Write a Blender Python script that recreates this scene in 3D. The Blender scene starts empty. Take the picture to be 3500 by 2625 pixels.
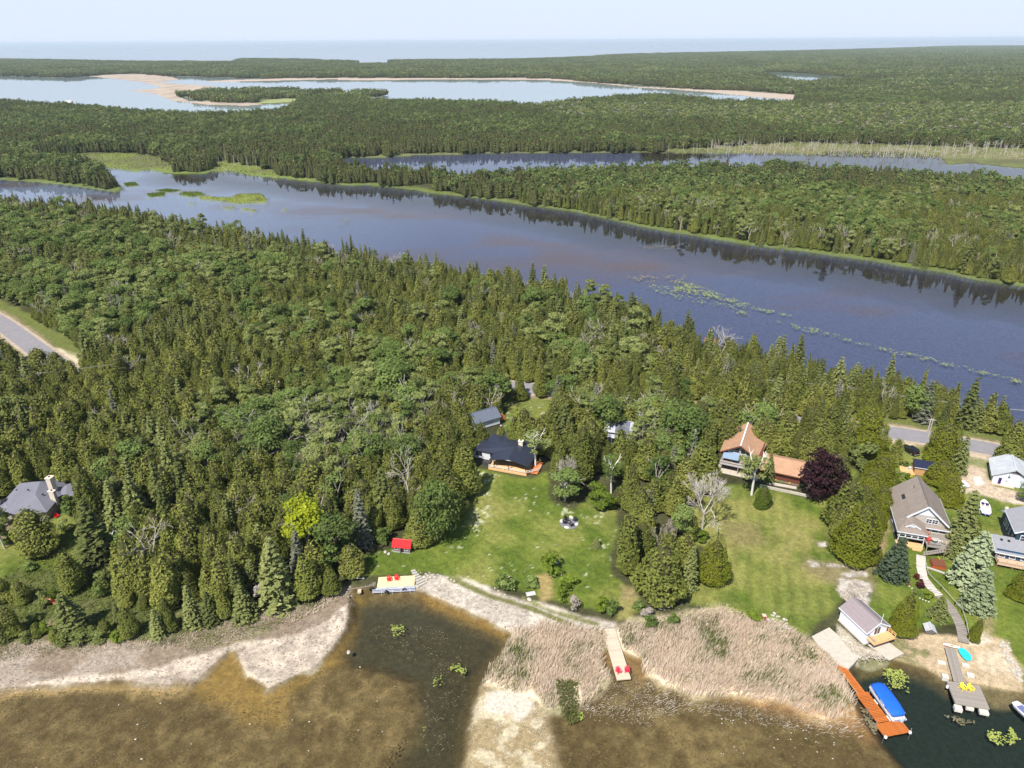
import bpy, math, random
import numpy as np
from mathutils import Matrix, Vector, Euler

# ------------------------------------------------------------------ camera, sky, sun, exposure
CAM_H = 96.0
F_PX = 1750 / math.tan(math.radians(36))
PITCH = math.radians(26.0)
ROLL = math.radians(0.31)
SUN_EL = math.radians(54)
SUN_AZ = math.radians(235)            # direction towards the sun, counted from +X
sc = bpy.context.scene
cam_d = bpy.data.cameras.new('camera')
cam_d.sensor_fit = 'HORIZONTAL'
cam_d.angle = math.radians(72)
cam_d.clip_start = 1
cam_d.clip_end = 200000
cam = bpy.data.objects.new('camera', cam_d)
sc.collection.objects.link(cam)
cam.matrix_world = Matrix.Translation((0, 0, CAM_H)) @ Matrix.Rotation(math.pi / 2 - PITCH, 4, 'X') @ Matrix.Rotation(-ROLL, 4, 'Z')
sc.camera = cam

world = bpy.data.worlds.new('World')
sc.world = world
world.use_nodes = True
wn = world.node_tree
for n in list(wn.nodes):
    wn.nodes.remove(n)
sky = wn.nodes.new('ShaderNodeTexSky')
sky.sky_type = 'NISHITA'
sky.sun_disc = False
sky.sun_elevation = SUN_EL
sky.sun_rotation = math.pi / 2 - SUN_AZ
sky.altitude = 100
sky.air_density = 1.0
sky.dust_density = 0.2
sky.ozone_density = 3.0
bg = wn.nodes.new('ShaderNodeBackground')
bg.inputs['Strength'].default_value = 0.10
wo = wn.nodes.new('ShaderNodeOutputWorld')
# pale summer haze thickening towards the horizon, the same all the way round
wtc = wn.nodes.new('ShaderNodeTexCoord'); wsx = wn.nodes.new('ShaderNodeSeparateXYZ'); wn.links.new(wtc.outputs['Generated'], wsx.inputs[0])
wmr = wn.nodes.new('ShaderNodeMapRange'); wmr.interpolation_type = 'SMOOTHSTEP'; wn.links.new(wsx.outputs[2], wmr.inputs[0])
wmr.inputs[1].default_value = -0.05; wmr.inputs[2].default_value = 0.55; wmr.inputs[3].default_value = 1.0; wmr.inputs[4].default_value = 0.12
wmx = wn.nodes.new('ShaderNodeMix'); wmx.data_type = 'RGBA'; wn.links.new(wmr.outputs[0], wmx.inputs[0]); wn.links.new(sky.outputs[0], wmx.inputs[6]); wmx.inputs[7].default_value = (4.7, 5.3, 6.5, 1)
wn.links.new(wmx.outputs[2], bg.inputs[0])
wn.links.new(bg.outputs[0], wo.inputs[0])

sun_d = bpy.data.lights.new('sun', 'SUN')
sun_d.energy = 5.0
sun_d.angle = math.radians(0.5)
sun_d.color = (1.0, 0.95, 0.87)
sun = bpy.data.objects.new('sun', sun_d)
sc.collection.objects.link(sun)
sv = Vector((math.cos(SUN_EL) * math.cos(SUN_AZ), math.cos(SUN_EL) * math.sin(SUN_AZ), math.sin(SUN_EL)))
sun.rotation_euler = sv.to_track_quat('Z', 'Y').to_euler()
sc.view_settings.view_transform = 'Standard'
sc.view_settings.look = 'None'
sc.view_settings.exposure = 0.70
sc.view_settings.gamma = 1.0
sc.view_settings.use_curve_mapping = False
sc.cycles.max_bounces = 6
sc.cycles.diffuse_bounces = 2
sc.cycles.glossy_bounces = 2
sc.cycles.transmission_bounces = 2
sc.cycles.transparent_max_bounces = 6
sc.cycles.volume_bounces = 0
sc.cycles.use_denoising = True
sc.cycles.sample_clamp_direct = 4.0
sc.cycles.sample_clamp_indirect = 1.5

# ------------------------------------------------------------------ measuring: where a point seen in the photograph stands on the ground
LAND = 0.6
def ray(px, py):
    x = (px - 1750) / F_PX; y = (1312.5 - py) / F_PX
    xr = x * math.cos(ROLL) + y * math.sin(ROLL); yr = -x * math.sin(ROLL) + y * math.cos(ROLL)
    return xr, math.cos(PITCH) + yr * math.sin(PITCH), -math.sin(PITCH) + yr * math.cos(PITCH)
def ground(px, py, z=LAND):
    d = ray(px, py); t = (z - CAM_H) / min(d[2], -1e-4)
    return d[0] * t, d[1] * t
def project(X, Y, Z):
    cp, sp = math.cos(PITCH), math.sin(PITCH)
    zc = Z - CAM_H; zf = Y * cp - zc * sp
    xr = X / zf; yr = (Y * sp + zc * cp) / zf
    x = xr * math.cos(ROLL) - yr * math.sin(ROLL); y = xr * math.sin(ROLL) + yr * math.cos(ROLL)
    return 1750 + F_PX * x, 1312.5 - F_PX * y
VIEWS = {'v': (0, 0, 3500 / 2212, 0), 'm1': (0, 0, 1200 / 2212, 0), 'm2': (1150, 0, 1200 / 2212, 0), 'm3': (2300, 0, 1200 / 2212, 0),
         'm4': (0, 650, 1200 / 2212, 0), 'm5': (1150, 650, 1200 / 2212, 0), 'm6': (2300, 650, 1200 / 2212, 0)}
for k_, (x_, y_) in {'A': (0, 1400), 'B': (850, 1400), 'C': (1700, 1400), 'D': (2600, 1400), 'E': (0, 2000), 'F': (850, 2000), 'G': (1700, 2000), 'H': (2600, 2000)}.items():
    VIEWS[k_] = (x_, y_, 900 / 2212, 0)
VIEWS['d1'] = (1180, 1940, 380 / 2212, 0); VIEWS['bt'] = (2850, 2020, 250 / 1885, 0); VIEWS['st'] = (3080, 1880, 300 / 892, 0)
VIEWS['fp'] = (1880, 1730, 140 / 2111, 0); VIEWS['h1'] = (3000, 1600, 300 / 1310, 0); VIEWS['g8'] = (3250, 1500, 250 / 1481, 0)
VIEWS['h6'] = (0, 1580, 300 / 2212, 0); VIEWS['d4'] = (3180, 2150, 320 / 983, 0); VIEWS['s3'] = (3050, 1540, 150 / 2074, 0)
VIEWS['d2'] = (2060, 2130, 140 / 635, 0); VIEWS['pt'] = (2950, 2300, 200 / 1276, 0); VIEWS['h7'] = (3340, 1560, 160 / 632, 0)
def src(k, x, y):
    o = VIEWS[k]; return o[0] + x * o[2], o[1] + y * o[2]
def at(k, x, y, z=LAND):
    return ground(*src(k, x, y), z)
def outline(k, pts, z=LAND):
    return [at(k, x, y, z) for x, y in pts]

# ------------------------------------------------------------------ noise
def _h(ix, iy, s):
    n = (ix.astype(np.int64) * 374761393 + iy.astype(np.int64) * 668265263 + s * 982451653) & 0xffffffff
    n = ((n ^ (n >> 13)) * 1274126177) & 0xffffffff
    return ((n ^ (n >> 16)) & 0xffff) / 65535.0
def vnoise(x, y, s=0):
    fx = np.floor(x); fy = np.floor(y); tx = x - fx; ty = y - fy
    tx = tx * tx * (3 - 2 * tx); ty = ty * ty * (3 - 2 * ty)
    a = _h(fx, fy, s); b = _h(fx + 1, fy, s); c = _h(fx, fy + 1, s); d = _h(fx + 1, fy + 1, s)
    return (a + (b - a) * tx) * (1 - ty) + (c + (d - c) * tx) * ty
def fbm(x, y, scale, s=0, o=3):
    r = 0; amp = 1; tot = 0
    for i in range(o):
        r = r + amp * vnoise(x / scale * 2 ** i + 17.3 * i, y / scale * 2 ** i - 9.1 * i, s + i); tot += amp; amp *= 0.5
    return r / tot * 2 - 1
def sdist(X, Y, poly):
    """signed distance to a polygon, positive inside"""
    P = np.asarray(poly, float); best = np.full(X.shape, 1e18); ins = np.zeros(X.shape, bool)
    for i in range(len(P)):
        ax, ay = P[i]; bx, by = P[(i + 1) % len(P)]
        dx, dy = bx - ax, by - ay; L = dx * dx + dy * dy + 1e-12
        t = np.clip(((X - ax) * dx + (Y - ay) * dy) / L, 0, 1)
        d = (X - ax - t * dx) ** 2 + (Y - ay - t * dy) ** 2
        np.minimum(best, d, out=best)
        if ay != by:
            c = ((ay > Y) != (by > Y)) & (X < (bx - ax) * (Y - ay) / (by - ay) + ax)
            ins ^= c
    return np.where(ins, 1, -1) * np.sqrt(best)
def ldist(X, Y, line):
    P = np.asarray(line, float); best = np.full(X.shape, 1e18)
    for i in range(len(P) - 1):
        ax, ay = P[i]; bx, by = P[i + 1]; dx, dy = bx - ax, by - ay; L = dx * dx + dy * dy + 1e-12
        t = np.clip(((X - ax) * dx + (Y - ay) * dy) / L, 0, 1)
        np.minimum(best, (X - ax - t * dx) ** 2 + (Y - ay - t * dy) ** 2, out=best)
    return np.sqrt(best)

# ------------------------------------------------------------------ object helpers
COL = sc.collection
def link(o, parent=None):
    COL.objects.link(o)
    if parent is not None:
        o.parent = parent
    return o
def tag(o, label=None, cat=None, group=None, kind=None):
    if label: o['label'] = label
    if cat: o['category'] = cat
    if group: o['group'] = group
    if kind: o['kind'] = kind
    return o
def empty(name, loc, rz=0.0, label=None, cat=None, group=None):
    o = bpy.data.objects.new(name, None); o.empty_display_size = 0.3
    o.location = loc; o.rotation_euler = (0, 0, rz); link(o)
    return tag(o, label, cat, group)
class MB:
    def __init__(s): s.v = []; s.f = []; s.m = []
    def add(s, vs, fs, m=0):
        b = len(s.v); s.v += [tuple(v) for v in vs]; s.f += [tuple(i + b for i in f) for f in fs]; s.m += [m] * len(fs); return s
    def box(s, x0, x1, y0, y1, z0, z1, m=0):
        return s.add([(x0, y0, z0), (x1, y0, z0), (x1, y1, z0), (x0, y1, z0), (x0, y0, z1), (x1, y0, z1), (x1, y1, z1), (x0, y1, z1)],
                     [(0, 3, 2, 1), (4, 5, 6, 7), (0, 1, 5, 4), (1, 2, 6, 5), (2, 3, 7, 6), (3, 0, 4, 7)], m)
    def bar(s, a, b, w, h=None, m=0, up=(0, 0, 1)):
        h = h or w; a = Vector(a); b = Vector(b); d = (b - a).normalized(); u = Vector(up)
        if abs(d.dot(u)) > 0.97: u = Vector((0, 1, 0))
        r = d.cross(u).normalized() * w / 2; t = r.cross(d).normalized() * h / 2
        vs = [a - r - t, a + r - t, a + r + t, a - r + t, b - r - t, b + r - t, b + r + t, b - r + t]
        return s.add(vs, [(0, 3, 2, 1), (4, 5, 6, 7), (0, 1, 5, 4), (1, 2, 6, 5), (2, 3, 7, 6), (3, 0, 4, 7)], m)
    def tube(s, a, b, r0, r1=None, n=8, m=0, caps=True):
        r1 = r0 if r1 is None else r1; a = Vector(a); b = Vector(b); d = (b - a).normalized()
        u = d.orthogonal().normalized(); w = d.cross(u)
        vs = []
        for c, r in ((a, r0), (b, r1)):
            for i in range(n):
                t = 2 * math.pi * i / n; vs.append(c + (u * math.cos(t) + w * math.sin(t)) * r)
        fs = [(i, (i + 1) % n, n + (i + 1) % n, n + i) for i in range(n)]
        if caps: fs += [tuple(range(n))[::-1], tuple(range(n, 2 * n))]
        return s.add(vs, fs, m)
    def slab(s, pts, t, m=0):
        """polygon given as its upper face, thickened downwards along its normal"""
        P = [Vector(p) for p in pts]; n = (P[1] - P[0]).cross(P[2] - P[0]).normalized()
        if n.z < 0: n = -n; P = P[::-1]
        k = len(P); vs = P + [p - n * t for p in P]
        return s.add(vs, [tuple(range(k)), tuple(range(2 * k - 1, k - 1, -1))] + [(i, k + i, k + (i + 1) % k, (i + 1) % k) for i in range(k)], m)
    def prism(s, pts2, z0, z1, m=0):
        k = len(pts2); vs = [(x, y, z0) for x, y in pts2] + [(x, y, z1) for x, y in pts2]
        return s.add(vs, [tuple(range(k))[::-1], tuple(range(k, 2 * k))] + [(i, (i + 1) % k, k + (i + 1) % k, k + i) for i in range(k)], m)
    def loft(s, rings, m=0, caps=True):
        n = len(rings[0]); vs = [p for r in rings for p in r]
        fs = [(j * n + i, j * n + (i + 1) % n, (j + 1) * n + (i + 1) % n, (j + 1) * n + i) for j in range(len(rings) - 1) for i in range(n)]
        if caps: fs += [tuple(range(n))[::-1], tuple(range((len(rings) - 1) * n, len(rings) * n))]
        return s.add(vs, fs, m)
    def mesh(s, name, mats, smooth=False):
        me = bpy.data.meshes.new(name); me.from_pydata(s.v, [], s.f)
        for mt in (mats if isinstance(mats, (list, tuple)) else [mats]): me.materials.append(mt)
        if any(s.m): me.polygons.foreach_set('material_index', s.m)
        if smooth: me.polygons.foreach_set('use_smooth', [True] * len(s.f))
        me.update(); return me
    def build(s, name, mats, parent=None, smooth=False):
        return link(bpy.data.objects.new(name, s.mesh(name, mats, smooth)), parent)
def np_mesh(name, V, Fq, mats, tint=None, mi=None, smooth=False):
    """V (n,3) array, Fq (k,4) or (k,3) faces"""
    me = bpy.data.meshes.new(name); n = len(V); k, w = Fq.shape
    me.vertices.add(n); me.vertices.foreach_set('co', V.astype(np.float32).ravel())
    me.loops.add(k * w); me.loops.foreach_set('vertex_index', Fq.astype(np.int32).ravel())
    me.polygons.add(k); me.polygons.foreach_set('loop_start', np.arange(0, k * w, w, dtype=np.int32))
    for mt in mats: me.materials.append(mt)
    if mi is not None: me.polygons.foreach_set('material_index', mi.astype(np.int32))
    if smooth: me.polygons.foreach_set('use_smooth', np.ones(k, bool))
    if tint is not None:
        a = me.attributes.new('tint', 'FLOAT', 'POINT'); a.data.foreach_set('value', tint.astype(np.float32))
    me.update(calc_edges=True); return me

# ------------------------------------------------------------------ materials
def new_mat(name):
    m = bpy.data.materials.new(name); m.use_nodes = True; nt = m.node_tree
    p = nt.nodes['Principled BSDF']; return m, nt, p
def N(nt, t, **kw):
    n = nt.nodes.new(t)
    for k, v in kw.items():
        if k in n.inputs: n.inputs[k].default_value = v
        else: setattr(n, k, v)
    return n
def mixc(nt, fac, a, b, mode='MIX'):
    m = nt.nodes.new('ShaderNodeMix'); m.data_type = 'RGBA'; m.blend_type = mode
    for sock, val in ((m.inputs[0], fac), (m.inputs[6], a), (m.inputs[7], b)):
        if isinstance(val, bpy.types.NodeSocket): nt.links.new(val, sock)
        elif isinstance(val, (int, float)): sock.default_value = val
        else: sock.default_value = (*val, 1)
    return m.outputs[2]
def ramp(nt, src_, stops):
    r = nt.nodes.new('ShaderNodeValToRGB'); nt.links.new(src_, r.inputs[0]); e = r.color_ramp.elements
    while len(e) < len(stops): e.new(0.5)
    for i, (p_, c) in enumerate(stops):
        e[i].position = p_; e[i].color = (*c, 1) if not isinstance(c, (int, float)) else (c, c, c, 1)
    return r.outputs[0]
def coords(nt, scale=(1, 1, 1), rot=(0, 0, 0)):
    tc = nt.nodes.new('ShaderNodeTexCoord'); mp = nt.nodes.new('ShaderNodeMapping')
    mp.inputs['Scale'].default_value = scale; mp.inputs['Rotation'].default_value = rot
    nt.links.new(tc.outputs['Object'], mp.inputs[0]); return mp.outputs[0]
def noise(nt, vec, scale, detail=3, rough=0.6):
    n = N(nt, 'ShaderNodeTexNoise', Scale=scale, Detail=detail, Roughness=rough); nt.links.new(vec, n.inputs['Vector']); return n.outputs['Fac']
def bump(nt, p, h, strength=0.3, dist=0.05):
    b = N(nt, 'ShaderNodeBump', Strength=strength, Distance=dist); nt.links.new(h, b.inputs['Height']); nt.links.new(b.outputs[0], p.inputs['Normal'])
MATS = {}
def plain(name, col, rough=0.7, var=0.25, scale=3.0, metal=0.0, spec=0.3, bmp=0.0, streak=None):
    """one colour worn by noise: patches and fine grain"""
    if name in MATS: return MATS[name]
    m, nt, p = new_mat(name); v = coords(nt, streak or (1, 1, 1))
    a = noise(nt, v, scale, 4); b = noise(nt, v, scale * 9, 2)
    lo = tuple(c * (1 - var) for c in col); hi = tuple(min(1, c * (1 + var)) for c in col)
    c1 = ramp(nt, a, [(0.3, lo), (0.7, hi)])
    c2 = mixc(nt, 0.35, c1, ramp(nt, b, [(0.3, lo), (0.7, hi)]))
    nt.links.new(c2, p.inputs['Base Color']); p.inputs['Roughness'].default_value = rough
    p.inputs['Metallic'].default_value = metal; p.inputs['Specular IOR Level'].default_value = spec
    if bmp: bump(nt, p, b, bmp, 0.03)
    MATS[name] = m; return m
def lined(name, col, pitch, axis=2, rough=0.6, var=0.15, depth=0.5, dark=0.75):
    """siding, boards or shingle courses: real-size lines across one axis with grain"""
    if name in MATS: return MATS[name]
    m, nt, p = new_mat(name); v = coords(nt); sx = N(nt, 'ShaderNodeSeparateXYZ'); nt.links.new(v, sx.inputs[0])
    d = N(nt, 'ShaderNodeMath', operation='DIVIDE'); d.inputs[1].default_value = pitch; nt.links.new(sx.outputs[axis], d.inputs[0])
    f = N(nt, 'ShaderNodeMath', operation='FRACT'); nt.links.new(d.outputs[0], f.inputs[0])
    fl = N(nt, 'ShaderNodeMath', operation='FLOOR'); nt.links.new(d.outputs[0], fl.inputs[0])
    wn_ = N(nt, 'ShaderNodeTexWhiteNoise', noise_dimensions='1D'); nt.links.new(fl.outputs[0], wn_.inputs['W'])
    a = noise(nt, v, 2.2, 4); g = noise(nt, v, 22, 2)
    lo = tuple(c * (1 - var) for c in col); hi = tuple(min(1, c * (1 + var)) for c in col)
    c1 = mixc(nt, 0.5, ramp(nt, a, [(0.3, lo), (0.7, hi)]), ramp(nt, g, [(0.3, lo), (0.7, hi)]))
    c2 = mixc(nt, ramp(nt, wn_.outputs[0], [(0, 0.0), (1, 0.35)]), c1, tuple(c * (1 - 1.6 * var) for c in col))
    c3 = mixc(nt, ramp(nt, f.outputs[0], [(0, 0.8), (0.12, 0.0)]), c2, tuple(c * dark * 0.6 for c in col))
    nt.links.new(c3, p.inputs['Base Color']); p.inputs['Roughness'].default_value = rough; p.inputs['Specular IOR Level'].default_value = 0.25
    bump(nt, p, f.outputs[0], depth, 0.02); MATS[name] = m; return m
def shingle(name, col, var=0.22):
    if name in MATS: return MATS[name]
    m, nt, p = new_mat(name); v = coords(nt); b = N(nt, 'ShaderNodeTexVoronoi', Scale=5.5); nt.links.new(v, b.inputs['Vector'])
    a = noise(nt, v, 0.7, 4); g = noise(nt, v, 14, 3)
    lo = tuple(c * (1 - var) for c in col); hi = tuple(min(1, c * (1 + var)) for c in col)
    c1 = mixc(nt, 0.5, ramp(nt, a, [(0.3, lo), (0.7, hi)]), ramp(nt, g, [(0.3, lo), (0.7, hi)]))
    sep = N(nt, 'ShaderNodeSeparateColor'); nt.links.new(b.outputs['Color'], sep.inputs[0])
    c2 = mixc(nt, ramp(nt, sep.outputs[0], [(0, 0.0), (1, 0.5)]), c1, tuple(c * (1 - 1.5 * var) for c in col))
    nt.links.new(c2, p.inputs['Base Color']); p.inputs['Roughness'].default_value = 0.9; p.inputs['Specular IOR Level'].default_value = 0.15
    bump(nt, p, g, 0.3, 0.03); MATS[name] = m; return m
def foliage(name, stops, trans=0.25, rough=0.65):
    if 'reed' not in name and 'petal' not in name and 'lily' not in name: stops = [(q, tuple(min(.6, c * 1.10) for c in col)) for q, col in stops]
    """leaf colour: each tuft its own tint (mesh attribute), each tree its own shift"""
    if name in MATS: return MATS[name]
    m, nt, p = new_mat(name)
    at_ = N(nt, 'ShaderNodeAttribute', attribute_name='tint'); oi = nt.nodes.new('ShaderNodeObjectInfo')
    a = N(nt, 'ShaderNodeMath', operation='MULTIPLY'); a.inputs[1].default_value = 0.5; nt.links.new(at_.outputs['Fac'], a.inputs[0])
    b = N(nt, 'ShaderNodeMath', operation='MULTIPLY'); b.inputs[1].default_value = 0.5; nt.links.new(oi.outputs['Random'], b.inputs[0])
    s = N(nt, 'ShaderNodeMath', operation='ADD'); nt.links.new(a.outputs[0], s.inputs[0]); nt.links.new(b.outputs[0], s.inputs[1])
    c = ramp(nt, s.outputs[0], stops)
    nt.links.new(c, p.inputs['Base Color']); p.inputs['Roughness'].default_value = rough; p.inputs['Specular IOR Level'].default_value = 0.08
    tr = nt.nodes.new('ShaderNodeBsdfTranslucent'); nt.links.new(c, tr.inputs[0])
    mx = nt.nodes.new('ShaderNodeMixShader'); mx.inputs[0].default_value = trans
    nt.links.new(p.outputs[0], mx.inputs[1]); nt.links.new(tr.outputs[0], mx.inputs[2])
    nt.links.new(mx.outputs[0], nt.nodes['Material Output'].inputs[0]); MATS[name] = m; return m
def glass(name='window_glass'):
    if name in MATS: return MATS[name]
    m, nt, p = new_mat(name); v = coords(nt); a = noise(nt, v, 1.5, 2)
    nt.links.new(ramp(nt, a, [(0.3, (0.008, 0.01, 0.014)), (0.75, (0.03, 0.035, 0.045))]), p.inputs['Base Color'])
    p.inputs['Roughness'].default_value = 0.05; p.inputs['Specular IOR Level'].default_value = 0.9; MATS[name] = m; return m

M_WHITE = plain('white_paint', (0.62, 0.64, 0.67), 0.5, 0.06)
M_CEDAR = foliage('cedar_foliage', [(0.0, (0.050, 0.062, 0.014)), (0.45, (0.134, 0.152, 0.031)), (0.8, (0.210, 0.218, 0.048)), (1.0, (0.285, 0.275, 0.072))])
M_CEDARG = foliage('hedge_foliage', [(0.0, (0.048, 0.060, 0.007)), (0.5, (0.125, 0.142, 0.013)), (1.0, (0.23, 0.24, 0.026))])
M_SPRUCE = foliage('spruce_foliage', [(0.0, (0.042, 0.052, 0.017)), (0.5, (0.125, 0.142, 0.043)), (1.0, (0.235, 0.25, 0.09))], 0.15)
M_SILVER = foliage('silver_spruce_foliage', [(0.0, (0.07, 0.09, 0.045)), (0.5, (0.20, 0.235, 0.125)), (1.0, (0.36, 0.40, 0.24))], 0.15)
M_LEAF = foliage('leaf_foliage', [(0.0, (0.050, 0.074, 0.018)), (0.5, (0.130, 0.180, 0.046)), (1.0, (0.235, 0.292, 0.085))], 0.35)
M_LEAFP = foliage('pale_leaf_foliage', [(0.0, (0.08, 0.10, 0.028)), (0.5, (0.19, 0.22, 0.065)), (1.0, (0.31, 0.335, 0.13))], 0.35)
M_LIME = foliage('lime_foliage', [(0.0, (0.14, 0.17, 0.012)), (0.5, (0.28, 0.32, 0.02)), (1.0, (0.44, 0.46, 0.04))], 0.4)
M_PURPLE = foliage('purple_foliage', [(0.0, (0.010, 0.004, 0.006)), (0.5, (0.026, 0.010, 0.013)), (1.0, (0.062, 0.024, 0.030))], 0.15)
M_GRASSY = foliage('bush_foliage', [(0.0, (0.05, 0.08, 0.01)), (0.5, (0.12, 0.17, 0.02)), (1.0, (0.22, 0.28, 0.035))], 0.35)
M_DEADF = foliage('dead_twig_foliage', [(0.0, (0.14, 0.115, 0.095)), (0.5, (0.25, 0.215, 0.18)), (1.0, (0.38, 0.34, 0.30))], 0.1)
M_REED = foliage('reed_straw', [(0.0, (0.52, 0.41, 0.31)), (0.5, (0.78, 0.66, 0.53)), (1.0, (0.90, 0.81, 0.70))], 0.45)
M_REEDG = foliage('reed_green', [(0.0, (0.09, 0.11, 0.03)), (0.5, (0.18, 0.20, 0.06)), (1.0, (0.32, 0.32, 0.13))], 0.35)
M_BARK = plain('bark', (0.13, 0.10, 0.075), 0.9, 0.35, 4)
M_GREYBARK = plain('weathered_bark', (0.40, 0.36, 0.31), 0.9, 0.25, 5)
M_BIRCH = plain('birch_bark', (0.62, 0.60, 0.55), 0.8, 0.25, 7)
# ------------------------------------------------------------------ outlines of the land and the water, measured on the ground
NEAR_SHORE_W = outline('v', [(-900, 1440), (0, 1478), (60, 1472), (150, 1468), (250, 1464), (330, 1455), (372, 1449), (395, 1466), (412, 1471), (435, 1448),
    (470, 1420), (505, 1392), (530, 1400), (520, 1425), (535, 1460), (575, 1480), (610, 1462), (680, 1441), (700, 1412), (722, 1388), (748, 1355),
    (752, 1325), (752, 1284), (757, 1276), (800, 1272), (895, 1268), (905, 1278), (945, 1288), (1000, 1311), (1060, 1340), (1103, 1362), (1170, 1352), (1240, 1352), (1300, 1358),
    (1370, 1352), (1450, 1340), (1560, 1322), (1690, 1352), (1760, 1397), (1812, 1438), (1846, 1424), (1890, 1421), (1934, 1424), (2003, 1444),
    (2044, 1467), (2114, 1475), (2183, 1490), (2212, 1495), (2600, 1560), (3300, 1640)], 0.0)
NEAR_WATER = NEAR_SHORE_W + [(420, 40), (420, -60), (-420, -60), (-420, 60)]
CHANNEL = outline('v', [(758, 1288), (890, 1285), (960, 1308), (1080, 1366), (1097, 1385), (1045, 1462), (1016, 1550), (1000, 1659), (985, 1900), (780, 1900), (840, 1659), (890, 1590),
    (908, 1520), (890, 1470), (830, 1445), (760, 1432), (735, 1405), (750, 1370)], 0)
BASIN = outline('v', [(1846, 1440), (1870, 1430), (1930, 1433), (2000, 1455), (2050, 1486), (2130, 1498), (2212, 1512), (3200, 1660), (3200, 1900), (2080, 1900), (1965, 1665),
    (1900, 1585), (1868, 1540), (1842, 1490)], 0)
REEDS = outline('v', [(1108, 1362), (1170, 1345), (1300, 1360), (1370, 1345), (1450, 1335), (1560, 1316), (1690, 1350), (1760, 1395), (1806, 1436), (1835, 1490), (1850, 1535), (1780, 1560),
    (1700, 1520), (1600, 1505), (1500, 1505), (1440, 1482), (1392, 1455), (1380, 1425), (1340, 1408), (1300, 1412), (1318, 1460), (1290, 1500), (1240, 1530), (1180, 1535),
    (1140, 1500), (1040, 1480), (1034, 1478), (1062, 1436), (1103, 1378)], 0.1)
REED_STRIP = outline('G', [(470, 810), (690, 800), (700, 1000), (720, 1140), (600, 1180), (510, 1100), (500, 950)], 0)
SPIT = outline('v', [(1034, 1478), (1140, 1490), (1180, 1535), (1190, 1600), (1230, 1700), (1260, 1900), (985, 1900), (1002, 1659), (1014, 1590), (1022, 1530)], 0)
def shore9(pts, z=9.0): return outline('v', pts, z)
MID_LAKE = outline('m1', [(590, 1052), (700, 1060), (830, 1080), (960, 1075), (1050, 1092), (1300, 1097), (1330, 1080), (1450, 1076), (1600, 1110), (1850, 1132), (2212, 1172)], 0) \
    + outline('v', [(796, 401), (898, 411), (922, 417), (1018, 427), (1070, 434), (1138, 444), (1241, 458), (1310, 473), (1378, 489), (1447, 502), (1485, 507), (1540, 517), (1625, 531),
    (1745, 545), (1797, 553), (1883, 564), (1951, 577), (2037, 589), (2105, 605), (2212, 620), (2500, 668), (3500, 838)], 0) \
    + shore9([(3600, 1230), (2560, 940), (2380, 905), (2212, 868), (2130, 843), (2070, 818), (1950, 793), (1850, 773), (1740, 744), (1640, 724), (1560, 704), (1500, 692), (1420, 664), (1340, 634),
    (1240, 600), (1150, 584), (1050, 575), (950, 560), (830, 540), (700, 524), (640, 509), (500, 484), (330, 459), (265, 446), (200, 438), (130, 429), (60, 428), (0, 420), (-200, 410), (-700, 370)]) \
    + outline('v', [(-700, 350), (-200, 378), (0, 389), (40, 391), (100, 396), (170, 404), (215, 411), (250, 416), (268, 410), (262, 400), (235, 385), (212, 372)], 0)
FAR_RIM = outline('m1', [(1300, 1097), (1330, 1080), (1450, 1076), (1600, 1110), (1850, 1132), (2212, 1172)], 0) + MID_LAKE[12:30]
MARSH_ISLES = [outline('m1', p, 0) for p in (
    [(1250, 1232), (1450, 1240), (1500, 1220), (1640, 1217), (1690, 1250), (1680, 1276), (1500, 1284), (1380, 1266), (1260, 1255)],
    [(925, 1220), (1040, 1211), (1035, 1232), (940, 1240)], [(1150, 1210), (1250, 1207), (1300, 1225), (1200, 1241), (1120, 1226)],
    [(980, 1200), (1060, 1190), (1140, 1200), (1060, 1210)], [(770, 1155), (850, 1150), (880, 1165), (800, 1175)])] + [outline('m4', p, 0) for p in (
    [(1400, 100), (1480, 104), (1470, 118), (1410, 112)], [(1512, 106), (1620, 120), (1610, 133), (1530, 124)], [(1150, 70), (1230, 75), (1200, 87)], [(1780, 112), (1812, 114), (1808, 126), (1780, 124)])]
UP_CHANNEL = outline('v', [(715, 352), (727, 343), (800, 342), (900, 336), (1100, 331), (1400, 331), (1470, 332), (1545, 333), (1640, 330), (1700, 334)], 0) \
    + shore9([(1700, 346), (1600, 350), (1450, 350), (1300, 356), (1200, 358), (1100, 365), (1000, 366), (900, 357), (800, 354)], 9)
MARSH_POOLS = [outline('m3', p, 0) for p in (
    [(520, 968), (700, 960), (860, 975), (1000, 955), (1250, 950), (1450, 962), (1680, 985), (1700, 1010), (1730, 1035), (1900, 1030), (2212, 1065), (3600, 1150), (3600, 1250), (2212, 1150), (1900, 1120), (1600, 1100), (1450, 1085), (1300, 1090), (1050, 1070), (850, 1050), (760, 1060), (560, 1030)],
    [(0, 965), (180, 968), (340, 985), (330, 1010), (100, 1010), (-200, 1010), (-200, 965)])]
BAY = outline('v', [(-600, 158), (0, 164), (120, 168), (240, 165), (330, 164), (600, 171), (640, 173), (780, 171), (900, 170), (1160, 172), (1250, 176), (1340, 183), (1440, 190), (1560, 198), (1640, 204), (1715, 211)], 0) \
    + shore9([(1720, 217), (1560, 213), (1440, 202), (1330, 206), (1230, 213), (1160, 222), (1100, 220), (950, 214), (800, 213)], 9) + outline('v', [(790, 209), (760, 210), (700, 214), (640, 224)], 0) + shore9([(600, 234), (470, 241), (300, 236), (130, 221), (0, 213), (-600, 200)], 9)
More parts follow.
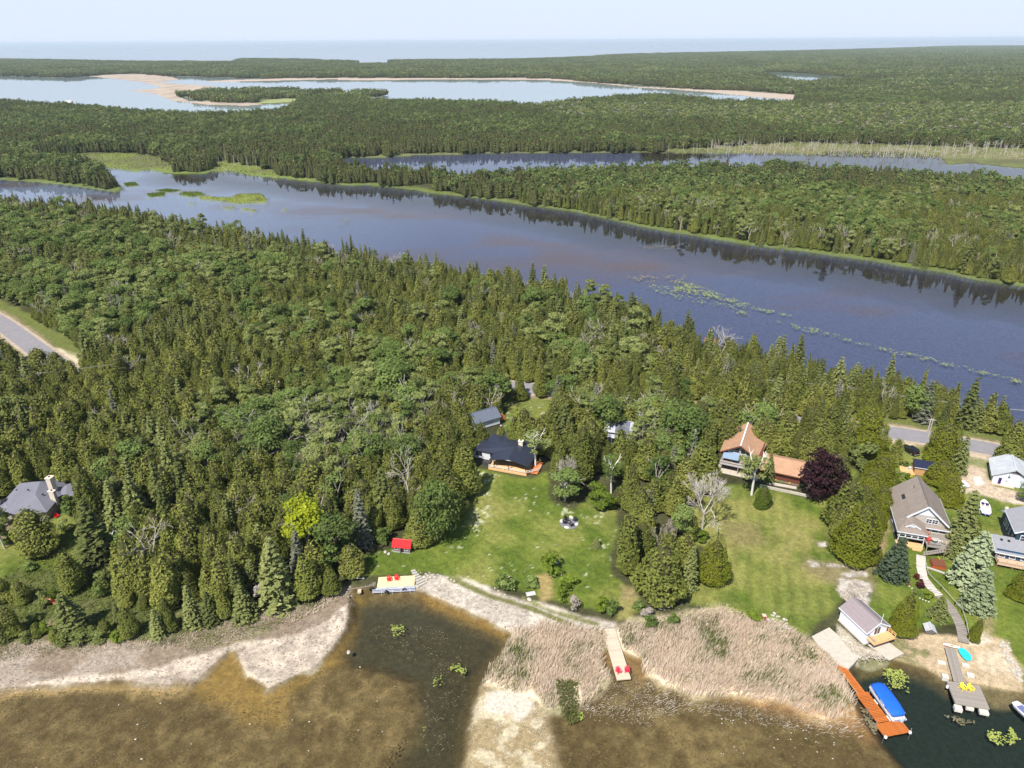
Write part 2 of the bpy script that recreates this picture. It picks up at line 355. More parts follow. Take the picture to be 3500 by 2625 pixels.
FLATS = outline('m1', [(560, 482), (700, 470), (900, 466), (1100, 486), (1140, 500), (1000, 520), (1250, 535), (1370, 545), (1330, 565), (1180, 575), (1140, 610), (1200, 635), (1500, 648), (1560, 640), (1680, 655), (1560, 668), (1300, 660), (1080, 635), (960, 590), (800, 568), (960, 560), (1010, 545), (870, 515), (700, 495)], 0)
BAR = outline('m1', [(1280, 512), (1450, 502), (1800, 493), (2212, 492), (2212, 498), (2000, 503), (1500, 515), (1330, 518)], 0)
BAYBEACH = outline('m2', [(0, 490), (400, 493), (800, 493), (1200, 492), (1400, 498), (1600, 515), (1900, 545), (2212, 560)], 0) + outline('m3', [(450, 575), (780, 600), (830, 605), (760, 630), (500, 610), (200, 580), (0, 565)], 0) + outline('m2', [(1900, 553), (1600, 522), (1300, 505), (900, 502), (500, 503), (200, 508), (0, 505)], 0)
ISLET = outline('m1', [(1140, 605), (1200, 590), (1500, 580), (2212, 590), (2390, 590), (2420, 612), (2200, 620), (1700, 650), (1350, 645), (1200, 625)], 0)
ISLET_MARSH = outline('m1', [(1700, 630), (2000, 612), (2000, 640), (1800, 648), (1600, 655)], 0)
SMALL_LAKE = outline('m3', [(560, 455), (700, 460), (900, 470), (1060, 488), (1140, 505), (900, 530), (800, 532), (700, 512), (600, 488)], 0)
INLET = outline('m2', [(140, 380), (330, 384), (330, 410), (140, 408)], 0)
FAR_LAKE = [tuple(np.array(ground(x * 3500 / 2212, y * 3500 / 2212, 10))) for x, y in
    [(-900, 124), (-300, 124), (0, 126), (150, 128), (300, 131), (500, 131), (515, 125), (640, 126), (780, 130), (880, 128), (1000, 127), (1120, 126), (1240, 122), (1330, 116), (1500, 112.5),
     (1700, 109), (1900, 104), (2050, 99), (2212, 97), (2600, 94), (3400, 92)]] + [(90000, 60000), (90000, 120000), (-90000, 120000), (-90000, 12000)]
WATERS = [NEAR_WATER, MID_LAKE, UP_CHANNEL, BAY, SMALL_LAKE, INLET, FAR_LAKE] + MARSH_POOLS
ROAD = outline('v', [(-700, 330), (-260, 560), (-60, 665), (0, 697), (60, 740), (125, 788), (185, 828), (250, 852)]) + outline('v', [(400, 850), (600, 838), (800, 826), (980, 828), (1200, 845), (1430, 876), (1620, 900), (1810, 921), (1960, 940), (2110, 965), (2300, 1003), (2700, 1080), (3500, 1240)])
ROAD_FAR = outline('m1', [(-100, 905), (20, 918), (80, 936), (110, 975), (60, 1010)])
LAWN_L = outline('A', [(-200, 1130), (130, 1150), (250, 1230), (300, 1180), (400, 940), (560, 880), (690, 960), (1050, 1010), (1150, 1100), (1000, 1140), (800, 1290), (640, 1300), (400, 1345), (150, 1350), (0, 1425), (-200, 1450)])
LAWN_M = outline('v', [(1030, 1012), (1075, 1022), (1150, 1037), (1180, 1020), (1190, 1082), (1240, 1102), (1290, 1050), (1330, 1095), (1335, 1140), (1318, 1200), (1322, 1240), (1375, 1290), (1385, 1315), (1340, 1328),
    (1260, 1312), (1190, 1290), (1110, 1275), (1000, 1250), (920, 1235), (890, 1243), (800, 1243), (765, 1243), (790, 1200), (850, 1182), (905, 1165), (965, 1140), (1005, 1080), (1010, 1030)])
YARD_B = outline('v', [(1090, 885), (1130, 865), (1180, 858), (1192, 880), (1190, 925), (1150, 940), (1085, 935)])
LAWN_R = outline('v', [(1480, 1110), (1555, 1045), (1640, 1045), (1740, 1078), (1835, 1072), (1800, 1000), (1740, 990), (1650, 960), (1660, 945), (1760, 950), (1812, 990), (1850, 1020), (1840, 1100), (1800, 1110), (1790, 1175),
    (1830, 1205), (1900, 1230), (1990, 1230), (2000, 1330), (1960, 1370), (1930, 1375), (1830, 1290), (1740, 1370), (1700, 1368), (1600, 1345), (1545, 1312), (1490, 1302), (1480, 1270), (1560, 1240), (1550, 1190), (1490, 1170)])
YARD_E = outline('v', [(1840, 930), (1905, 950), (1990, 965), (2140, 1000), (2400, 1060), (2500, 1480), (2212, 1490), (2180, 1400), (2070, 1350), (1990, 1360), (1960, 1372), (1930, 1230), (1900, 1210), (1930, 1030), (1850, 1000)])
DRIVE = outline('D', [(1000, 240), (1130, 250), (1300, 285), (1250, 300), (1120, 275), (1040, 300), (1050, 420), (1000, 400)]), outline('D', [(1690, 330), (1900, 375), (1880, 470), (1900, 560), (1960, 640), (2212, 705), (2500, 740), (2500, 840), (2212, 790), (2040, 772), (1860, 720), (1740, 690), (1640, 720), (1560, 640), (1640, 560), (1720, 480), (1740, 400)])
BEACH_R = outline('H', [(1130, 430), (1450, 410), (1660, 440), (1760, 490), (1900, 440), (2070, 470), (2110, 600), (2200, 720), (2200, 890), (1830, 820), (1560, 790), (1400, 700), (1130, 620), (1000, 600)], 0.2)
FORE_L = outline('v', [(-900, 1370), (-300, 1390), (-50, 1400), (60, 1385), (180, 1400), (280, 1385), (370, 1392), (420, 1362), (560, 1325), (640, 1315), (700, 1300), (735, 1268), (757, 1268), (760, 1330), (700, 1420), (575, 1490), (500, 1400), (412, 1480), (250, 1470), (0, 1486), (-300, 1490), (-900, 1460)], 0.3)
WHITE_L = outline('v', [(408, 1470), (366, 1446), (380, 1425), (440, 1412), (540, 1385), (640, 1372), (705, 1345), (735, 1310), (752, 1305), (752, 1358), (702, 1414), (682, 1443), (612, 1466), (577, 1486), (530, 1458), (520, 1425), (530, 1402), (492, 1404), (440, 1446)], 0.1)
WHITE_L2 = outline('v', [(180, 1462), (330, 1446), (370, 1440), (376, 1452), (250, 1469), (60, 1478)], 0.1)
BANK_M = outline('v', [(893, 1270), (905, 1250), (930, 1240), (1000, 1255), (1080, 1280), (1140, 1300), (1220, 1322), (1330, 1345), (1350, 1362), (1240, 1362), (1180, 1348), (1106, 1366), (1060, 1343), (1000, 1314), (945, 1291)], 0.3)
ROCK_R = outline('D', [(660, 1430), (790, 1420), (930, 1480), (950, 1560), (900, 1640), (740, 1640), (640, 1520)]), outline('D', [(690, 1390), (760, 1345), (890, 1360), (880, 1400), (740, 1410)]), outline('D', [(380, 1270), (560, 1290), (800, 1300), (780, 1330), (600, 1325), (420, 1310)]), outline('D', [(470, 1110), (560, 1100), (570, 1150), (490, 1150)])

# ------------------------------------------------------------------ the ground: one sheet to the horizon, finer where it is near
def build_ground():
    ncol = 960
    th = np.concatenate([np.linspace(66, 7, 640), np.linspace(7, 0.32, 250)[1:]])
    ys = CAM_H / np.tan(np.radians(th)); u = np.linspace(-1.5, 1.5, ncol)
    Y, U = np.meshgrid(ys, u, indexing='ij'); X = U * (0.93 * Y + 62) * 0.80
    shp = X.shape; X = X.ravel(); Y = Y.ravel(); dist = np.hypot(X, Y)
    n25 = fbm(X, Y, 26, 1); n6 = fbm(X, Y, 6, 5); n2 = fbm(X, Y, 1.9, 9); n200 = fbm(X, Y, 180, 13)
    C = np.empty((len(X), 3)); C[:] = (0.050, 0.050, 0.022); C *= (1 + 0.4 * n6 + 0.2 * n25)[:, None]
    Z = np.full(len(X), LAND) + 0.05 * n6
    def region(poly, margin):
        P = np.array(poly); lo = P.min(0) - margin; hi = P.max(0) + margin
        return np.nonzero((X > lo[0]) & (X < hi[0]) & (Y > lo[1]) & (Y < hi[1]))[0]
    def alpha(poly, soft, wob, wob2=0.0, shift=0.0):
        i = region(poly, soft + wob + wob2 + 1)
        if not len(i): return i, None
        d = sdist(X[i], Y[i], poly) + wob * n6[i] + wob2 * n2[i] + shift
        a = np.clip(d / soft + 0.5, 0, 1); return i, a * a * (3 - 2 * a)
    def paint(poly, col, soft=1.0, wob=0.8, wob2=0.3, k=1.0, patch=None, shift=0.0):
        i, a = alpha(poly, soft, wob, wob2, shift)
        if not len(i): return
        a = a * k
        if patch is not None:                     # broken cover: (noise array, threshold, width)
            a = a * np.clip((patch[0][i] - patch[1]) / patch[2] + 0.5, 0, 1)
        C[i] += (np.array(col) - C[i]) * a[:, None]
    def level(poly, z, soft=1.5, wob=0.4, shift=0.0):
        i, a = alpha(poly, soft, wob, 0.1, shift)
        if len(i): Z[i] += (z - Z[i]) * a
    # far country
    clear = 0.5 + 0.5 * n200
    C += (np.array([0.07, 0.085, 0.03]) - C) * np.clip((dist - 350) / 500, 0, 0.7)[:, None] * clear[:, None]
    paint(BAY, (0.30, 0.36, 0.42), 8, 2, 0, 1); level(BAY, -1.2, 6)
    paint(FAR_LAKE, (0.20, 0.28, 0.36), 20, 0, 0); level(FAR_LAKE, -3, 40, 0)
    for w, c, s in ((SMALL_LAKE, (0.2, 0.26, 0.28), 6), (INLET, (0.3, 0.36, 0.38), 12)): paint(w, c, s); level(w, -1, s)
    for b in (FLATS, BAR, BAYBEACH): paint(b, (0.36, 0.29, 0.23), 7, 9, 3); level(b, 0.12, 7, 5)
    paint(FLATS, (0.27, 0.22, 0.17), 6, 9, 3, 0.85, patch=(n25 + .4 * n6, 0.0, 0.35))
    paint(ISLET, (0.12, 0.13, 0.05), 5); level(ISLET, 0.6, 6); paint(ISLET_MARSH, (0.22, 0.24, 0.1), 5)
    # marshes round the middle lake
    for mpoly in (outline('v', [(60, 345), (130, 335), (270, 330), (400, 345), (560, 372), (760, 392), (760, 406), (540, 392), (440, 372), (330, 380), (210, 366), (190, 360), (100, 352)], 0.3),
                  outline('v', [(450, 350), (500, 345), (620, 372), (720, 390), (500, 378), (455, 370)], 0.3)):
        paint(mpoly, (0.13, 0.155, 0.035), 6, 3, 1); paint(mpoly, (0.09, 0.09, 0.04), 6, 3, 1, 0.7, patch=(n25, 0.0, 0.4))
    paint(outline('v', [(600, 322), (900, 318), (1400, 316), (1700, 310), (2212, 320), (2500, 330), (3400, 370), (3400, 450), (2212, 410), (1900, 385), (1700, 372), (1540, 345), (1400, 330), (1000, 334), (760, 345), (640, 345)], 0.3), (0.120, 0.132, 0.045), 6, 5, 1)
    paint(outline('v', [(600, 318), (1400, 312), (1700, 306), (2212, 316), (2500, 326), (2500, 400), (2212, 390), (1540, 345), (1000, 334)], .3), (0.085, 0.085, 0.040), 6, 4, 1, 0.75, patch=(n25 + .6 * n6 + .4 * n2, 0.1, 0.5))
    paint(outline('v', [(1540, 318), (1700, 314), (2212, 330), (2212, 345), (1900, 340), (1600, 335)], 0.3), (0.20, 0.17, 0.10), 8, 5, 1, 0.8, patch=(n6, 0.0, 0.5))
    i = np.nonzero((dist < 900) & (Y > 180))[0]
    d = sdist(X[i], Y[i], MID_LAKE)
    rim = np.clip(1 - np.abs(d + 4) / 5, 0, 1)[:, None] ** 0.5 * (0.75 + 0.25 * n6[i])[:, None]
    C[i] += (np.array([0.125, 0.16, 0.035]) - C[i]) * rim
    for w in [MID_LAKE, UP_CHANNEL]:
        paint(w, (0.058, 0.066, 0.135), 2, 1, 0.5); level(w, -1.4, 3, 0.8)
    for w in MARSH_POOLS: paint(w, (0.016, 0.012, 0.010), 3, 3, 1); level(w, -0.6, 3, 3)
    for w in MARSH_ISLES: paint(w, (0.15, 0.175, 0.035), 1.5, 1.2, 0.6); paint(w, (0.09, 0.08, 0.03), 1.5, 1.2, .6, 0.6, patch=(n6, 0.1, .4)); level(w, 0.22, 2, 1.2)
    # weed and mud in the middle lake, with tree and sky reflections painted in; pinkish and brown patches of bottom growth
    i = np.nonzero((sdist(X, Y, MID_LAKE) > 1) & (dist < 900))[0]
    lf = np.clip((-X[i] - 40) / 160, 0, 1)[:, None]; C[i] += (np.array([0.17, 0.20, 0.30]) - C[i]) * lf * .7  # left end paler: bright sky reflection painted into the bed colour
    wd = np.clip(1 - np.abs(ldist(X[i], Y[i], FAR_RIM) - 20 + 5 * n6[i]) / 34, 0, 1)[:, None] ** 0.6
    C[i] += (np.array([0.020, 0.016, 0.014]) - C[i]) * wd  # weedy rim, widened and darkened to paint in the far trees' reflection
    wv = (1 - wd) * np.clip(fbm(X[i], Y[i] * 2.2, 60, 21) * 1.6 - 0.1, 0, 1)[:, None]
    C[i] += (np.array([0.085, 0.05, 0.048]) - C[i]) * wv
    for w in MARSH_ISLES: paint(w, (0.17, 0.195, 0.04), 1.5, 1.2, 0.6); paint(w, (0.09, 0.08, 0.03), 1.5, 1.2, .6, 0.6, patch=(n6, 0.1, .4))
    # near land
    paint(outline('v', [(-200, 1130), (200, 1080), (330, 1150), (460, 1260), (480, 1330), (300, 1400), (60, 1400), (-200, 1420)]), (0.085, 0.095, 0.03), 6, 3, 1)
    paint(outline('v', [(-200, 1130), (200, 1080), (330, 1150), (460, 1260), (480, 1330), (300, 1400), (60, 1400), (-200, 1420)]), (0.16, 0.13, 0.08), 6, 3, 1, 0.8, patch=(n6, 0.25, 0.3))
    G1, G2, DRY = (0.074, 0.106, 0.015), (0.118, 0.145, 0.024), (0.195, 0.185, 0.056)
    for L, dry in ((LAWN_L, 0.5), (LAWN_M, -0.1), (YARD_B, 0.6), (LAWN_R, 0.25), (YARD_E, 0.2)):
        paint(L, G1, 1.5, 0.6); paint(L, G2, 1.5, 0.6, 0.3, 0.9, patch=(n6, 0.0, 0.6)); paint(L, DRY, 1.5, 0.6, 0.3, 0.85, patch=(n25 + 0.6 * n6, 0.45 - dry * 0.6, 0.8))
    i, a = alpha(LAWN_R, 1.5, .5)
    st = np.sin((X[i] * 0.955 + Y[i] * -0.296) * 2 * math.pi / 2.6 + 0.6 * n6[i]); C[i] *= (1 + 0.10 * a * st)[:, None]
    i, a = alpha(LAWN_M, 1.5, .5)
    st = np.sin((X[i] * 0.77 + Y[i] * 0.64) * 2 * math.pi / 2.2 + 0.6 * n6[i]); C[i] *= (1 + 0.07 * a * st)[:, None]
    paint(outline('D', [(-100, 1020), (420, 950), (560, 1000), (640, 1200), (700, 1320), (620, 1420), (500, 1500), (330, 1360), (150, 1250)]), (0.20, 0.18, 0.06), 5, 2, 1, 0.75, patch=(n6 + 0.5 * n2, -0.2, 0.8))
    paint(outline('D', [(330, 1230), (700, 1260), (960, 1300), (960, 1600), (640, 1500), (560, 1420), (360, 1320)]), (0.17, 0.14, 0.07), 3, 1.5, 1, 0.85)
    paint(outline('D', [(1000, 1010), (1070, 900), (1100, 1080), (1000, 1280), (850, 1300), (900, 1200)]), (0.24, 0.18, 0.09), 1.5, 1, 0.5, 0.85)
    paint(outline('C', [(1900, 940), (2212, 960), (2300, 1150), (1960, 1150)]), (0.16, 0.13, 0.06), 3, 1.5, 1, 0.6)
    for r in ROCK_R:
        paint(r, (0.27, 0.235, 0.20), 1.0, 0.8, 0.6); paint(r, (0.40, 0.365, 0.32), 1, .8, .6, 1, patch=(n2, 0.1, 0.15)); paint(r, (0.09, 0.09, 0.06), 1, .8, .6, 1, patch=(-n2, 0.3, 0.1))
    # white clover and stones in the middle lawn
    fl = fbm(X, Y, 0.8, 31, 2) + 0.35 * fbm(X, Y, 9, 35)
    for q, th_ in ((outline('B', [(1900, 520), (2130, 560), (2120, 590), (1960, 600), (2020, 720), (2010, 880), (1920, 1010), (1870, 1040), (1850, 900), (1950, 800), (1930, 620)]), 0.22), (LAWN_M, 0.74), (YARD_B, 0.55),
                   (outline('B', [(1690, 1150), (1800, 1120), (1830, 1160), (1740, 1200)]), 0.2), (outline('C', [(460, 780), (900, 860), (860, 1010), (700, 900), (480, 880)]), 0.42)):
        paint(q, (0.36, 0.37, 0.24), 1.2, 0.8, 0.4, 0.9, patch=(fl, th_, 0.12))
    paint(outline('C', [(320, 1390), (460, 1360), (460, 1560), (380, 1600)]), (0.26, 0.20, 0.08), 1.5, 0.6)
    paint(outline('C', [(1040, 1480), (1140, 1500), (1220, 1640), (1060, 1660)]), (0.22, 0.18, 0.08), 1.5, 0.6)
    paint(outline('G', [(1010, 140), (1130, 120), (1120, 280), (1000, 300)]), (0.20, 0.18, 0.06), 1.5, 0.6)
    for dr in DRIVE: paint(dr, (0.40, 0.315, 0.23), 1.2, 0.7, 0.4); paint(dr, (0.50, 0.43, 0.35), 1.2, .7, .4, .7, patch=(n6, 0.25, 0.3))
    paint(outline('D', [(1760, 570), (1840, 555), (1880, 620), (1820, 650)]), (0.55, 0.49, 0.42), 1.2, 0.6)
    paint(outline('D', [(590, 200), (650, 200), (650, 380), (700, 450), (640, 460), (600, 400)]), (0.24, 0.15, 0.09), 1.2, 0.6)
    paint(outline('m4', [(330, 985), (480, 1020), (640, 1110), (600, 1170), (450, 1090)]), (0.62, 0.52, 0.40), 1.5, 1.0)
    i = np.nonzero((dist < 620) & (Y > 100))[0]; rd = ldist(X[i], Y[i], ROAD)
    sh = np.clip((6.5 + 1.0 * n6[i] - rd) / 1.5, 0, 1)[:, None]; C[i] += (np.array([0.36, 0.28, 0.17]) - C[i]) * sh * 0.55
    gr = np.clip((12 + 2.0 * n6[i] - rd) / 2.0, 0, 1)[:, None] * (1 - sh); C[i] += (np.array([0.12, 0.14, 0.035]) - C[i]) * gr * 0.8
    paint(outline('m5', [(1570, 965), (1660, 960), (1690, 1000), (1620, 1020)]), (0.45, 0.33, 0.24), 2, 1)
    paint(outline('m4', [(1370, 300), (1440, 310), (1445, 380), (1390, 375)]), (0.42, 0.32, 0.25), 2, 1)
    # near lake bed
    paint(NEAR_WATER, (0.098, 0.066, 0.027), 1.0, 0.4, 0.2, shift=0.3); level(NEAR_WATER, -0.45, 1.6, 0.3)
    i = np.nonzero(Y < 135)[0]; b = (sdist(X[i], Y[i], NEAR_WATER) > 0.3)
    j = i[b]; pt = (0.6 * n25[j] + 0.2 * n6[j] + 0.8 * n2[j] + 0.05)
    C[j] += (np.array([0.30, 0.215, 0.10]) - C[j]) * np.clip(pt * 0.6, 0, 0.5)[:, None]
    C[j] += (np.array([0.075, 0.058, 0.026]) - C[j]) * np.clip(-pt * 0.3, 0, 0.25)[:, None]
    for gp in (outline('v', [(408, 1474), (440, 1446), (500, 1398), (530, 1400), (520, 1428), (540, 1466), (580, 1488), (680, 1446), (748, 1362), (775, 1385), (740, 1425), (680, 1455), (620, 1500), (610, 1560), (540, 1560), (470, 1520), (420, 1492)], 0),):
        paint(gp, (0.24, 0.15, 0.045), 3.5, 1, 0.3, 0.85)
    paint(outline('v', [(-200, 1478), (400, 1476), (400, 1500), (250, 1492), (80, 1496), (-200, 1530)], 0), (0.33, 0.225, 0.105), 2.5, 1.0, .5, 0.8)
    paint(outline('v', [(752, 1290), (757, 1284), (790, 1290), (780, 1360), (750, 1375)], 0), (0.26, 0.16, 0.04), 2.0, 0.5, .3, 0.8)
    paint(outline('v', [(900, 1280), (945, 1288), (1000, 1311), (1060, 1340), (1103, 1362), (1090, 1374), (1000, 1335), (930, 1310)], 0), (0.22, 0.13, 0.035), 1.6, 0.4, .2, 0.8)
    paint(CHANNEL, (0.042, 0.035, 0.016), 4.5, 1.2, 0.4, 0.96, shift=-0.6); level(CHANNEL, -1.5, 4, 0.6)
    paint(CHANNEL, (0.058, 0.054, 0.034), 4.5, 1.2, 0.4, 0.7, patch=(n25, 0.15, 0.6), shift=-1.5)
    paint(BASIN, (0.012, 0.020, 0.015), 2.6, 0.6, 0.3, 0.98); level(BASIN, -1.8, 3, 0.4)
    paint(outline('H', [(1830, 830), (1950, 850), (2212, 905), (2212, 960), (2000, 980), (1850, 900)], 0), (0.13, 0.10, 0.05), 2, 0.7)
    paint(outline('H', [(830, 640), (1000, 610), (1180, 640), (1100, 700), (960, 720), (860, 760), (800, 740)], 0), (0.09, 0.07, 0.025), 1.5, 0.5)
    paint(SPIT, (0.35, 0.265, 0.165), 2.2, 0.8, 0.5, 0.92); level(SPIT, -0.08, 2.5, 0.5)
    paint(SPIT, (0.50, 0.42, 0.32), 2.2, 0.6, 0.4, 0.95, patch=(n2 + 0.35 * n6, 0.22, 0.2))
    paint(outline('v', [(1046, 1492), (1100, 1480), (1150, 1492), (1155, 1530), (1120, 1562), (1085, 1540), (1045, 1530)], 0), (0.48, 0.42, 0.34), 1.6, 1.2, 0.8); level(outline('v', [(1046, 1492), (1150, 1492), (1155, 1530), (1120, 1562), (1045, 1530)], 0), 0.08, 2)
    paint(REEDS, (0.60, 0.49, 0.35), 2.0, 0.8, 0.5, 0.95); level(REEDS, 0.08, 2.0, 0.5)
    paint(REEDS, (0.11, 0.12, 0.045), 2.0, 0.8, 0.5, 0.7, patch=(n6 + n2 * 0.4, 0.35, 0.3))
    paint(outline('v', [(1290, 1412), (1300, 1405), (1350, 1408), (1385, 1425), (1395, 1455), (1380, 1475), (1370, 1440), (1300, 1440)], 0), (0.20, 0.12, 0.05), 1.2, 0.5); level(outline('v', [(1300, 1408), (1350, 1410), (1382, 1428), (1390, 1460), (1320, 1460)], 0), -0.2, 1.2)
    paint(outline('v', [(1560, 1505), (1860, 1510), (1880, 1590), (1800, 1560), (1700, 1545)], 0), (0.34, 0.18, 0.075), 5, 2, 0.5, 0.7)
    # foreshore
    paint(FORE_L, (0.20, 0.155, 0.112), 1.6, 0.8, 0.5); paint(FORE_L, (0.30, 0.25, 0.20), 1.6, 0.8, .5, .8, patch=(n6 + .5 * n2, 0.1, 0.5))
    paint(outline('v', [(360, 1375), (600, 1335), (640, 1360), (520, 1400), (400, 1400)], .3), (0.16, 0.145, 0.07), 2, 1.2, .5, .7, patch=(n2, -.1, .5))
    level(FORE_L, 0.2, 2.5, 0.3)
    for w in (WHITE_L, WHITE_L2): paint(w, (0.44, 0.37, 0.29), 0.9, 0.7, 0.6)
    paint(WHITE_L, (0.29, 0.24, 0.19), 0.9, .7, .6, .8, patch=(n2 + .6 * n6, 0.0, 0.4))
    paint(BANK_M, (0.36, 0.315, 0.26), 1.2, 0.5, 0.4); paint(BANK_M, (0.50, 0.44, 0.365), 1.2, .5, .4, .8, patch=(n6 + .5 * n2, .1, .4)); level(BANK_M, 0.25, 2, 0.3)
    for ln, c, w in ((outline('v', [(975, 1247), (1060, 1285), (1150, 1312), (1230, 1345)]), (0.13, 0.13, 0.045), 0.9), (outline('v', [(1130, 1290), (1190, 1318), (1290, 1345)]), (0.15, 0.15, 0.06), 0.7)):
        i = np.nonzero(Y < 140)[0]; dd = ldist(X[i], Y[i], ln); a = np.clip((w + 0.4 * n2[i] - dd) / 0.5, 0, 1)[:, None]; C[i] += (np.array(c) - C[i]) * a
    paint(BEACH_R, (0.37, 0.285, 0.18), 1.2, 0.5, 0.3); level(BEACH_R, 0.25, 3, 0.3)
    paint(BEACH_R, (0.13, 0.13, 0.05), 1.2, .5, .3, .8, patch=(n2 + 0.7 * np.clip((71 - X) / 4, -1, 0.6), 0.30, 0.2))
    paint(outline('H', [(1830, 560), (2060, 500), (2180, 760), (1900, 720), (1800, 640)], .2), (0.45, 0.36, 0.25), 1.5, .4)
    paint(outline('H', [(1840, 380), (1900, 400), (1950, 470), (1760, 490), (1800, 420)]), (0.48, 0.41, 0.32), 1, .5)
    paint(outline('H', [(1840, 130), (1900, 130), (1960, 420), (1870, 430)]), (0.24, 0.19, 0.10), 2, .8, .4, .7)
    paint(outline('H', [(830, 600), (900, 560), (1100, 560), (1400, 680), (1560, 780), (1540, 740), (1380, 640), (1150, 600)], 0.1), (0.40, 0.30, 0.19), 0.8, .3)
    paint(outline('H', [(640, 330), (880, 520), (1130, 560), (1060, 640), (820, 640), (640, 470)]), (0.42, 0.37, 0.29), 1.0, .5, .4)
    paint(outline('H', [(640, 330), (880, 520), (1130, 560), (1060, 640), (820, 640), (640, 470)]), (0.15, 0.14, 0.06), 1.0, .5, .4, .8, patch=(n2, 0.1, 0.3))
    r, c = shp
    V = np.stack([X, Y, Z], 1)
    idx = np.arange(r * c).reshape(r, c)
    Fq = np.stack([idx[:-1, :-1], idx[:-1, 1:], idx[1:, 1:], idx[1:, :-1]], -1).reshape(-1, 4)
    m, nt, p = new_mat('ground_cover')
    a = N(nt, 'ShaderNodeAttribute', attribute_name='cover'); v = coords(nt)
    f1 = noise(nt, v, 1.1, 6, 0.75); f2 = noise(nt, v, 4.0, 4, 0.8)
    k1 = ramp(nt, f1, [(0.28, 0.50), (0.5, 1.0), (0.74, 1.6)]); k2 = ramp(nt, f2, [(0.3, 0.6), (0.7, 1.4)])
    cc = mixc(nt, 0.8, a.outputs['Color'], k1, 'MULTIPLY'); cc = mixc(nt, 0.8, cc, k2, 'MULTIPLY')
    nt.links.new(cc, p.inputs['Base Color']); p.inputs['Roughness'].default_value = 0.95; p.inputs['Specular IOR Level'].default_value = 0.1
    bump(nt, p, f2, 0.5, 0.12)
    me = np_mesh('ground', V, Fq, [m], smooth=True)
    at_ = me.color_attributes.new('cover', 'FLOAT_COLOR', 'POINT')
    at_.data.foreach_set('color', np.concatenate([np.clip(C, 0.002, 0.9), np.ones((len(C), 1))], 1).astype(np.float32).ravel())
    o = link(bpy.data.objects.new('ground', me)); tag(o, kind='structure'); o['label'] = 'land with lawns, forest floor, pale shore and lake bed'
build_ground()
def ring(name, z, r, mat, label):
    mb = MB(); mb.add([(-r, -3000, z), (r, -3000, z), (r, r, z), (-r, r, z)], [(0, 1, 2, 3)]); o = mb.build(name, mat); tag(o, label, kind='structure'); return o
# water: fresnel reflection over a clear, faintly tinted body; the bed below shows through
m_w, nt, p = new_mat('lake_water')
v = coords(nt); n1 = noise(nt, v, 1.3, 3); n2_ = noise(nt, v, 0.05, 2)
bp = N(nt, 'ShaderNodeBump', Strength=0.05, Distance=0.04); nt.links.new(n1, bp.inputs['Height'])
fr = N(nt, 'ShaderNodeFresnel', IOR=1.33); nt.links.new(bp.outputs[0], fr.inputs['Normal'])
gl = N(nt, 'ShaderNodeBsdfGlossy', Roughness=0.04); nt.links.new(bp.outputs[0], gl.inputs['Normal'])
nt.links.new(ramp(nt, n2_, [(0.35, 0.0), (0.65, 0.035)]), gl.inputs['Roughness'])
tr = N(nt, 'ShaderNodeBsdfTransparent'); tr.inputs[0].default_value = (0.90, 0.93, 0.90, 1)
mx = nt.nodes.new('ShaderNodeMixShader')
nt.links.new(fr.outputs[0], mx.inputs[0]); nt.links.new(tr.outputs[0], mx.inputs[1]); nt.links.new(gl.outputs[0], mx.inputs[2]); nt.links.new(mx.outputs[0], nt.nodes['Material Output'].inputs[0])
ring('water', 0.0, 110000, m_w, 'still lake water with forest and sky mirrored in it')
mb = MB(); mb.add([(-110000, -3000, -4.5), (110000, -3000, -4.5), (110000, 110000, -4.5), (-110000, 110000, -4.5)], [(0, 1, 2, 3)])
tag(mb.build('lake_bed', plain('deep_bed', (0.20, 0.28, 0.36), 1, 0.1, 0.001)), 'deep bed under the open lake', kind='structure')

# road: asphalt strip with worn edge, a step above the shoulder
def strip(name, line, w, z, mat, parent=None, wob=0.0):
    P = []; L = [Vector((x, y, 0)) for x, y in line]; out = []
    for i in range(len(L) - 1):
        a, b = L[max(i - 1, 0)], L[i]; c, d = L[i + 1], L[min(i + 2, len(L) - 1)]
        n = max(2, int((c - b).length / 4))
        for k in range(n):
            t = k / n; out.append(0.5 * ((2 * b) + (-a + c) * t + (2 * a - 5 * b + 4 * c - d) * t * t + (-a + 3 * b - 3 * c + d) * t ** 3))
    out.append(L[-1]); vs = []; fs = []
    for i, q in enumerate(out):
        t = (out[min(i + 1, len(out) - 1)] - out[max(i - 1, 0)]).normalized(); nn = Vector((-t.y, t.x, 0)); k = 1 + wob * math.sin(i * 1.7) * 0.5
        vs += [q + nn * w / 2 * k + Vector((0, 0, z)), q - nn * w / 2 * k + Vector((0, 0, z))]
        vs += [q + nn * (w / 2 * k + .05) + Vector((0, 0, z - .2)), q - nn * (w / 2 * k + .05) + Vector((0, 0, z - .2))]
        if i: b_ = 4 * i; fs += [(b_ - 4, b_ - 3, b_ + 1, b_), (b_ - 2, b_ - 4, b_, b_ + 2), (b_ - 3, b_ - 1, b_ + 3, b_ + 1)]
    return MB().add(vs, fs).build(name, mat, parent)
ROAD_C = [p_ for p_ in ROAD]
tag(strip('gravel_shoulder', ROAD_C, 9.0, LAND + 0.10, plain('gravel', (0.33, 0.27, 0.20), 0.95, 0.3, 0.8), wob=0.05), 'pale gravel shoulder along the road', kind='structure')
tag(strip('road', ROAD_C, 6.8, LAND + 0.16, plain('asphalt', (0.20, 0.19, 0.20), 0.9, 0.12, 0.5)), 'grey two-lane road through the woods', kind='structure')
tag(strip('road', ROAD_FAR, 6.8, LAND + 0.16, MATS['asphalt']), 'short bend of grey road far off', kind='structure')
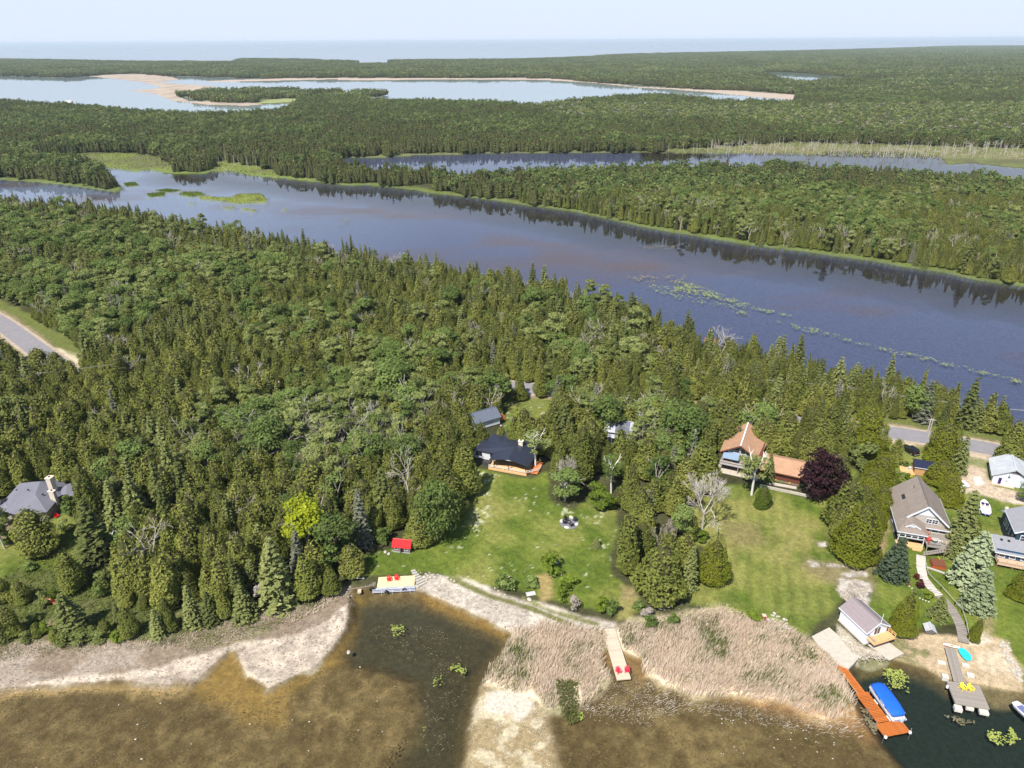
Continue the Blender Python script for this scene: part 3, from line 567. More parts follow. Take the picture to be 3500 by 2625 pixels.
# ------------------------------------------------------------------ trees
def tufts(rng, P, D, size, aspect=0.55, jit=0.5):
    """a small pointed spray at each P, lying across direction D"""
    n = len(P); D = D + rng.normal(0, jit, (n, 3)); D /= np.linalg.norm(D, axis=1)[:, None]
    A = rng.normal(0, 1, (n, 3)); A -= (A * D).sum(1)[:, None] * D; A /= np.linalg.norm(A, axis=1)[:, None]
    B = np.cross(D, A); s = (size * rng.uniform(0.6, 1.35, n))[:, None]
    v = np.stack([P - A * s * 0.5, P - B * s * aspect * 0.5 + A * s * 0.05, P + A * s * 0.6, P + B * s * aspect * 0.5 + A * s * 0.05], 1)
    return v.reshape(-1, 3), np.arange(4 * n).reshape(-1, 4)
def lumps(rng, n, h0=0.0):
    t = rng.uniform(0, 2 * math.pi, n); z = rng.uniform(h0, 1, n); return np.stack([np.cos(t), np.sin(t), z], 1), rng.uniform(0.5, 1.0, n)
def core(rings, prof, rng, h0, h1, R, lump=0.10, shrink=0.70):
    k = 10; V = []; zs = np.linspace(h0, h1, rings)
    for j, z in enumerate(zs):
        t = (z - h0) / (h1 - h0); r = R * prof(t) * shrink
        for i in range(k):
            a = 2 * math.pi * i / k; rr = r * (1 + rng.normal(0, lump)); V.append((rr * math.cos(a), rr * math.sin(a), z * (0.97)))
    F = [(j * k + i, j * k + (i + 1) % k, (j + 1) * k + (i + 1) % k, (j + 1) * k + i) for j in range(rings - 1) for i in range(k)]
    return np.array(V), np.array(F)
def trunk_mb(h, r, lean=0.0, n=6):
    mb = MB(); mb.tube((0, 0, -0.4), (lean * h * 0.4, 0, h * 0.55), r, r * 0.65, n); mb.tube((lean * h * 0.4, 0, h * 0.55), (lean * h, 0.0, h * 0.97), r * 0.65, r * 0.15, n); return mb
def cedar_crown(seed, n=2700, R=0.20, top=0.62, mat=None, size=0.040, low=0.03, lobes=26):
    """unit height crown: dense, lumpy, blunt cone"""
    rng = np.random.default_rng(seed); prof = lambda t: (np.minimum(1, (t * 6 + 0.45)) * (1 - t) ** top * (1 + 0.0 * t))
    L, LS = lumps(rng, lobes, 0.05)
    t = 1 - np.sqrt(rng.uniform(0, 1, n * 2)); t = np.clip(t, 0, 0.99); keep = rng.uniform(0, 1, len(t)) < prof(t) + 0.15; t = t[keep][:n]; n = len(t)
    a = rng.uniform(0, 2 * math.pi, n); u = np.stack([np.cos(a), np.sin(a)], 1)
    bul = np.zeros(n); lobe = np.zeros(n)
    for (lx, ly, lz), ls in zip(L, LS):
        d2 = ((u[:, 0] - lx) ** 2 + (u[:, 1] - ly) ** 2) * 1.6 + ((t - lz) / 0.13) ** 2 * 0.6; g = np.exp(-d2 * 1.5) * ls
        m = g > bul; lobe[m] = ls * 7 % 1; bul = np.maximum(bul, g)
    r = R * prof(t) * (0.74 + 0.48 * bul) * rng.uniform(0.86, 1.05, n); z = low + (1 - low) * (t + 0.02 * bul + rng.normal(0, 0.008, n))
    P = np.stack([u[:, 0] * r, u[:, 1] * r, z], 1); D = np.stack([u[:, 0] * .8, u[:, 1] * .8, np.full(n, 0.55)], 1)
    V, F = tufts(rng, P, D, size); tint = np.repeat(np.clip(rng.normal(0.5, 0.17, n) + (lobe - 0.5) * 0.18, 0, 1), 4)
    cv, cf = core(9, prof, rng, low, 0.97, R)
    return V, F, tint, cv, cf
def spruce_crown(seed, n=1700, R=0.19, layers=15, size=0.042, droop=0.25, full=0.85, low=0.03):
    rng = np.random.default_rng(seed); P = []; D = []; T = []
    per = n // layers
    for k in range(layers):
        h = low + (1 - low) * (1 - (1 - k / (layers - 0.3)) ** 1.0) * 1.0; r = R * (1 - k / (layers + 0.4)) ** full; nb = max(4, int(8 - k * 0.2)); m = int(n * (r / R) / (layers * 0.55)) + 6
        off = rng.uniform(0, 6.28); br = rng.integers(0, nb, m); aa = off + 2 * math.pi * br / nb + rng.normal(0, 0.17, m); f = rng.uniform(0.12, 1.0, m) ** 0.65
        lenb = (0.82 + 0.3 * rng.random(nb))[br]; rr = r * f * lenb
        z = h + rng.normal(0, 0.007, m) - droop * rr * f + 0.012 * (1 - f)
        P.append(np.stack([np.cos(aa) * rr, np.sin(aa) * rr, z], 1)); D.append(np.stack([np.cos(aa) * .35, np.sin(aa) * .35, np.ones(m)], 1)); T.append(np.clip(rng.normal(0.42, 0.13, m) + 0.22 * f ** 2, 0, 1))
    P = np.concatenate(P); D = np.concatenate(D); T = np.concatenate(T)
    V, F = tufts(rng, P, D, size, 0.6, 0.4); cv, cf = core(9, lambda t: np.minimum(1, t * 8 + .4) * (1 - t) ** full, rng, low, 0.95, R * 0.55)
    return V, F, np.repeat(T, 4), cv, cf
def leaf_crown(seed, n=2200, R=0.30, low=0.22, size=0.042, blobs=24, sparse=0.0, flat=1.0):
    rng = np.random.default_rng(seed); B = []
    for i in range(blobs):
        a = rng.uniform(0, 6.28); z = rng.uniform(0, 1); rr = math.sqrt(rng.uniform(0, 1)) * math.sin(math.pi * (0.15 + 0.78 * z)) ** 0.7
        B.append((math.cos(a) * rr * R * 0.8, math.sin(a) * rr * R * 0.8, low + (1 - low) * (0.12 + 0.76 * z), rng.uniform(0.24, 0.42) * R * (1 - sparse * .3), rng.uniform(0.25, 0.75)))
    B = np.array(B); b = rng.integers(0, blobs, n); u = rng.normal(0, 1, (n, 3)); u /= np.linalg.norm(u, axis=1)[:, None]; u[:, 2] = np.where(u[:, 2] < -0.2, -u[:, 2], u[:, 2])
    rad = B[b, 3] * rng.uniform(0.7, 1.08, n); P = B[b, :3] + u * rad[:, None] * np.array([1.15, 1.15, 0.85]); P[:, 2] = np.minimum(P[:, 2], 1.0)
    V, F = tufts(rng, P, u + np.array([0, 0, .5]), size, 0.75, 0.6); T = np.repeat(np.clip(rng.normal(0, 0.15, n) + B[b, 4], 0, 1), 4)
    return V, F, T, B
def branches(mb, rng, a, d, length, r, depth, spread=0.6, n=3, m=0, minr=0.004, ups=0.12):
    e = a + d * length; mb.tube(a, e, r, r * 0.68, 4 if r < 0.02 else 6, m, caps=False)
    if depth == 0: return
    for i in range(n):
        nd = (d + Vector(rng.normal(0, spread, 3)) + Vector((0, 0, ups))).normalized()
        branches(mb, rng, a.lerp(e, rng.uniform(0.55, 1.0)) if i else e, nd, length * rng.uniform(0.62, 0.86), max(minr, r * 0.62), depth - 1, spread, n, m, minr, ups)
def limb_mesh(name, seed, mat, h=1.0, r=0.022, depth=4, spread=0.42, n=3, base=0.3, minr=0.003, forks=1, reach=.5):
    rng = np.random.default_rng(seed); mb = MB(); base_p = Vector((0, 0, -0.03)); top = Vector((rng.normal(0, .02), rng.normal(0, .02), base)); mb.tube(base_p, top, r, r * .8, 7)
    for i in range(4):
        d = Vector((math.cos(i * 1.57 + seed) * reach, math.sin(i * 1.57 + seed) * reach, 1)).normalized(); branches(mb, rng, top - Vector((0, 0, 0.05 * i * base)), d, (1 - base) * 0.34, r * .62, depth, spread, n, 0, minr)
    zmax = max(v[2] for v in mb.v); mb.v = [(v[0], v[1], v[2] / zmax if v[2] > 0 else v[2]) for v in mb.v]; return mb.mesh(name, mat)
def snag_mesh(name, seed, mat):
    rng = np.random.default_rng(seed); mb = MB(); mb.tube((0, 0, -.03), (rng.normal(0, .03), rng.normal(0, .03), 1), .022, .008, 5)
    for i in range(16):
        z = rng.uniform(.25, .95); a = rng.uniform(0, 6.28); l = rng.uniform(.04, .13) * (1.2 - z); mb.tube((0, 0, z), (math.cos(a) * l, math.sin(a) * l, z + rng.uniform(-.02, .05)), .008, .004, 3, caps=False)
    return mb.mesh(name, mat)
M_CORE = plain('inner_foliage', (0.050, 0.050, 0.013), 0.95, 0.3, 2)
def crown_mesh(name, gen, mat):
    r = gen; V, F, T = r[0], r[1], r[2]
    if len(r) == 5:
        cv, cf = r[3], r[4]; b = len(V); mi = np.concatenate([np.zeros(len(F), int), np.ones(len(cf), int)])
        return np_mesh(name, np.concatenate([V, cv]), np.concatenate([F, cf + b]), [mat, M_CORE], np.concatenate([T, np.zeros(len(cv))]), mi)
    return np_mesh(name, V, F, [mat], T)
def unit_trunk(name, r, mat, h=0.9):
    return trunk_mb(h, r, 0.0).mesh(name, mat)
KINDS = {}    # kind -> list of (crown mesh, trunk mesh)
KINDS['cedar'] = [(crown_mesh('cedar_crown', cedar_crown(10 + i, R=[.25, .29, .22, .27, .32, .235][i], top=[.52, .42, .62, .46, .38, .5][i], lobes=[26, 18, 34, 22, 14, 40][i]), M_CEDAR), unit_trunk('cedar_trunk', .014, M_BARK)) for i in range(6)]
KINDS['spire'] = [(crown_mesh('spire_crown', cedar_crown(30 + i, n=1100, R=[.16, .135, .18][i], top=[.8, .9, .75][i], size=.036, lobes=16), M_CEDAR), KINDS['cedar'][0][1]) for i in range(3)]
KINDS['hedge'] = [(crown_mesh('hedge_crown', cedar_crown(50 + i, n=8000, R=.30, top=[.42, .5][i], size=.026, low=.005, lobes=40), M_CEDARG), unit_trunk('hedge_trunk', .02, M_BARK)) for i in range(2)]
KINDS['ball'] = [(crown_mesh('ball_crown', cedar_crown(60, n=4500, R=.52, top=.32, size=.055, low=.0, lobes=30), foliage('yew_foliage', [(0, (.025, .04, .008)), (.5, (.07, .10, .014)), (1, (.14, .18, .03))])), unit_trunk('ball_trunk', .03, M_BARK))]
KINDS['spruce'] = [(crown_mesh('spruce_crown', spruce_crown(70 + i, R=[.19, .22, .165][i]), M_SPRUCE), unit_trunk('spruce_trunk', .013, M_BARK)) for i in range(3)]
KINDS['silver'] = [(crown_mesh('silver_spruce_crown', spruce_crown(80 + i, n=3200, R=.29, layers=14, size=.048, droop=.18, full=.72, low=.01), M_SILVER), KINDS['spruce'][0][1]) for i in range(2)]
KINDS['darkspruce'] = [(crown_mesh('dark_spruce_crown', spruce_crown(85, n=3200, R=.33, layers=13, size=.052, droop=.15, full=.7, low=.01), foliage('blue_spruce_foliage', [(0, (.02, .032, .02)), (.5, (.055, .078, .045)), (1, (.11, .14, .085))])), KINDS['spruce'][0][1])]
KINDS['leaf'] = [(crown_mesh('leaf_crown', leaf_crown(90 + i, R=[.30, .34, .27, .31, .38, .25][i], low=[.22, .15, .3, .25, .2, .12][i], blobs=[24, 30, 16, 20, 34, 18][i]), M_LEAF if i not in (2, 5) else M_LEAFP), limb_mesh('leaf_trunk', 95 + i, M_BARK if i % 2 else M_GREYBARK, depth=2, r=.018, n=2)) for i in range(6)]
KINDS['pale'] = [(crown_mesh('pale_crown', leaf_crown(100 + i, n=1300, R=.26, sparse=.5, blobs=20), M_LEAFP), limb_mesh('pale_trunk', 105 + i, M_GREYBARK, depth=3, r=.014, n=2)) for i in range(2)]
KINDS['birch'] = [(crown_mesh('birch_crown', leaf_crown(110 + i, n=1100, R=.30, low=.35, sparse=.4, size=.038, blobs=18), M_LEAFP if i else M_LEAF), limb_mesh('birch_trunk', 115 + i, M_BIRCH, depth=2, r=.020, n=2, base=.45)) for i in range(2)]
KINDS['lime'] = [(crown_mesh('lime_crown', leaf_crown(120, n=2300, R=.36, low=.38, size=.048, blobs=26), M_LIME), limb_mesh('lime_trunk', 121, M_GREYBARK, depth=3, r=.018, n=2))]
KINDS['purple'] = [(crown_mesh('purple_crown', leaf_crown(130, n=4200, R=.50, low=.05, size=.055, blobs=44), M_PURPLE), limb_mesh('purple_trunk', 131, M_BARK, depth=3, r=.022, n=3, base=.2))]
KINDS['big'] = [(crown_mesh('broad_crown', leaf_crown(135, n=4200, R=.56, low=.15, size=.050, blobs=46), M_LEAF), limb_mesh('broad_trunk', 136, M_BARK, depth=3, r=.025, n=3))]
KINDS['bush'] = [(crown_mesh('bush_crown', leaf_crown(140 + i, n=1200, R=.55, low=.0, size=.10, blobs=16), [M_GRASSY, M_LEAF, M_LEAFP][i]), unit_trunk('bush_stem', .03, M_BARK, .5)) for i in range(3)]
KINDS['redbush'] = [(crown_mesh('red_bush_crown', leaf_crown(145, n=900, R=.55, low=.0, size=.11, blobs=12), foliage('red_leaf', [(0, (.03, .008, .01)), (.5, (.07, .015, .02)), (1, (.13, .03, .03))])), KINDS['bush'][0][1])]
KINDS['dead'] = [(limb_mesh('bare_crown', 150 + i, M_GREYBARK, depth=5, r=.019, n=3, spread=.34, base=.34, minr=.0024, reach=.9), None) for i in range(2)]
KINDS['deadsmall'] = [(limb_mesh('bare_branches', 160 + i, M_GREYBARK, depth=4, r=.014, n=2, spread=.5, base=.35, minr=.003), None) for i in range(2)]
KINDS['snag'] = [(snag_mesh('snag_pole', 170 + i, M_GREYBARK), None) for i in range(3)]
KINDS['drybush'] = [(crown_mesh('dry_bush_crown', leaf_crown(180, n=900, R=.5, low=0, size=.09, blobs=12), M_DEADF), KINDS['bush'][0][1])]
KINDS['greyspruce'] = [(crown_mesh('grey_spruce_crown', spruce_crown(88, R=.17), foliage('grey_needles', [(0, (.06, .065, .045)), (.5, (.14, .145, .10)), (1, (.24, .24, .18))], .1)), KINDS['spruce'][0][1])]
NAMES = {'cedar': ('cedar_tree', 'tree'), 'spire': ('cedar_tree', 'tree'), 'hedge': ('cedar_tree', 'tree'), 'ball': ('clipped_shrub', 'shrub'), 'spruce': ('spruce_tree', 'tree'), 'silver': ('spruce_tree', 'tree'),
         'darkspruce': ('spruce_tree', 'tree'), 'leaf': ('leafy_tree', 'tree'), 'pale': ('leafy_tree', 'tree'), 'birch': ('birch_tree', 'tree'), 'lime': ('maple_tree', 'tree'), 'purple': ('maple_tree', 'tree'),
         'big': ('leafy_tree', 'tree'), 'bush': ('bush', 'bush'), 'redbush': ('bush', 'bush'), 'dead': ('bare_tree', 'tree'), 'deadsmall': ('bare_tree', 'tree'), 'snag': ('dead_snag', 'tree'), 'drybush': ('bush', 'bush'), 'greyspruce': ('spruce_tree', 'tree')}
RAD = {'cedar': .257, 'spire': .13, 'hedge': .30, 'ball': .52, 'spruce': .19, 'silver': .29, 'darkspruce': .33, 'leaf': .33, 'pale': .3, 'birch': .32, 'lime': .40, 'purple': .5, 'big': .56, 'bush': .55, 'redbush': .55, 'dead': .36, 'deadsmall': .3, 'snag': .1, 'drybush': .5, 'greyspruce': .17}
for k_, l_ in KINDS.items():
    q_ = []
    for cr_, _t in l_:
        a_ = np.empty(len(cr_.vertices) * 3, np.float32); cr_.vertices.foreach_get('co', a_); a_ = a_.reshape(-1, 3); q_.append(np.percentile(np.hypot(a_[:, 0], a_[:, 1]), 97))
    RAD[k_] = float(np.mean(q_))
trng = random.Random(5)
def tree(kind, x, y, h, label, group=None, width=None, rz=None, var=None, z=LAND, parts=True):
    cr, tk = KINDS[kind][trng.randrange(len(KINDS[kind])) if var is None else var]
    nm, cat = NAMES[kind]; sxy = 1.0 if width is None else (width / 2) / (RAD[kind] * h)
    rz = trng.uniform(0, 6.28) if rz is None else rz; lean = (trng.uniform(-.035, .035), trng.uniform(-.035, .035))
    if tk is None or not parts:
        o = bpy.data.objects.new(nm, cr); root = o
    else:
        root = bpy.data.objects.new(nm, None); root.empty_display_size = .5
        for pn, me in (('trunk', tk), ('crown', cr)):
            link(bpy.data.objects.new(pn, me), root)
    root.location = (x, y, z - 0.05); root.rotation_euler = (lean[0], lean[1], rz); root.scale = (h * sxy, h * sxy * trng.uniform(.9, 1.1), h)
    link(root); tag(root, label, cat, group); PLACED.append((x, y, RAD[kind] * h * sxy)); return root
PLACED = []
def px_tree(kind, k, base, top, wpx, label, group=None, var=None, cut=1.0, z=LAND):
    """a tree measured in the photograph: foot, tip and crown width -> place, height and spread"""
    bx, by = src(k, *base); tx, ty = src(k, *top); X, Y = ground(bx, by, z)
    lo, hi = 0.2, 30
    for _ in range(30):
        m_ = (lo + hi) / 2
        if project(X, Y, z + m_)[1] > ty: lo = m_
        else: hi = m_
    h = lo; w = wpx * VIEWS[k][2]; p0 = project(X, Y, z + h / 2); p1 = project(X + 1, Y, z + h / 2); width = w / math.hypot(p1[0] - p0[0], p1[1] - p0[1])
    # the foot of a bushy crown hides behind its own near side: step back half a radius
    off = 0.35 * width / 2 * cut; n_ = math.hypot(X, Y); X += X / n_ * off; Y += Y / n_ * off
    return tree(kind, X, Y, h, label, group, width, var=var, z=z)
T = px_tree
def grp(kind, k, rows, label, group):
    words_ = ['first', 'second', 'third', 'fourth', 'fifth', 'sixth', 'seventh', 'eighth', 'ninth', 'tenth', 'eleventh', 'twelfth', 'thirteenth', 'fourteenth']
    n_ = len(rows); rows = sorted(rows, key=lambda r_: r_[0][0])
    for i_, (b, t, w) in enumerate(rows):
        o_ = 'leftmost' if i_ == 0 else 'rightmost' if i_ == n_ - 1 else (words_[i_] + ' from the left' if i_ < n_ / 2 else words_[n_ - 1 - i_] + ' from the right')
        px_tree(kind, k, b, t, w, label + ', ' + o_, group)
# left house and shore
T('cedar', 'A', (340, 1225), (250, 840), 310, 'round olive cedar alone on the grass before the grey hip-roofed house')
T('spruce', 'A', (850, 1330), (770, 790), 380, 'broad blue-green spruce in front of the pale picnic table')
T('cedar', 'A', (640, 1530), (580, 1200), 260, 'low dark cedar at the bottom corner of the left house lawn')
T('cedar', 'A', (800, 990), (770, 430), 240, 'tall thick cedar hiding the right end of the grey hip-roofed house')
T('leaf', 'A', (50, 1190), (40, 830), 270, 'loose leafy tree at the left edge below the stone chimney')
T('bush', 'A', (610, 880), (600, 730), 170, 'round green bush against the wall of the grey hip-roofed house', var=1)
grp('spruce', 'A', [((1000, 1000), (960, 610), 200), ((1210, 1040), (1180, 560), 240), ((1400, 950), (1390, 430), 210), ((1570, 880), (1530, 450), 230), ((1960, 1120), (1980, 770), 170), ((1840, 1120), (1840, 880), 120)],
    'layered green spruce right of the picnic table', 'spruces right of the picnic table')
T('deadsmall', 'A', (1960, 1290), (1970, 1090), 230, 'small white forked dead tree between spruces in the left wood')
T('bush', 'A', (1120, 1090), (1110, 930), 160, 'yellow-green bush just right of the picnic table', var=0)
T('deadsmall', 'm4', (770, 860), (745, 650), 130, 'large bare grey tree standing above the wood right of the road')
T('bush', 'E', (820, 60), (815, -10), 60, 'small bright yellow-green sapling on the left shore slope', var=0)
T('spruce', 'E', (630, 420), (610, 90), 260, 'bushy grey-green pine on the left shore below the red canoe')
grp('cedar', 'E', [((120, 430), (110, 190), 190), ((40, 150), (40, -80), 200), ((200, 150), (170, -20), 180), ((1110, 440), (1130, 190), 170), ((1450, 380), (1440, 90), 160), ((1620, 120), (1640, -120), 180), ((1900, 290), (1910, 0), 150), ((1090, 170), (1100, 10), 200), ((1230, 200), (1230, 80), 110), ((480, 480), (490, 370), 130), ((1780, 60), (1770, -160), 180), ((900, 420), (905, 300), 120), ((330, 440), (320, 320), 130)],
    'small olive cedar on the left shore slope', 'small cedars on the left shore slope')
grp('spruce', 'E', [((1345, 440), (1345, 210), 170), ((1640, 350), (1620, 20), 190), ((1790, 320), (1790, 60), 150), ((2070, 280), (2050, 20), 210), ((1010, 330), (1010, 160), 110), ((40, 480), (30, 260), 90)],
    'young blue-green spruce on the left shore slope', 'young spruces on the left shore slope')
grp('bush', 'E', [((240, 480), (240, 400), 110), ((700, 480), (700, 390), 200), ((560, 500), (560, 420), 160), ((860, 470), (860, 400), 150), ((390, 200), (390, 60), 110), ((460, 110), (460, 40), 90), ((400, 420), (400, 330), 120), ((1000, 470), (1000, 400), 120), ((300, 300), (300, 220), 120)],
    'low green bush in the thicket above the left beach', 'bushes above the left beach')
grp('bush', 'A', [((260, 1360), (260, 1290), 120), ((900, 1500), (900, 1370), 170), ((1280, 1200), (1280, 1090), 160), ((1330, 1100), (1330, 1010), 120), ((560, 1020), (620, 930), 120), ((850, 1590), (830, 1450), 100), ((100, 1120), (100, 1030), 160)],
    'green bush at the rough edge of the left house lawn', 'bushes round the left house lawn')
T('drybush', 'B', (140, 1620), (130, 1450), 170, 'dry grey-brown bush at the foot of the shore cedars')
# middle wood edge
T('lime', 'B', (520, 1290), (520, 790), 350, 'bright yellow-green maple in the dark wood left of the red-roofed shed')
T('leaf', 'B', (740, 1340), (790, 940), 400, 'dark green leafy tree in front of the yellow-green maple', var=1)
T('greyspruce', 'B', (970, 1150), (900, 670), 190, 'silver-grey narrow spruce between the maple and the red-roofed shed')
T('big', 'B', (1600, 1130), (1590, 660), 400, 'large dark leafy tree with grey limbs right of the red-roofed shed')
T('cedar', 'B', (1440, 1150), (1420, 850), 270, 'leaning olive cedar directly right of the red shed roof')
T('cedar', 'B', (1230, 1010), (1220, 680), 190, 'cedar standing behind the red shed roof')
T('cedar', 'B', (1830, 740), (1720, 300), 330, 'wide dark cedar at the wood corner below the black-roofed cottage')
T('cedar', 'B', (1700, 900), (1660, 560), 250, 'cedar at the lawn edge above the large dark leafy tree')
T('cedar', 'B', (520, 1590), (480, 1240), 330, 'full olive cedar at the bank left of the bare wooden deck')
T('spruce', 'B', (280, 1490), (270, 1210), 190, 'grey-green spruce left of the full cedar on the bank')
T('spruce', 'B', (50, 1510), (30, 1280), 220, 'pale spruce on the bank at the beach edge')
T('cedar', 'B', (700, 1560), (690, 1330), 200, 'shadowed cedar at the top of the cove bank')
T('cedar', 'B', (880, 1400), (860, 1150), 220, 'dark cedar on the grass edge left of the shed stone patch')
T('bush', 'B', (1130, 1130), (1130, 1010), 160, 'low leafy bush behind the red-roofed shed, left end', var=1)
T('deadsmall', 'B', (790, 950), (785, 820), 110, 'small bare grey tree beside the silver-grey spruce')
# lawn trees, centre
T('leaf', 'C', (570, 800), (560, 520), 290, 'lush green leafy tree at the lawn top right of the wooden porch', var=0)
T('dead', 'C', (575, 700), (560, 390), 190, 'white forked dead birch rising from the lush green tree')
T('birch', 'C', (955, 720), (905, 400), 200, 'leaning birch with white trunk between the lawn and the hidden white cabin')
T('birch', 'C', (320, 505), (290, 190), 250, 'birch with grey trunk growing through the corner of the wooden porch')
grp('cedar', 'C', [((700, 620), (600, 90), 260), ((760, 570), (730, 180), 190), ((470, 420), (460, 120), 200), ((520, 560), (520, 240), 180), ((850, 380), (800, 100), 170)], 'tall olive cedar right of the black-roofed cottage', 'cedars right of the black-roofed cottage')
T('cedar', 'C', (1110, 860), (1120, 440), 220, 'tall narrow cedar right of the leaning white-trunked birch')
T('bush', 'C', (900, 860), (900, 700), 210, 'bright green thicket at the right edge of the middle lawn', var=0)
T('bush', 'C', (830, 760), (850, 620), 170, 'yellow-green thicket below the leaning birch', var=0)
T('greyspruce', 'C', (1250, 900), (1230, 690), 170, 'grey-green young spruce in the belt between two lawns')
T('cedar', 'C', (1080, 1400), (1080, 860), 290, 'tall olive cedar at the left side of the tree belt on the lawn')
T('cedar', 'C', (1350, 1590), (1300, 1160), 430, 'widest olive cedar at the shore end of the tree belt')
T('hedge', 'C', (1790, 1460), (1760, 1090), 290, 'rounded yellow-olive cedar at the right lawn below the bare tree')
T('spruce', 'C', (1590, 1520), (1570, 1150), 200, 'blue-green spruce squeezed between the widest cedar and the rounded cedar')
T('drybush', 'C', (1450, 1150), (1430, 900), 150, 'grey half-dead tree in the middle of the tree belt')
T('deadsmall', 'C', (1350, 1250), (1370, 1000), 190, 'small leafless grey tree in the tree belt')
T('leaf', 'C', (1540, 1150), (1520, 820), 220, 'dark green tree left of the big bare tree trunk')
T('dead', 'C', (1715, 1050), (1780, 570), 440, 'big bare grey tree with wide branches on the right lawn')
grp('cedar', 'C', [((1200, 1250), (1190, 950), 260), ((1240, 1100), (1230, 800), 220), ((1430, 1330), (1430, 1040), 240), ((1560, 1330), (1540, 1050), 230), ((1580, 1120), (1560, 850), 220), ((1300, 860), (1290, 590), 240), ((1420, 820), (1400, 540), 250), ((1180, 960), (1190, 660), 220), ((1560, 760), (1550, 400), 260)], 'olive cedar packed inside the belt between the two lawns', 'cedars in the belt between the lawns')
T('bush', 'C', (1700, 1110), (1700, 1030), 150, 'green weeds round the foot of the big bare tree', var=0)
T('cedar', 'C', (1700, 680), (1690, 290), 430, 'broad olive cedar beside the chalet balcony')
T('cedar', 'C', (1240, 600), (1240, 220), 280, 'cedar in the belt behind the grey-green young spruce')
T('leaf', 'C', (1330, 720), (1300, 400), 230, 'mid green tree in the belt left of the broad cedar', var=0)
T('cedar', 'C', (1480, 900), (1470, 560), 200, 'dark cedar behind the big bare tree')
T('big', 'C', (1520, 420), (1500, 10), 560, 'very broad green domed tree left of the brown-roofed chalet')
T('spruce', 'C', (830, 1165), (825, 1070), 75, 'small conifer sapling alone on the middle lawn')
T('birch', 'C', (2130, 745), (2150, 380), 300, 'white-trunked birch with pale leaves before the chalet balcony', var=1)
T('ball', 'D', (10, 830), (10, 650), 160, 'clipped round green shrub on the lawn below the chalet')
T('spruce', 'D', (60, 610), (65, 360), 120, 'narrow blue-green spruce against the brown chalet roof')
T('purple', 'D', (490, 790), (500, 385), 370, 'dark purple-leaved maple at the end of the brown-roofed wing')
# east side
T('hedge', 'D', (860, 375), (830, -10), 390, 'huge yellow-olive cedar left of the road gap')
T('cedar', 'D', (490, 385), (480, 80), 240, 'cedar right of the small white garden shed')
T('cedar', 'D', (1110, 445), (1110, 240), 140, 'small cone-shaped cedar between the road and the garden')
T('bush', 'D', (870, 510), (850, 310), 290, 'silvery green willow bush above the garden cedars', var=2)
T('hedge', 'D', (990, 640), (940, 400), 300, 'cedar at the upper end of the row left of the grey-roofed house')
T('hedge', 'D', (900, 770), (890, 520), 270, 'cedar second from the top of the row left of the grey-roofed house')
T('hedge', 'D', (980, 900), (990, 640), 220, 'cedar touching the left eave of the grey-roofed house')
T('hedge', 'D', (760, 1275), (780, 800), 420, 'largest dense yellow-olive cedar on the right lawn')
T('hedge', 'D', (980, 1000), (980, 850), 150, 'small cedar tucked behind the largest yellow-olive cedar')
T('darkspruce', 'D', (1090, 1430), (1120, 1090), 270, 'dark blue-green spruce on the lawn before the grey-roofed house')
T('hedge', 'D', (1500, 450), (1480, 110), 330, 'tall cedar beside the black car')
T('hedge', 'D', (1500, 640), (1490, 430), 270, 'cedar right of the dark shed roof')
T('hedge', 'D', (1570, 800), (1580, 560), 240, 'cedar at the upper right eave of the grey-roofed house')
T('spruce', 'D', (1640, 540), (1660, 210), 140, 'spruce at the left edge of the gravel drive')
T('spruce', 'D', (1650, 1180), (1670, 690), 280, 'tall dark spruce right of the grey-roofed house')
T('spruce', 'D', (1610, 1260), (1600, 1010), 170, 'spruce crowding the deck of the grey-roofed house')
T('silver', 'D', (1720, 1500), (1750, 1040), 350, 'large pale silver-green spruce above the plank path')
T('silver', 'D', (1790, 1700), (1790, 1370), 270, 'pale silver-green spruce lower down beside the plank path')
T('hedge', 'D', (1790, 1090), (1785, 930), 100, 'slim yellow-green cedar right of the tall dark spruce')
T('cedar', 'D', (2050, 490), (2060, 80), 260, 'leaning cedar over the corner of the grey workshop')
T('cedar', 'D', (2190, 400), (2190, 100), 180, 'cedar behind the grey workshop roof')
T('leaf', 'D', (2190, 780), (2190, 620), 120, 'leafy bush at the right edge below the workshop')
T('hedge', 'D', (2160, 1600), (2180, 1370), 230, 'round cedar at the right edge below the blue house')
T('hedge', 'H', (1170, 425), (1160, 60), 230, 'cedar beside the white boathouse')
T('spruce', 'H', (1480, 285), (1480, 100), 170, 'young open spruce between the plank path and the boathouse cedar')
T('hedge', 'H', (1780, 475), (1780, 275), 110, 'small cedar right of the foot of the plank stairs')
grp('cedar', 'D', [((150, 285), (140, 10), 170), ((205, 295), (200, 10), 160), ((380, 250), (360, -20), 190), ((560, 260), (570, -60), 210), ((440, 260), (450, 0), 190)], 'cedar in the row behind the chalet wing', 'cedars behind the chalet wing')
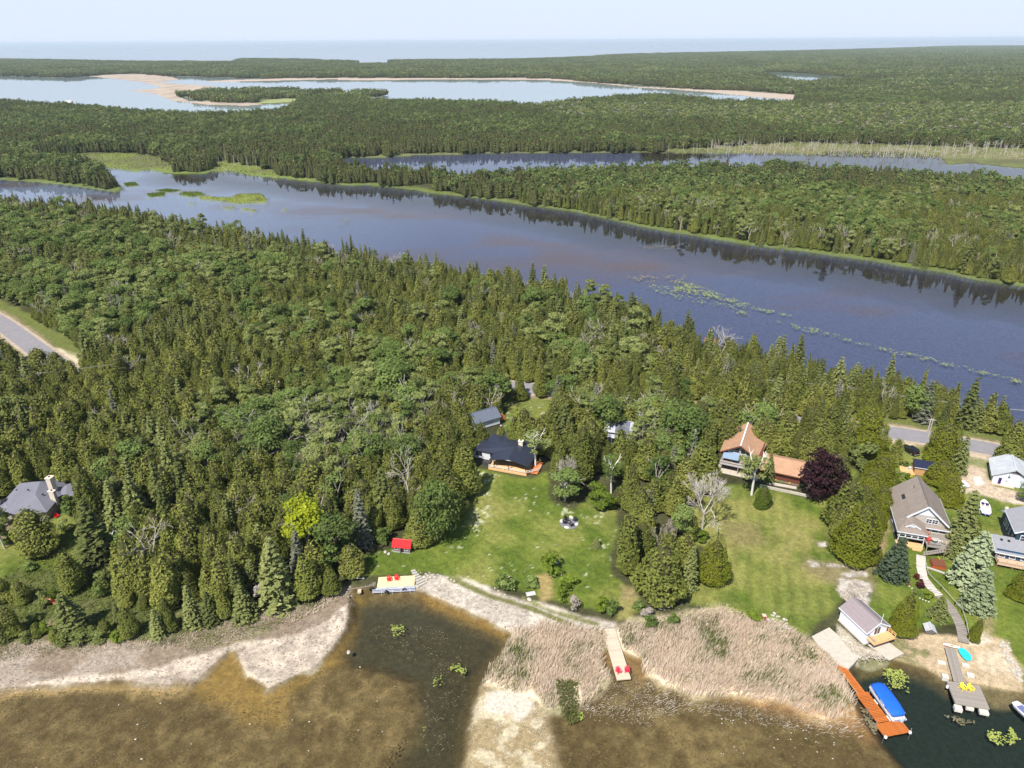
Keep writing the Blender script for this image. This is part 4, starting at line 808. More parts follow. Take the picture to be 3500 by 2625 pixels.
# garden bushes
for k_, b, t, w, kd, vr, lb in (('D', (1180, 580), (1180, 530), 80, 'bush', 1, 'round dark bush in the garden behind the grey-roofed house'), ('D', (1230, 590), (1230, 545), 70, 'bush', 0, 'bright bush in the garden next to the timber deck'),
    ('D', (1120, 620), (1110, 560), 90, 'bush', 2, 'pale flowering bush in the garden by the cedar row'), ('D', (1080, 540), (1080, 480), 80, 'bush', 0, 'green garden bush below the cone-shaped cedar'),
    ('D', (1130, 480), (1130, 440), 70, 'bush', 1, 'dark garden bush at the foot of the cone-shaped cedar'), ('D', (1100, 660), (1100, 610), 80, 'bush', 2, 'whitish bush at the back corner of the grey-roofed house'),
    ('D', (1220, 480), (1220, 440), 60, 'bush', 1, 'small dark bush beside the white garden chair'),
    ('D', (1305, 1430), (1305, 1380), 50, 'redbush', 0, 'small dark red bush left of the plank path'), ('D', (1330, 1510), (1330, 1440), 70, 'redbush', 0, 'larger reddish bush at the bend of the plank path'),
    ('D', (1400, 1590), (1390, 1530), 90, 'bush', 0, 'green bush in the flower bed beside the plank path'), ('D', (1300, 1560), (1300, 1510), 70, 'bush', 1, 'dark bush in the flower bed by the bent path'),
    ('C', (450, 1390), (430, 1240), 210, 'bush', 0, 'tall weedy green patch round the pile of white stones'), ('C', (600, 1500), (600, 1420), 160, 'bush', 0, 'green thicket below the pile of white stones'),
    ('C', (70, 1510), (80, 1400), 170, 'bush', 1, 'dark green round bush at the shore edge of the lawn'),
    ('C', (290, 1500), (290, 1430), 140, 'bush', 1, 'low dark bush beside the dry grass gap'), ('G', (960, 260), (950, 130), 120, 'bush', 1, 'dark bush above the long pale dock'),
    ('G', (870, 230), (860, 110), 130, 'bush', 0, 'green bush left of the dark bush above the long dock'), ('G', (540, 150), (540, 50), 90, 'bush', 0, 'bright sapling on the shore bank above the tracks'),
    ('G', (640, 220), (640, 80), 110, 'drybush', 0, 'grey leafless bush on the bank above the tracks'), ('G', (1260, 300), (1260, 200), 130, 'drybush', 0, 'grey dead bush at the reed edge below the widest cedar'),
    ('G', (1390, 200), (1390, 130), 130, 'drybush', 0, 'tangle of dead twigs under the widest cedar'), ('G', (1180, 220), (1180, 130), 110, 'bush', 1, 'dark shrub right of the long dock path'),
    ('G', (1470, 330), (1470, 250), 110, 'bush', 1, 'green shrub in the reed edge'), ('G', (1290, 350), (1290, 270), 120, 'bush', 1, 'low dark shrub among dead poles'),
    ('G', (560, 60), (560, -20), 130, 'bush', 0, 'green scrub right of the dry grass gap'), ('G', (2150, 290), (2150, 240), 130, 'bush', 0, 'low shrub at the right lawn edge above the reeds'),
    ('B', (2140, 1520), (2150, 1400), 130, 'bush', 1, 'dark bush at the top of the concrete-grey bank'), ('A', (20, 1000), (20, 860), 120, 'bush', 0, 'bush beside the stone chimney at the left edge')):
    T(kd, k_, b, t, w, lb, var=vr)
# ------------------------------------------------------------------ the woods
KEEP_OUT = [(at('h1', 640, 700, 3)[0], at('h1', 640, 700, 3)[1], 10)] + [(at(k, x, y)[0], at(k, x, y)[1], r) for k, x, y, r in
    (('C', 2060, 520, 8), ('D', 150, 560, 9), ('D', 300, 600, 6), ('D', 300, 300, 4), ('B', 2140, 460, 8), ('B', 2060, 430, 7), ('B', 1990, 200, 7), ('C', 970, 340, 5.5), ('C', 960, 400, 4.5), ('D', 1330, 530, 6), ('D', 2100, 620, 10), ('h6', 600, 1150, 9), ('h6', 1300, 1050, 8), ('A', 0, 900, 6),
     ('v', 1190, 1262, 9), ('v', 1165, 1020, 6), ('v', 1240, 1280, 9), ('v', 1130, 1270, 9), ('C', 60, 600, 6), ('m5', 1620, 1000, 4), ('m4', 1410, 350, 6), ('D', 620, 330, 3), ('D', 1280, 380, 6), ('D', 900, 600, 3), ('m5', 1530, 760, 4), ('m6', 230, 990, 4), ('m5', 2050, 1370, 3.0))]
OPEN = [LAWN_L, LAWN_M, YARD_B, LAWN_R, YARD_E, FORE_L, BANK_M, outline('v', [(60, 345), (130, 335), (270, 330), (360, 342), (380, 372), (330, 376), (210, 364), (100, 352)], .3),
        outline('v', [(460, 352), (500, 350), (560, 360), (600, 372), (540, 380), (470, 368)], .3),
        outline('v', [(1420, 328), (1540, 318), (1700, 307), (2212, 321), (2500, 330), (3400, 360)], .3) + shore9([(3400, 440), (2500, 400), (2212, 380), (2100, 372), (1900, 360), (1700, 350), (1560, 350)], 9), outline('m3', [(900, 488), (1200, 492), (1400, 500), (1400, 515), (1100, 515)], 0),
        outline('v', [(-300, 1080), (0, 1085), (170, 1090), (235, 1180), (270, 1280), (290, 1400), (-300, 1430)]),
        outline('v', [(1200, 1010), (1500, 1060), (1560, 1040), (1560, 1320), (1300, 1350), (1190, 1090)]), outline('v', [(740, 1190), (900, 1150), (900, 1250), (740, 1290)])]
def suitable(X, Y, margin=2.5):
    ok = np.ones(X.shape, bool)
    wob = 2.5 * fbm(X, Y, 14, 44)
    for w in WATERS: ok &= (sdist(X, Y, w) < -margin + wob) | ((sdist(X, Y, ISLET) > margin * .4) if w is BAY else False)
    for w in OPEN: ok &= sdist(X, Y, w) < -0.8
    ok &= (sdist(X, Y, FLATS) < -3) | (sdist(X, Y, ISLET) > 2); ok &= (sdist(X, Y, BAYBEACH) < -3); ok &= (sdist(X, Y, BAR) < -3); ok &= (sdist(X, Y, ISLET_MARSH) < -2)
    ok &= ldist(X, Y, ROAD) > 3.4
    for x, y, r in KEEP_OUT: ok &= (X - x) ** 2 + (Y - y) ** 2 > r * r
    # road verge stays open where the photograph shows it
    a = at('v', -300, 500); ok &= ~((X < at('v', 205, 820)[0]) & (ldist(X, Y, ROAD[:6]) < 10.5))
    b0 = at('v', 1905, 930); ok &= ~((X > b0[0] - 1) & (ldist(X, Y, ROAD) < 8.0))
    return ok
def jitter_grid(y0, y1, step, seed, wide=1.4, back=0):
    rng = np.random.default_rng(seed); pts = []
    y = y0
    ys = np.arange(y0, y1, step)
    for i, y in enumerate(ys):
        hw = 0.7265 * (0.9 * y + 42) * wide + 12; xs = np.arange(-hw, hw, step) + (i % 2) * step / 2; pts.append(np.stack([xs, np.full(len(xs), y)], 1))
    P = np.concatenate(pts); P += rng.uniform(-.42, .42, P.shape) * step; return P, rng
P1, rng = jitter_grid(102, 470, 2.95, 7)
P1 = P1[suitable(P1[:, 0], P1[:, 1])]
if PLACED:
    A_ = np.array(PLACED); keep = np.ones(len(P1), bool)
    for x, y, r in A_: keep &= (P1[:, 0] - x) ** 2 + (P1[:, 1] - y) ** 2 > (r * 0.7 + 1.0) ** 2
    P1 = P1[keep]
def species(P, rng):
    """kind index and height per tree: cedars near the cottages, spires at the lake, leafy stands in patches"""
    n = len(P); X, Y = P[:, 0], P[:, 1]; a = fbm(X, Y, 38, 61) + 0.45 * rng.normal(0, 1, n) * .5; b = fbm(X, Y, 22, 71) + 0.3 * rng.normal(0, 1, n); r = rng.random(n)
    near_lake = np.clip(1 - (-sdist(X, Y, MID_LAKE)) / 60, 0, 1); K = np.full(n, 'cedar', dtype=object)
    far_side = Y > 250 + 0.9 * 0
    leafp = np.clip((Y - 150) / 150, 0.0, 1) * 0.28 - 0.16 * (Y < 165) - 0.28 * near_lake
    K[(a > 0.30 - leafp)] = 'leaf'; K[(a > 0.42 - leafp) & (r > 0.6)] = 'pale'
    K[(b > 0.42) & (K == 'cedar')] = 'spruce'
    sp = (r < near_lake * 0.9) & (K != 'pale'); K[sp] = 'spire'; K[sp & (rng.random(n) < .25)] = 'spruce'
    d = rng.random(n); K[d < 0.022] = 'deadsmall'; K[(d > 0.022) & (d < 0.036)] = 'greyspruce'
    H = {'cedar': 9.0, 'leaf': 9.5, 'pale': 10, 'spruce': 10.5, 'spire': 8.5, 'deadsmall': 9.5, 'greyspruce': 9, 'lime': 8, 'snag': 7}
    h = np.array([H[k] for k in K]) * np.clip(rng.normal(1, .21, n), .5, 1.5); return K, h
K1, H1_ = species(P1, rng)
dist1 = np.hypot(np.hypot(P1[:, 0], P1[:, 1]), CAM_H - 6)
FAM = {'cedar': 'cedar', 'spire': 'cedar', 'spruce': 'spruce', 'greyspruce': 'spruce', 'leaf': 'leaf', 'pale': 'leaf', 'lime': 'leaf', 'deadsmall': 'dead'}
QUOTA = {'cedar': 225, 'spruce': 235, 'leaf': 255, 'dead': 120}
inview = np.array([(-60 < project(x, y, 6)[0] < 3560) for x, y in P1])
chosen = np.zeros(len(P1), bool)
fam = np.array([FAM[k] for k in K1])
for f_, q_ in QUOTA.items():
    idx = np.nonzero((fam == f_) & inview)[0]; idx = idx[np.argsort((dist1[idx] / H1_[idx]))][:q_]; chosen[idx] = True
def zone(x, y):
    px, py = project(x, y, LAND); vx, vy = px * 2212 / 3500, py * 2212 / 3500
    if vx < 250: return 'in the wood behind the grey hip-roofed house'
    if vx < 700: return 'in the dense wood left of the yellow-green maple' if vy > 900 else 'in the wood right of the pale gravel verge'
    if vx < 1080: return 'in the dense wood behind the red-roofed shed' if vy > 900 else 'in the wood above the black-roofed cottage'
    if vx < 1560: return 'in the wood round the hidden white cabin'
    if vx < 1860: return 'in the wood behind the brown-roofed chalet'
    return 'in the roadside wood at the right edge'
LOOK = {'cedar': 'olive cedar', 'spire': 'pointed olive cedar', 'spruce': 'dark layered spruce', 'greyspruce': 'grey thinning spruce', 'leaf': 'green leafy tree', 'pale': 'pale leafy tree', 'lime': 'yellow-green young tree', 'deadsmall': 'bare dead tree'}
MARKS = [('A', (600, 880), 'the grey hip-roofed house'), ('A', (990, 1040), 'the picnic table'), ('B', (520, 1290), 'the yellow-green maple'), ('B', (1280, 1190), 'the red-roofed shed'), ('B', (2140, 480), 'the black-roofed cottage'),
         ('B', (1990, 180), 'the cabin behind the black cottage'), ('C', (975, 300), 'the hidden white cabin'), ('D', (0, 560), 'the brown-roofed chalet'), ('D', (300, 300), 'the tiny white garden shed'), ('D', (1310, 395), 'the parked black car'),
         ('g8', (1100, 960), 'the grey workshop'), ('m4', (540, 1110), 'the gravel verge of the left road'), ('m4', (1495, 1040), 'the pole in the middle wood'), ('m5', (732, 1015), 'the pole above the black-roofed cottage'), ('m5', (1803, 1150), 'the grey transformer pole'),
         ('m6', (1048, 1330), 'the white transformer pole'), ('m5', (1620, 1000), 'the small bare sandy clearing'), ('m4', (770, 860), 'the large bare grey tree'), ('A', (1960, 1290), 'the white forked dead tree'), ('m5', (1530, 760), 'the small cabin near the dark lake')]
MPOS = [(*at(k, *p), n) for k, p, n in MARKS]
def place_words(x, y):
    d, mx_, my_, n = min((math.hypot(x - a, y - b), a, b, n) for a, b, n in MPOS)
    far_ = 'just ' if d < 9 else ('' if d < 26 else 'far ')
    side = ('right of ' if x > mx_ else 'left of ') if abs(x - mx_) > abs(y - my_) else ('behind ' if y > my_ else 'in front of ')
    return far_ + side + n, n
order = np.nonzero(chosen)[0]; order = order[np.argsort(dist1[order])]
for q, i in enumerate(order):
    k = K1[i]; wd_ = trng.uniform(.85, 1.4); where, mark = place_words(*P1[i]); hn = H1_[i] / {'cedar': 9.0, 'leaf': 9.5, 'pale': 10, 'spruce': 10.5, 'spire': 8.5, 'deadsmall': 9.5, 'greyspruce': 9}[k]
    size = ('tall ' if hn > 1.09 else 'short ' if hn < .91 else 'middling ') + ('broad ' if wd_ > 1.2 else 'slim ' if wd_ < 1.0 else '')
    tree(k, P1[i, 0], P1[i, 1], H1_[i], size + LOOK[k] + ' ' + where, LOOK[k].replace(' tree', '') + ' trees near ' + mark[4:], width=2 * RAD[k] * H1_[i] * wd_, parts=q < 330)
# everything beyond the individuals: woods as masses
LIB = {}
def library(name, kinds, scale=1.0):
    c = bpy.data.collections.new(name); out = {}; j = 0
    for k in kinds:
        for cr, tk in KINDS[k]:
            me = cr
            o = bpy.data.objects.new('wood_%03d' % j, me); c.objects.link(o); out.setdefault(k, []).append(j); j += 1
    return c, out
def scatter(name, P, idx, scl, rot, coll, label, cat='forest', zoff=LAND - .05, sxy=None):
    me = bpy.data.meshes.new(name); n = len(P); me.vertices.add(n); z = np.full(n, zoff)
    me.vertices.foreach_set('co', np.stack([P[:, 0], P[:, 1], z], 1).astype(np.float32).ravel())
    for an, ty, dat in (('pick', 'INT', idx.astype(np.int32)), ('size', 'FLOAT', scl.astype(np.float32)), ('turn', 'FLOAT', rot.astype(np.float32)), ('wide', 'FLOAT', (np.ones(n) if sxy is None else sxy).astype(np.float32))):
        a = me.attributes.new(an, ty, 'POINT'); a.data.foreach_set('value', dat)
    o = link(bpy.data.objects.new(name, me)); tag(o, label, cat, kind='stuff')
    g = bpy.data.node_groups.new(name, 'GeometryNodeTree'); g.interface.new_socket('Geometry', in_out='INPUT', socket_type='NodeSocketGeometry'); g.interface.new_socket('Geometry', in_out='OUTPUT', socket_type='NodeSocketGeometry')
    gi = g.nodes.new('NodeGroupInput'); go = g.nodes.new('NodeGroupOutput'); ip = g.nodes.new('GeometryNodeInstanceOnPoints'); ci = g.nodes.new('GeometryNodeCollectionInfo')
    ci.inputs['Collection'].default_value = coll; ci.inputs['Separate Children'].default_value = True; ci.inputs['Reset Children'].default_value = True
    def attr(nm, ty):
        a = g.nodes.new('GeometryNodeInputNamedAttribute'); a.data_type = ty; a.inputs['Name'].default_value = nm
        return [s for s in a.outputs if s.enabled and s.name == 'Attribute'][0]
    L = g.links.new; L(gi.outputs[0], ip.inputs['Points']); L(ci.outputs[0], ip.inputs['Instance']); ip.inputs['Pick Instance'].default_value = True
    L(attr('pick', 'INT'), ip.inputs['Instance Index'])
    cx = g.nodes.new('ShaderNodeCombineXYZ'); L(attr('turn', 'FLOAT'), cx.inputs[2]); er = g.nodes.new('FunctionNodeEulerToRotation'); L(cx.outputs[0], er.inputs[0]); L(er.outputs[0], ip.inputs['Rotation'])
    cs = g.nodes.new('ShaderNodeCombineXYZ'); s_ = attr('size', 'FLOAT'); mu = g.nodes.new('ShaderNodeMath'); mu.operation = 'MULTIPLY'; L(s_, mu.inputs[0]); L(attr('wide', 'FLOAT'), mu.inputs[1])
    L(mu.outputs[0], cs.inputs[0]); L(mu.outputs[0], cs.inputs[1]); L(s_, cs.inputs[2]); L(cs.outputs[0], ip.inputs['Scale']); L(ip.outputs[0], go.inputs[0])
    md = o.modifiers.new('scatter', 'NODES'); md.node_group = g; return o
near_lib, near_ix = library('near wood library', ['cedar', 'spire', 'spruce', 'leaf', 'pale', 'greyspruce', 'lime', 'deadsmall'])
rest = ~chosen; P = P1[rest]; K = K1[rest]; H = H1_[rest]
ix = np.array([near_ix[k][rng.integers(0, len(near_ix[k]))] for k in K])
fr_ = (sdist(P[:, 0], P[:, 1], MID_LAKE) < 0) & (P[:, 1] > at('v', 900, 470)[1] + (P[:, 0] * -0.45)) & False
nearside = np.array([y < np.interp(x, [-400, -150, 0, 150, 300], [500, 400, 320, 240, 200]) for x, y in P])
scatter('woodland', P[nearside], ix[nearside], H[nearside], rng.uniform(0, 6.28, nearside.sum()), near_lib, 'mixed cedar and leafy wood between the road and the dark lake', sxy=rng.uniform(.85, 1.35, nearside.sum()))
scatter('woodland', P[~nearside], ix[~nearside], H[~nearside], rng.uniform(0, 6.28, (~nearside).sum()), near_lib, 'cedar wood on the far bank of the dark lake')
# patches of lighter trees for the middle distance and beyond
def patch_mesh(name, seed, side, ntree, tuft_n, mix, hmul=1.0, tsize=.09):
    rng = np.random.default_rng(seed); VV = []; FF = []; TT = []; MI = []; b = 0; g = int(math.ceil(math.sqrt(ntree))); c = side / g
    for i in range(g):
        for j in range(g):
            x = -side / 2 + (i + .5 + rng.uniform(-.45, .45)) * c; y = -side / 2 + (j + .5 + rng.uniform(-.45, .45)) * c; k = rng.choice(len(mix), p=mix); h = [9, 9.5, 10, 8.5, 10, 9.5][k] * rng.uniform(.68, 1.3) * hmul; w = 1.0 if side < 30 else 1.25
            if k in (0, 3): R = (.27 if k == 0 else .15) * w; V, F, T_, cv, cf = cedar_crown(int(rng.integers(1e6)), n=tuft_n, R=R, top=.62 if k == 0 else .9, size=tsize, lobes=8)
            elif k == 2: V, F, T_, cv, cf = spruce_crown(int(rng.integers(1e6)), n=tuft_n, R=.17 * w, layers=7, size=tsize)
            elif k == 5: V, F, T_, B = leaf_crown(int(rng.integers(1e6)), n=int(tuft_n * .8), R=.30, size=tsize * .8, blobs=9, low=.15); cv, cf = core(3, lambda t: .1 + 0 * t, rng, .0, .7, .12)
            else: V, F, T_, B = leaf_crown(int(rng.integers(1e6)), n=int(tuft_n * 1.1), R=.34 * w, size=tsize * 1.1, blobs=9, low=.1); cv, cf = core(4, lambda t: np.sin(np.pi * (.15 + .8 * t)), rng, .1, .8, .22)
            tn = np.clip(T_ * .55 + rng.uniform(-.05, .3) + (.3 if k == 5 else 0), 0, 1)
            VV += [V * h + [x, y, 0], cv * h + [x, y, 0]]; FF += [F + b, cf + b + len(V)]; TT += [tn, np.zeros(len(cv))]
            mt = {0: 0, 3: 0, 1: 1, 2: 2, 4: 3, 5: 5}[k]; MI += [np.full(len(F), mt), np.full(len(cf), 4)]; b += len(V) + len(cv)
    return np_mesh(name, np.concatenate(VV), np.concatenate(FF), [M_FARC, M_FARL, M_SPRUCE, M_LEAFP, M_CORE, M_DEADF], np.concatenate(TT), np.concatenate(MI))
M_FARC = foliage('far_conifer', [(0, (.026, .036, .016)), (.45, (.080, .098, .034)), (.8, (.135, .15, .045)), (1, (.20, .21, .07))]); M_FARL = foliage('far_leaf', [(0, (.035, .055, .018)), (.5, (.095, .135, .040)), (1, (.17, .22, .07))], .3)
MIXES = [(.62, .12, .12, .1, .04, 0), (.15, .60, .05, .03, .15, .02), (.3, .3, .15, .15, .1, 0), (.22, .20, .05, .05, .18, .30)]
def patch_lib(name, side, ntree, tn, seed, copies=2, tsize=.09):
    c = bpy.data.collections.new(name)
    for m_ in range(4):
        for q in range(copies): c.objects.link(bpy.data.objects.new('stand_%s_%03d' % (name, m_ * copies + q), patch_mesh('stand', seed + m_ * 10 + q, side, ntree, tn, MIXES[m_], tsize=tsize)))
    return c
GREYWOOD = outline('v', [(1150, 225), (1700, 232), (2300, 225), (2300, 300), (1900, 290), (1500, 262), (1200, 255)], 5)
def patches(name, y0, y1, side, coll, copies, label, seed, margin):
    P, rng = jitter_grid(y0, y1, side, seed, 1.4); P = P[suitable(P[:, 0], P[:, 1], margin)]; n = len(P)
    a = fbm(P[:, 0], P[:, 1], max(120, side * 3), 81) + 0.25 * rng.normal(0, 1, n); mix = np.where(a < -0.02, 0, np.where(a > 0.16, 1, 2)); dz = sdist(P[:, 0], P[:, 1], GREYWOOD) > 0; mix = np.where(dz & (rng.random(n) < .8), 3, mix)
    scatter(name, P, mix * copies + rng.integers(0, copies, n), rng.uniform(.88, 1.12, n), rng.uniform(0, 6.28, n), coll, label)
pl1 = patch_lib('mid', 13, 16, 120, 300, 3, .085)
patches('woodland', 462, 1350, 11.5, pl1, 3, 'broad mixed forest between the upper channel and the sandy bay', 21, 5.5)
pl2 = patch_lib('far', 52, 150, 26, 400, 2, .17)
patches('woodland', 1340, 9500, 46, pl2, 2, 'distant forest beyond the sandy bay reaching to the open lake', 22, 22)
# grey standing dead trees in the marsh
def snags(poly, n, label, group, seed, kinds=('snag',)):
    cx_ = np.array(poly)[:, 0]; c0, c1 = cx_.min(), cx_.max()
    rng = np.random.default_rng(seed); Pm = np.array(poly); lo, hi = Pm.min(0), Pm.max(0); c = 0
    Q = rng.uniform(lo, hi, (n * 30, 2)); Q = Q[sdist(Q[:, 0], Q[:, 1], poly) > 0][:n]
    for x, y in Q:
        hh = rng.uniform(1.5, 3.5) if 'stub' in label else rng.uniform(4, 10); kd = kinds[rng.integers(0, len(kinds))]; f_ = (x - c0) / (c1 - c0)
        lb = ('tall ' if hh > 8 else 'short ' if hh < 5.5 else '') + ('branching ' if kd == 'deadsmall' else '') + label + (', left third' if f_ < .33 else ', right third' if f_ > .66 else ', middle third')
        tree(kd, x, y, hh, lb, group, z=-.1 if 'stub' in label else .3, parts=False)
snags(outline('v', [(640, 328), (900, 326), (900, 333), (700, 340), (650, 338)]), 34, 'thin grey dead snag on the marsh edge left of the upper channel', 'snags left of the upper channel', 1)
snags(outline('v', [(1400, 322), (1700, 314), (2212, 322), (2212, 345), (1900, 342), (1700, 336), (1500, 332)]), 280, 'thin grey dead snag in the marsh right of the upper channel', 'snags in the right-hand marsh', 2, ('snag', 'snag', 'deadsmall'))
snags(outline('v', [(300, 400), (420, 418), (600, 445), (590, 470), (430, 455), (300, 425)], 0), 46, 'short dark drowned stub standing in the dark lake', 'drowned stubs in the lake', 5)
snags(outline('v', [(400, 340), (560, 350), (560, 368), (420, 350)]), 22, 'thin grey dead snag between the two left marsh meadows', 'snags between the marsh meadows', 3)
snags(outline('v', [(1330, 478), (1500, 505), (1800, 548), (2200, 605), (2200, 590), (1800, 530), (1500, 490), (1340, 466)]), 30, 'grey dead tree on the far grassy rim of the dark lake', 'dead trees on the far lake rim', 4, ('deadsmall', 'snag'))
# ------------------------------------------------------------------ building helpers
def plank_mat(name, col, var=0.2, rough=0.8, streak=(1, 9, 9)):
    if name in MATS: return MATS[name]
    m, nt, p = new_mat(name); v = coords(nt, streak); oi = nt.nodes.new('ShaderNodeObjectInfo')
    a = noise(nt, v, 2.5, 4); lo = tuple(c * (1 - var) for c in col); hi = tuple(min(1, c * (1 + var)) for c in col)
    c1 = mixc(nt, 0.5, ramp(nt, oi.outputs['Random'], [(0, lo), (1, hi)]), ramp(nt, a, [(.3, lo), (.7, hi)]))
    nt.links.new(c1, p.inputs['Base Color']); p.inputs['Roughness'].default_value = rough; p.inputs['Specular IOR Level'].default_value = .2; bump(nt, p, a, .2, .01)
    MATS[name] = m; return m
M_GLASS = glass(); M_DARK = plain('near_black', (0.02, 0.02, 0.022), .9); M_NEWWOOD = plank_mat('new_pine', (0.62, 0.36, 0.17)); M_PALEWOOD = plank_mat('pale_plank', (0.50, 0.40, 0.30), .12)  # M_DARK: near-black for pipes, vents, trim and dark openings
M_OLDWOOD = plank_mat('grey_plank', (0.25, 0.22, 0.19)); M_CONC = plain('concrete', (0.42, 0.375, 0.31), .9, .15, 1.5, bmp=.2); M_STEEL = plain('steel', (.6, .62, .65), .35, .1, 3, .8)
M_STONE = plain('limestone', (0.38, 0.35, 0.30), .9, .22, 2.5, bmp=.4); M_BLACK = plain('black_paint', (.015, .015, .018), .45, .2); M_RED = plain('red_plastic', (.62, .02, .025), .4, .08); M_YEL = plain('yellow_plastic', (.85, .68, .05), .4, .06)
def part(name, mb, mat, root, **kw): return mb.build(name, mat, root, **kw)
def share(name, me, root, loc=(0, 0, 0), rz=0.0, scale=None, rot=None):
    o = bpy.data.objects.new(name, me); o.location = loc; o.rotation_euler = rot or (0, 0, rz)
    if scale: o.scale = scale
    return link(o, root)
def win(root, x, y, z, w, h, face='f', trim=None, cols=1, rows=2, t=.09):
    """window frame standing proud of the wall with its panes behind the bars"""
    trim = trim or M_WHITE; a = MB(); g = MB(); b = .09
    a.box(-w / 2 - b, w / 2 + b, -t, .02, h, h + b); a.box(-w / 2 - b, w / 2 + b, -t - .03, .02, -b, 0); a.box(-w / 2 - b, -w / 2, -t, .02, 0, h); a.box(w / 2, w / 2 + b, -t, .02, 0, h)
    for i in range(1, cols): xx = -w / 2 + w * i / cols; a.box(xx - .03, xx + .03, -t + .02, .01, 0, h)
    for j in range(1, rows): zz = h * j / rows; a.box(-w / 2, w / 2, -t + .03, .01, zz - .025, zz + .025)
    rz = {'f': 0, 'b': math.pi, 'l': -math.pi / 2, 'r': math.pi / 2}[face]
    o = part('window', a, trim, root); o.location = (x, y, z); o.rotation_euler = (0, 0, rz)
    k = 0
    for i in range(cols):
        g = MB(); g.box(-w / 2 + w * i / cols + .01, -w / 2 + w * (i + 1) / cols - .01, -.035, -.012, 0.01, h - .01); part('pane', g, M_GLASS, o)
    return o
def door(root, x, y, z, w, h, mat, face='f'):
    a = MB(); a.box(-w / 2, w / 2, -.07, -.005, 0, h); rz = {'f': 0, 'b': math.pi, 'l': -math.pi / 2, 'r': math.pi / 2}[face]
    o = part('door', a, mat, root); o.location = (x, y, z); o.rotation_euler = (0, 0, rz); b = MB(); b.box(w / 2 - .16, w / 2 - .08, -.13, -.07, h * .45, h * .45 + .06); part('handle', b, M_STEEL, o); return o
def gable(root, x0, x1, y0, y1, ze, zr, axis, wm, rm, zb=0.0, over=.45, gov=.35, trim=None, t=.16, walls=True):
    """walls with gables, two roof slabs, barge boards"""
    if walls:
        a = MB()
        if axis == 'y': prof = [(x0, zb), (x1, zb), (x1, ze), ((x0 + x1) / 2, zr - .05), (x0, ze)]; a.loft([[(x, y0, z) for x, z in prof], [(x, y1, z) for x, z in prof]])
        else: prof = [(y0, zb), (y1, zb), (y1, ze), ((y0 + y1) / 2, zr - .05), (y0, ze)]; a.loft([[(x1, y, z) for y, z in prof], [(x0, y, z) for y, z in prof]])
        part('wall', a, wm, root)
    if axis == 'y':
        xm = (x0 + x1) / 2; sl = (zr - ze) / (xm - x0)
        for s in (-1, 1):
            xe = (x0 - over) if s < 0 else (x1 + over); z_e = ze - sl * over + .12
            b = MB(); b.slab([(xm, y0 - gov, zr + .12), (xm, y1 + gov, zr + .12), (xe, y1 + gov, z_e), (xe, y0 - gov, z_e)], t); part('roof_slope', b, rm, root)
            if trim:
                c = MB(); c.bar((xm, y0 - gov - .03, zr), (xe, y0 - gov - .03, z_e - .12), .06, .26); c.bar((xe + s * .04, y0 - gov, z_e - .10), (xe + s * .04, y1 + gov, z_e - .10), .06, .2); part('fascia', c, trim, root)
        b = MB(); b.bar((xm, y0 - gov, zr + .15), (xm, y1 + gov, zr + .15), .3, .06); part('ridge_cap', b, rm, root)
    else:
        ym = (y0 + y1) / 2; sl = (zr - ze) / (ym - y0)
        for s in (-1, 1):
            ye = (y0 - over) if s < 0 else (y1 + over); z_e = ze - sl * over + .12
            b = MB(); b.slab([(x0 - gov, ym, zr + .12), (x1 + gov, ym, zr + .12), (x1 + gov, ye, z_e), (x0 - gov, ye, z_e)], t); part('roof_slope', b, rm, root)
            if trim:
                c = MB()
                for xx in (x0 - gov - .03, x1 + gov + .03): c.bar((xx, ym, zr), (xx, ye, z_e - .12), .06, .24)
                c.bar((x0 - gov, ye + s * .04, z_e - .10), (x1 + gov, ye + s * .04, z_e - .10), .06, .2); part('fascia', c, trim, root)
        b = MB(); b.bar((x0 - gov, ym, zr + .15), (x1 + gov, ym, zr + .15), .3, .06); part('ridge_cap', b, rm, root)
def ribs(root, x0, x1, n, ytop, ztop, ybot, zbot, mat, name='roof_rib'):
    for i in range(n + 1):
        xx = x0 + (x1 - x0) * i / n; b = MB(); b.bar((xx, ytop, ztop), (xx, ybot, zbot), .05, .06); part(name, b, mat, root)
def chimney(root, x, y, z0, z1, w, d, mat):
    a = MB(); a.box(x - w / 2, x + w / 2, y - d / 2, y + d / 2, z0, z1); o = part('chimney', a, mat, root)
    b = MB(); b.box(x - w / 2 - .12, x + w / 2 + .12, y - d / 2 - .12, y + d / 2 + .12, z1, z1 + .16); part('cap', b, plain('cap_stone', (.66, .55, .44), .9, .1), o)
    c = MB(); c.tube((x, y, z1 + .16), (x, y, z1 + .42), .18, .18, 10); part('flue', c, M_DARK, o); return o
def planks(root, x0, x1, y0, y1, z, width, mat, along='x', name='plank', t=.04, gap=.018, rng_=None):
    """separate boards sharing one mesh"""
    if along == 'x': n = max(1, round((y1 - y0) / width)); w = (y1 - y0) / n; me = MB().box(0, x1 - x0, 0, w - gap, 0, t).mesh(name, mat); return [share(name, me, root, (x0 + trng.uniform(-.02, .02), y0 + i * w, z + trng.uniform(-.004, .004))) for i in range(n)]
    n = max(1, round((x1 - x0) / width)); w = (x1 - x0) / n; me = MB().box(0, w - gap, 0, y1 - y0, 0, t).mesh(name, mat); return [share(name, me, root, (x0 + i * w, y0 + trng.uniform(-.02, .02), z + trng.uniform(-.004, .004))) for i in range(n)]
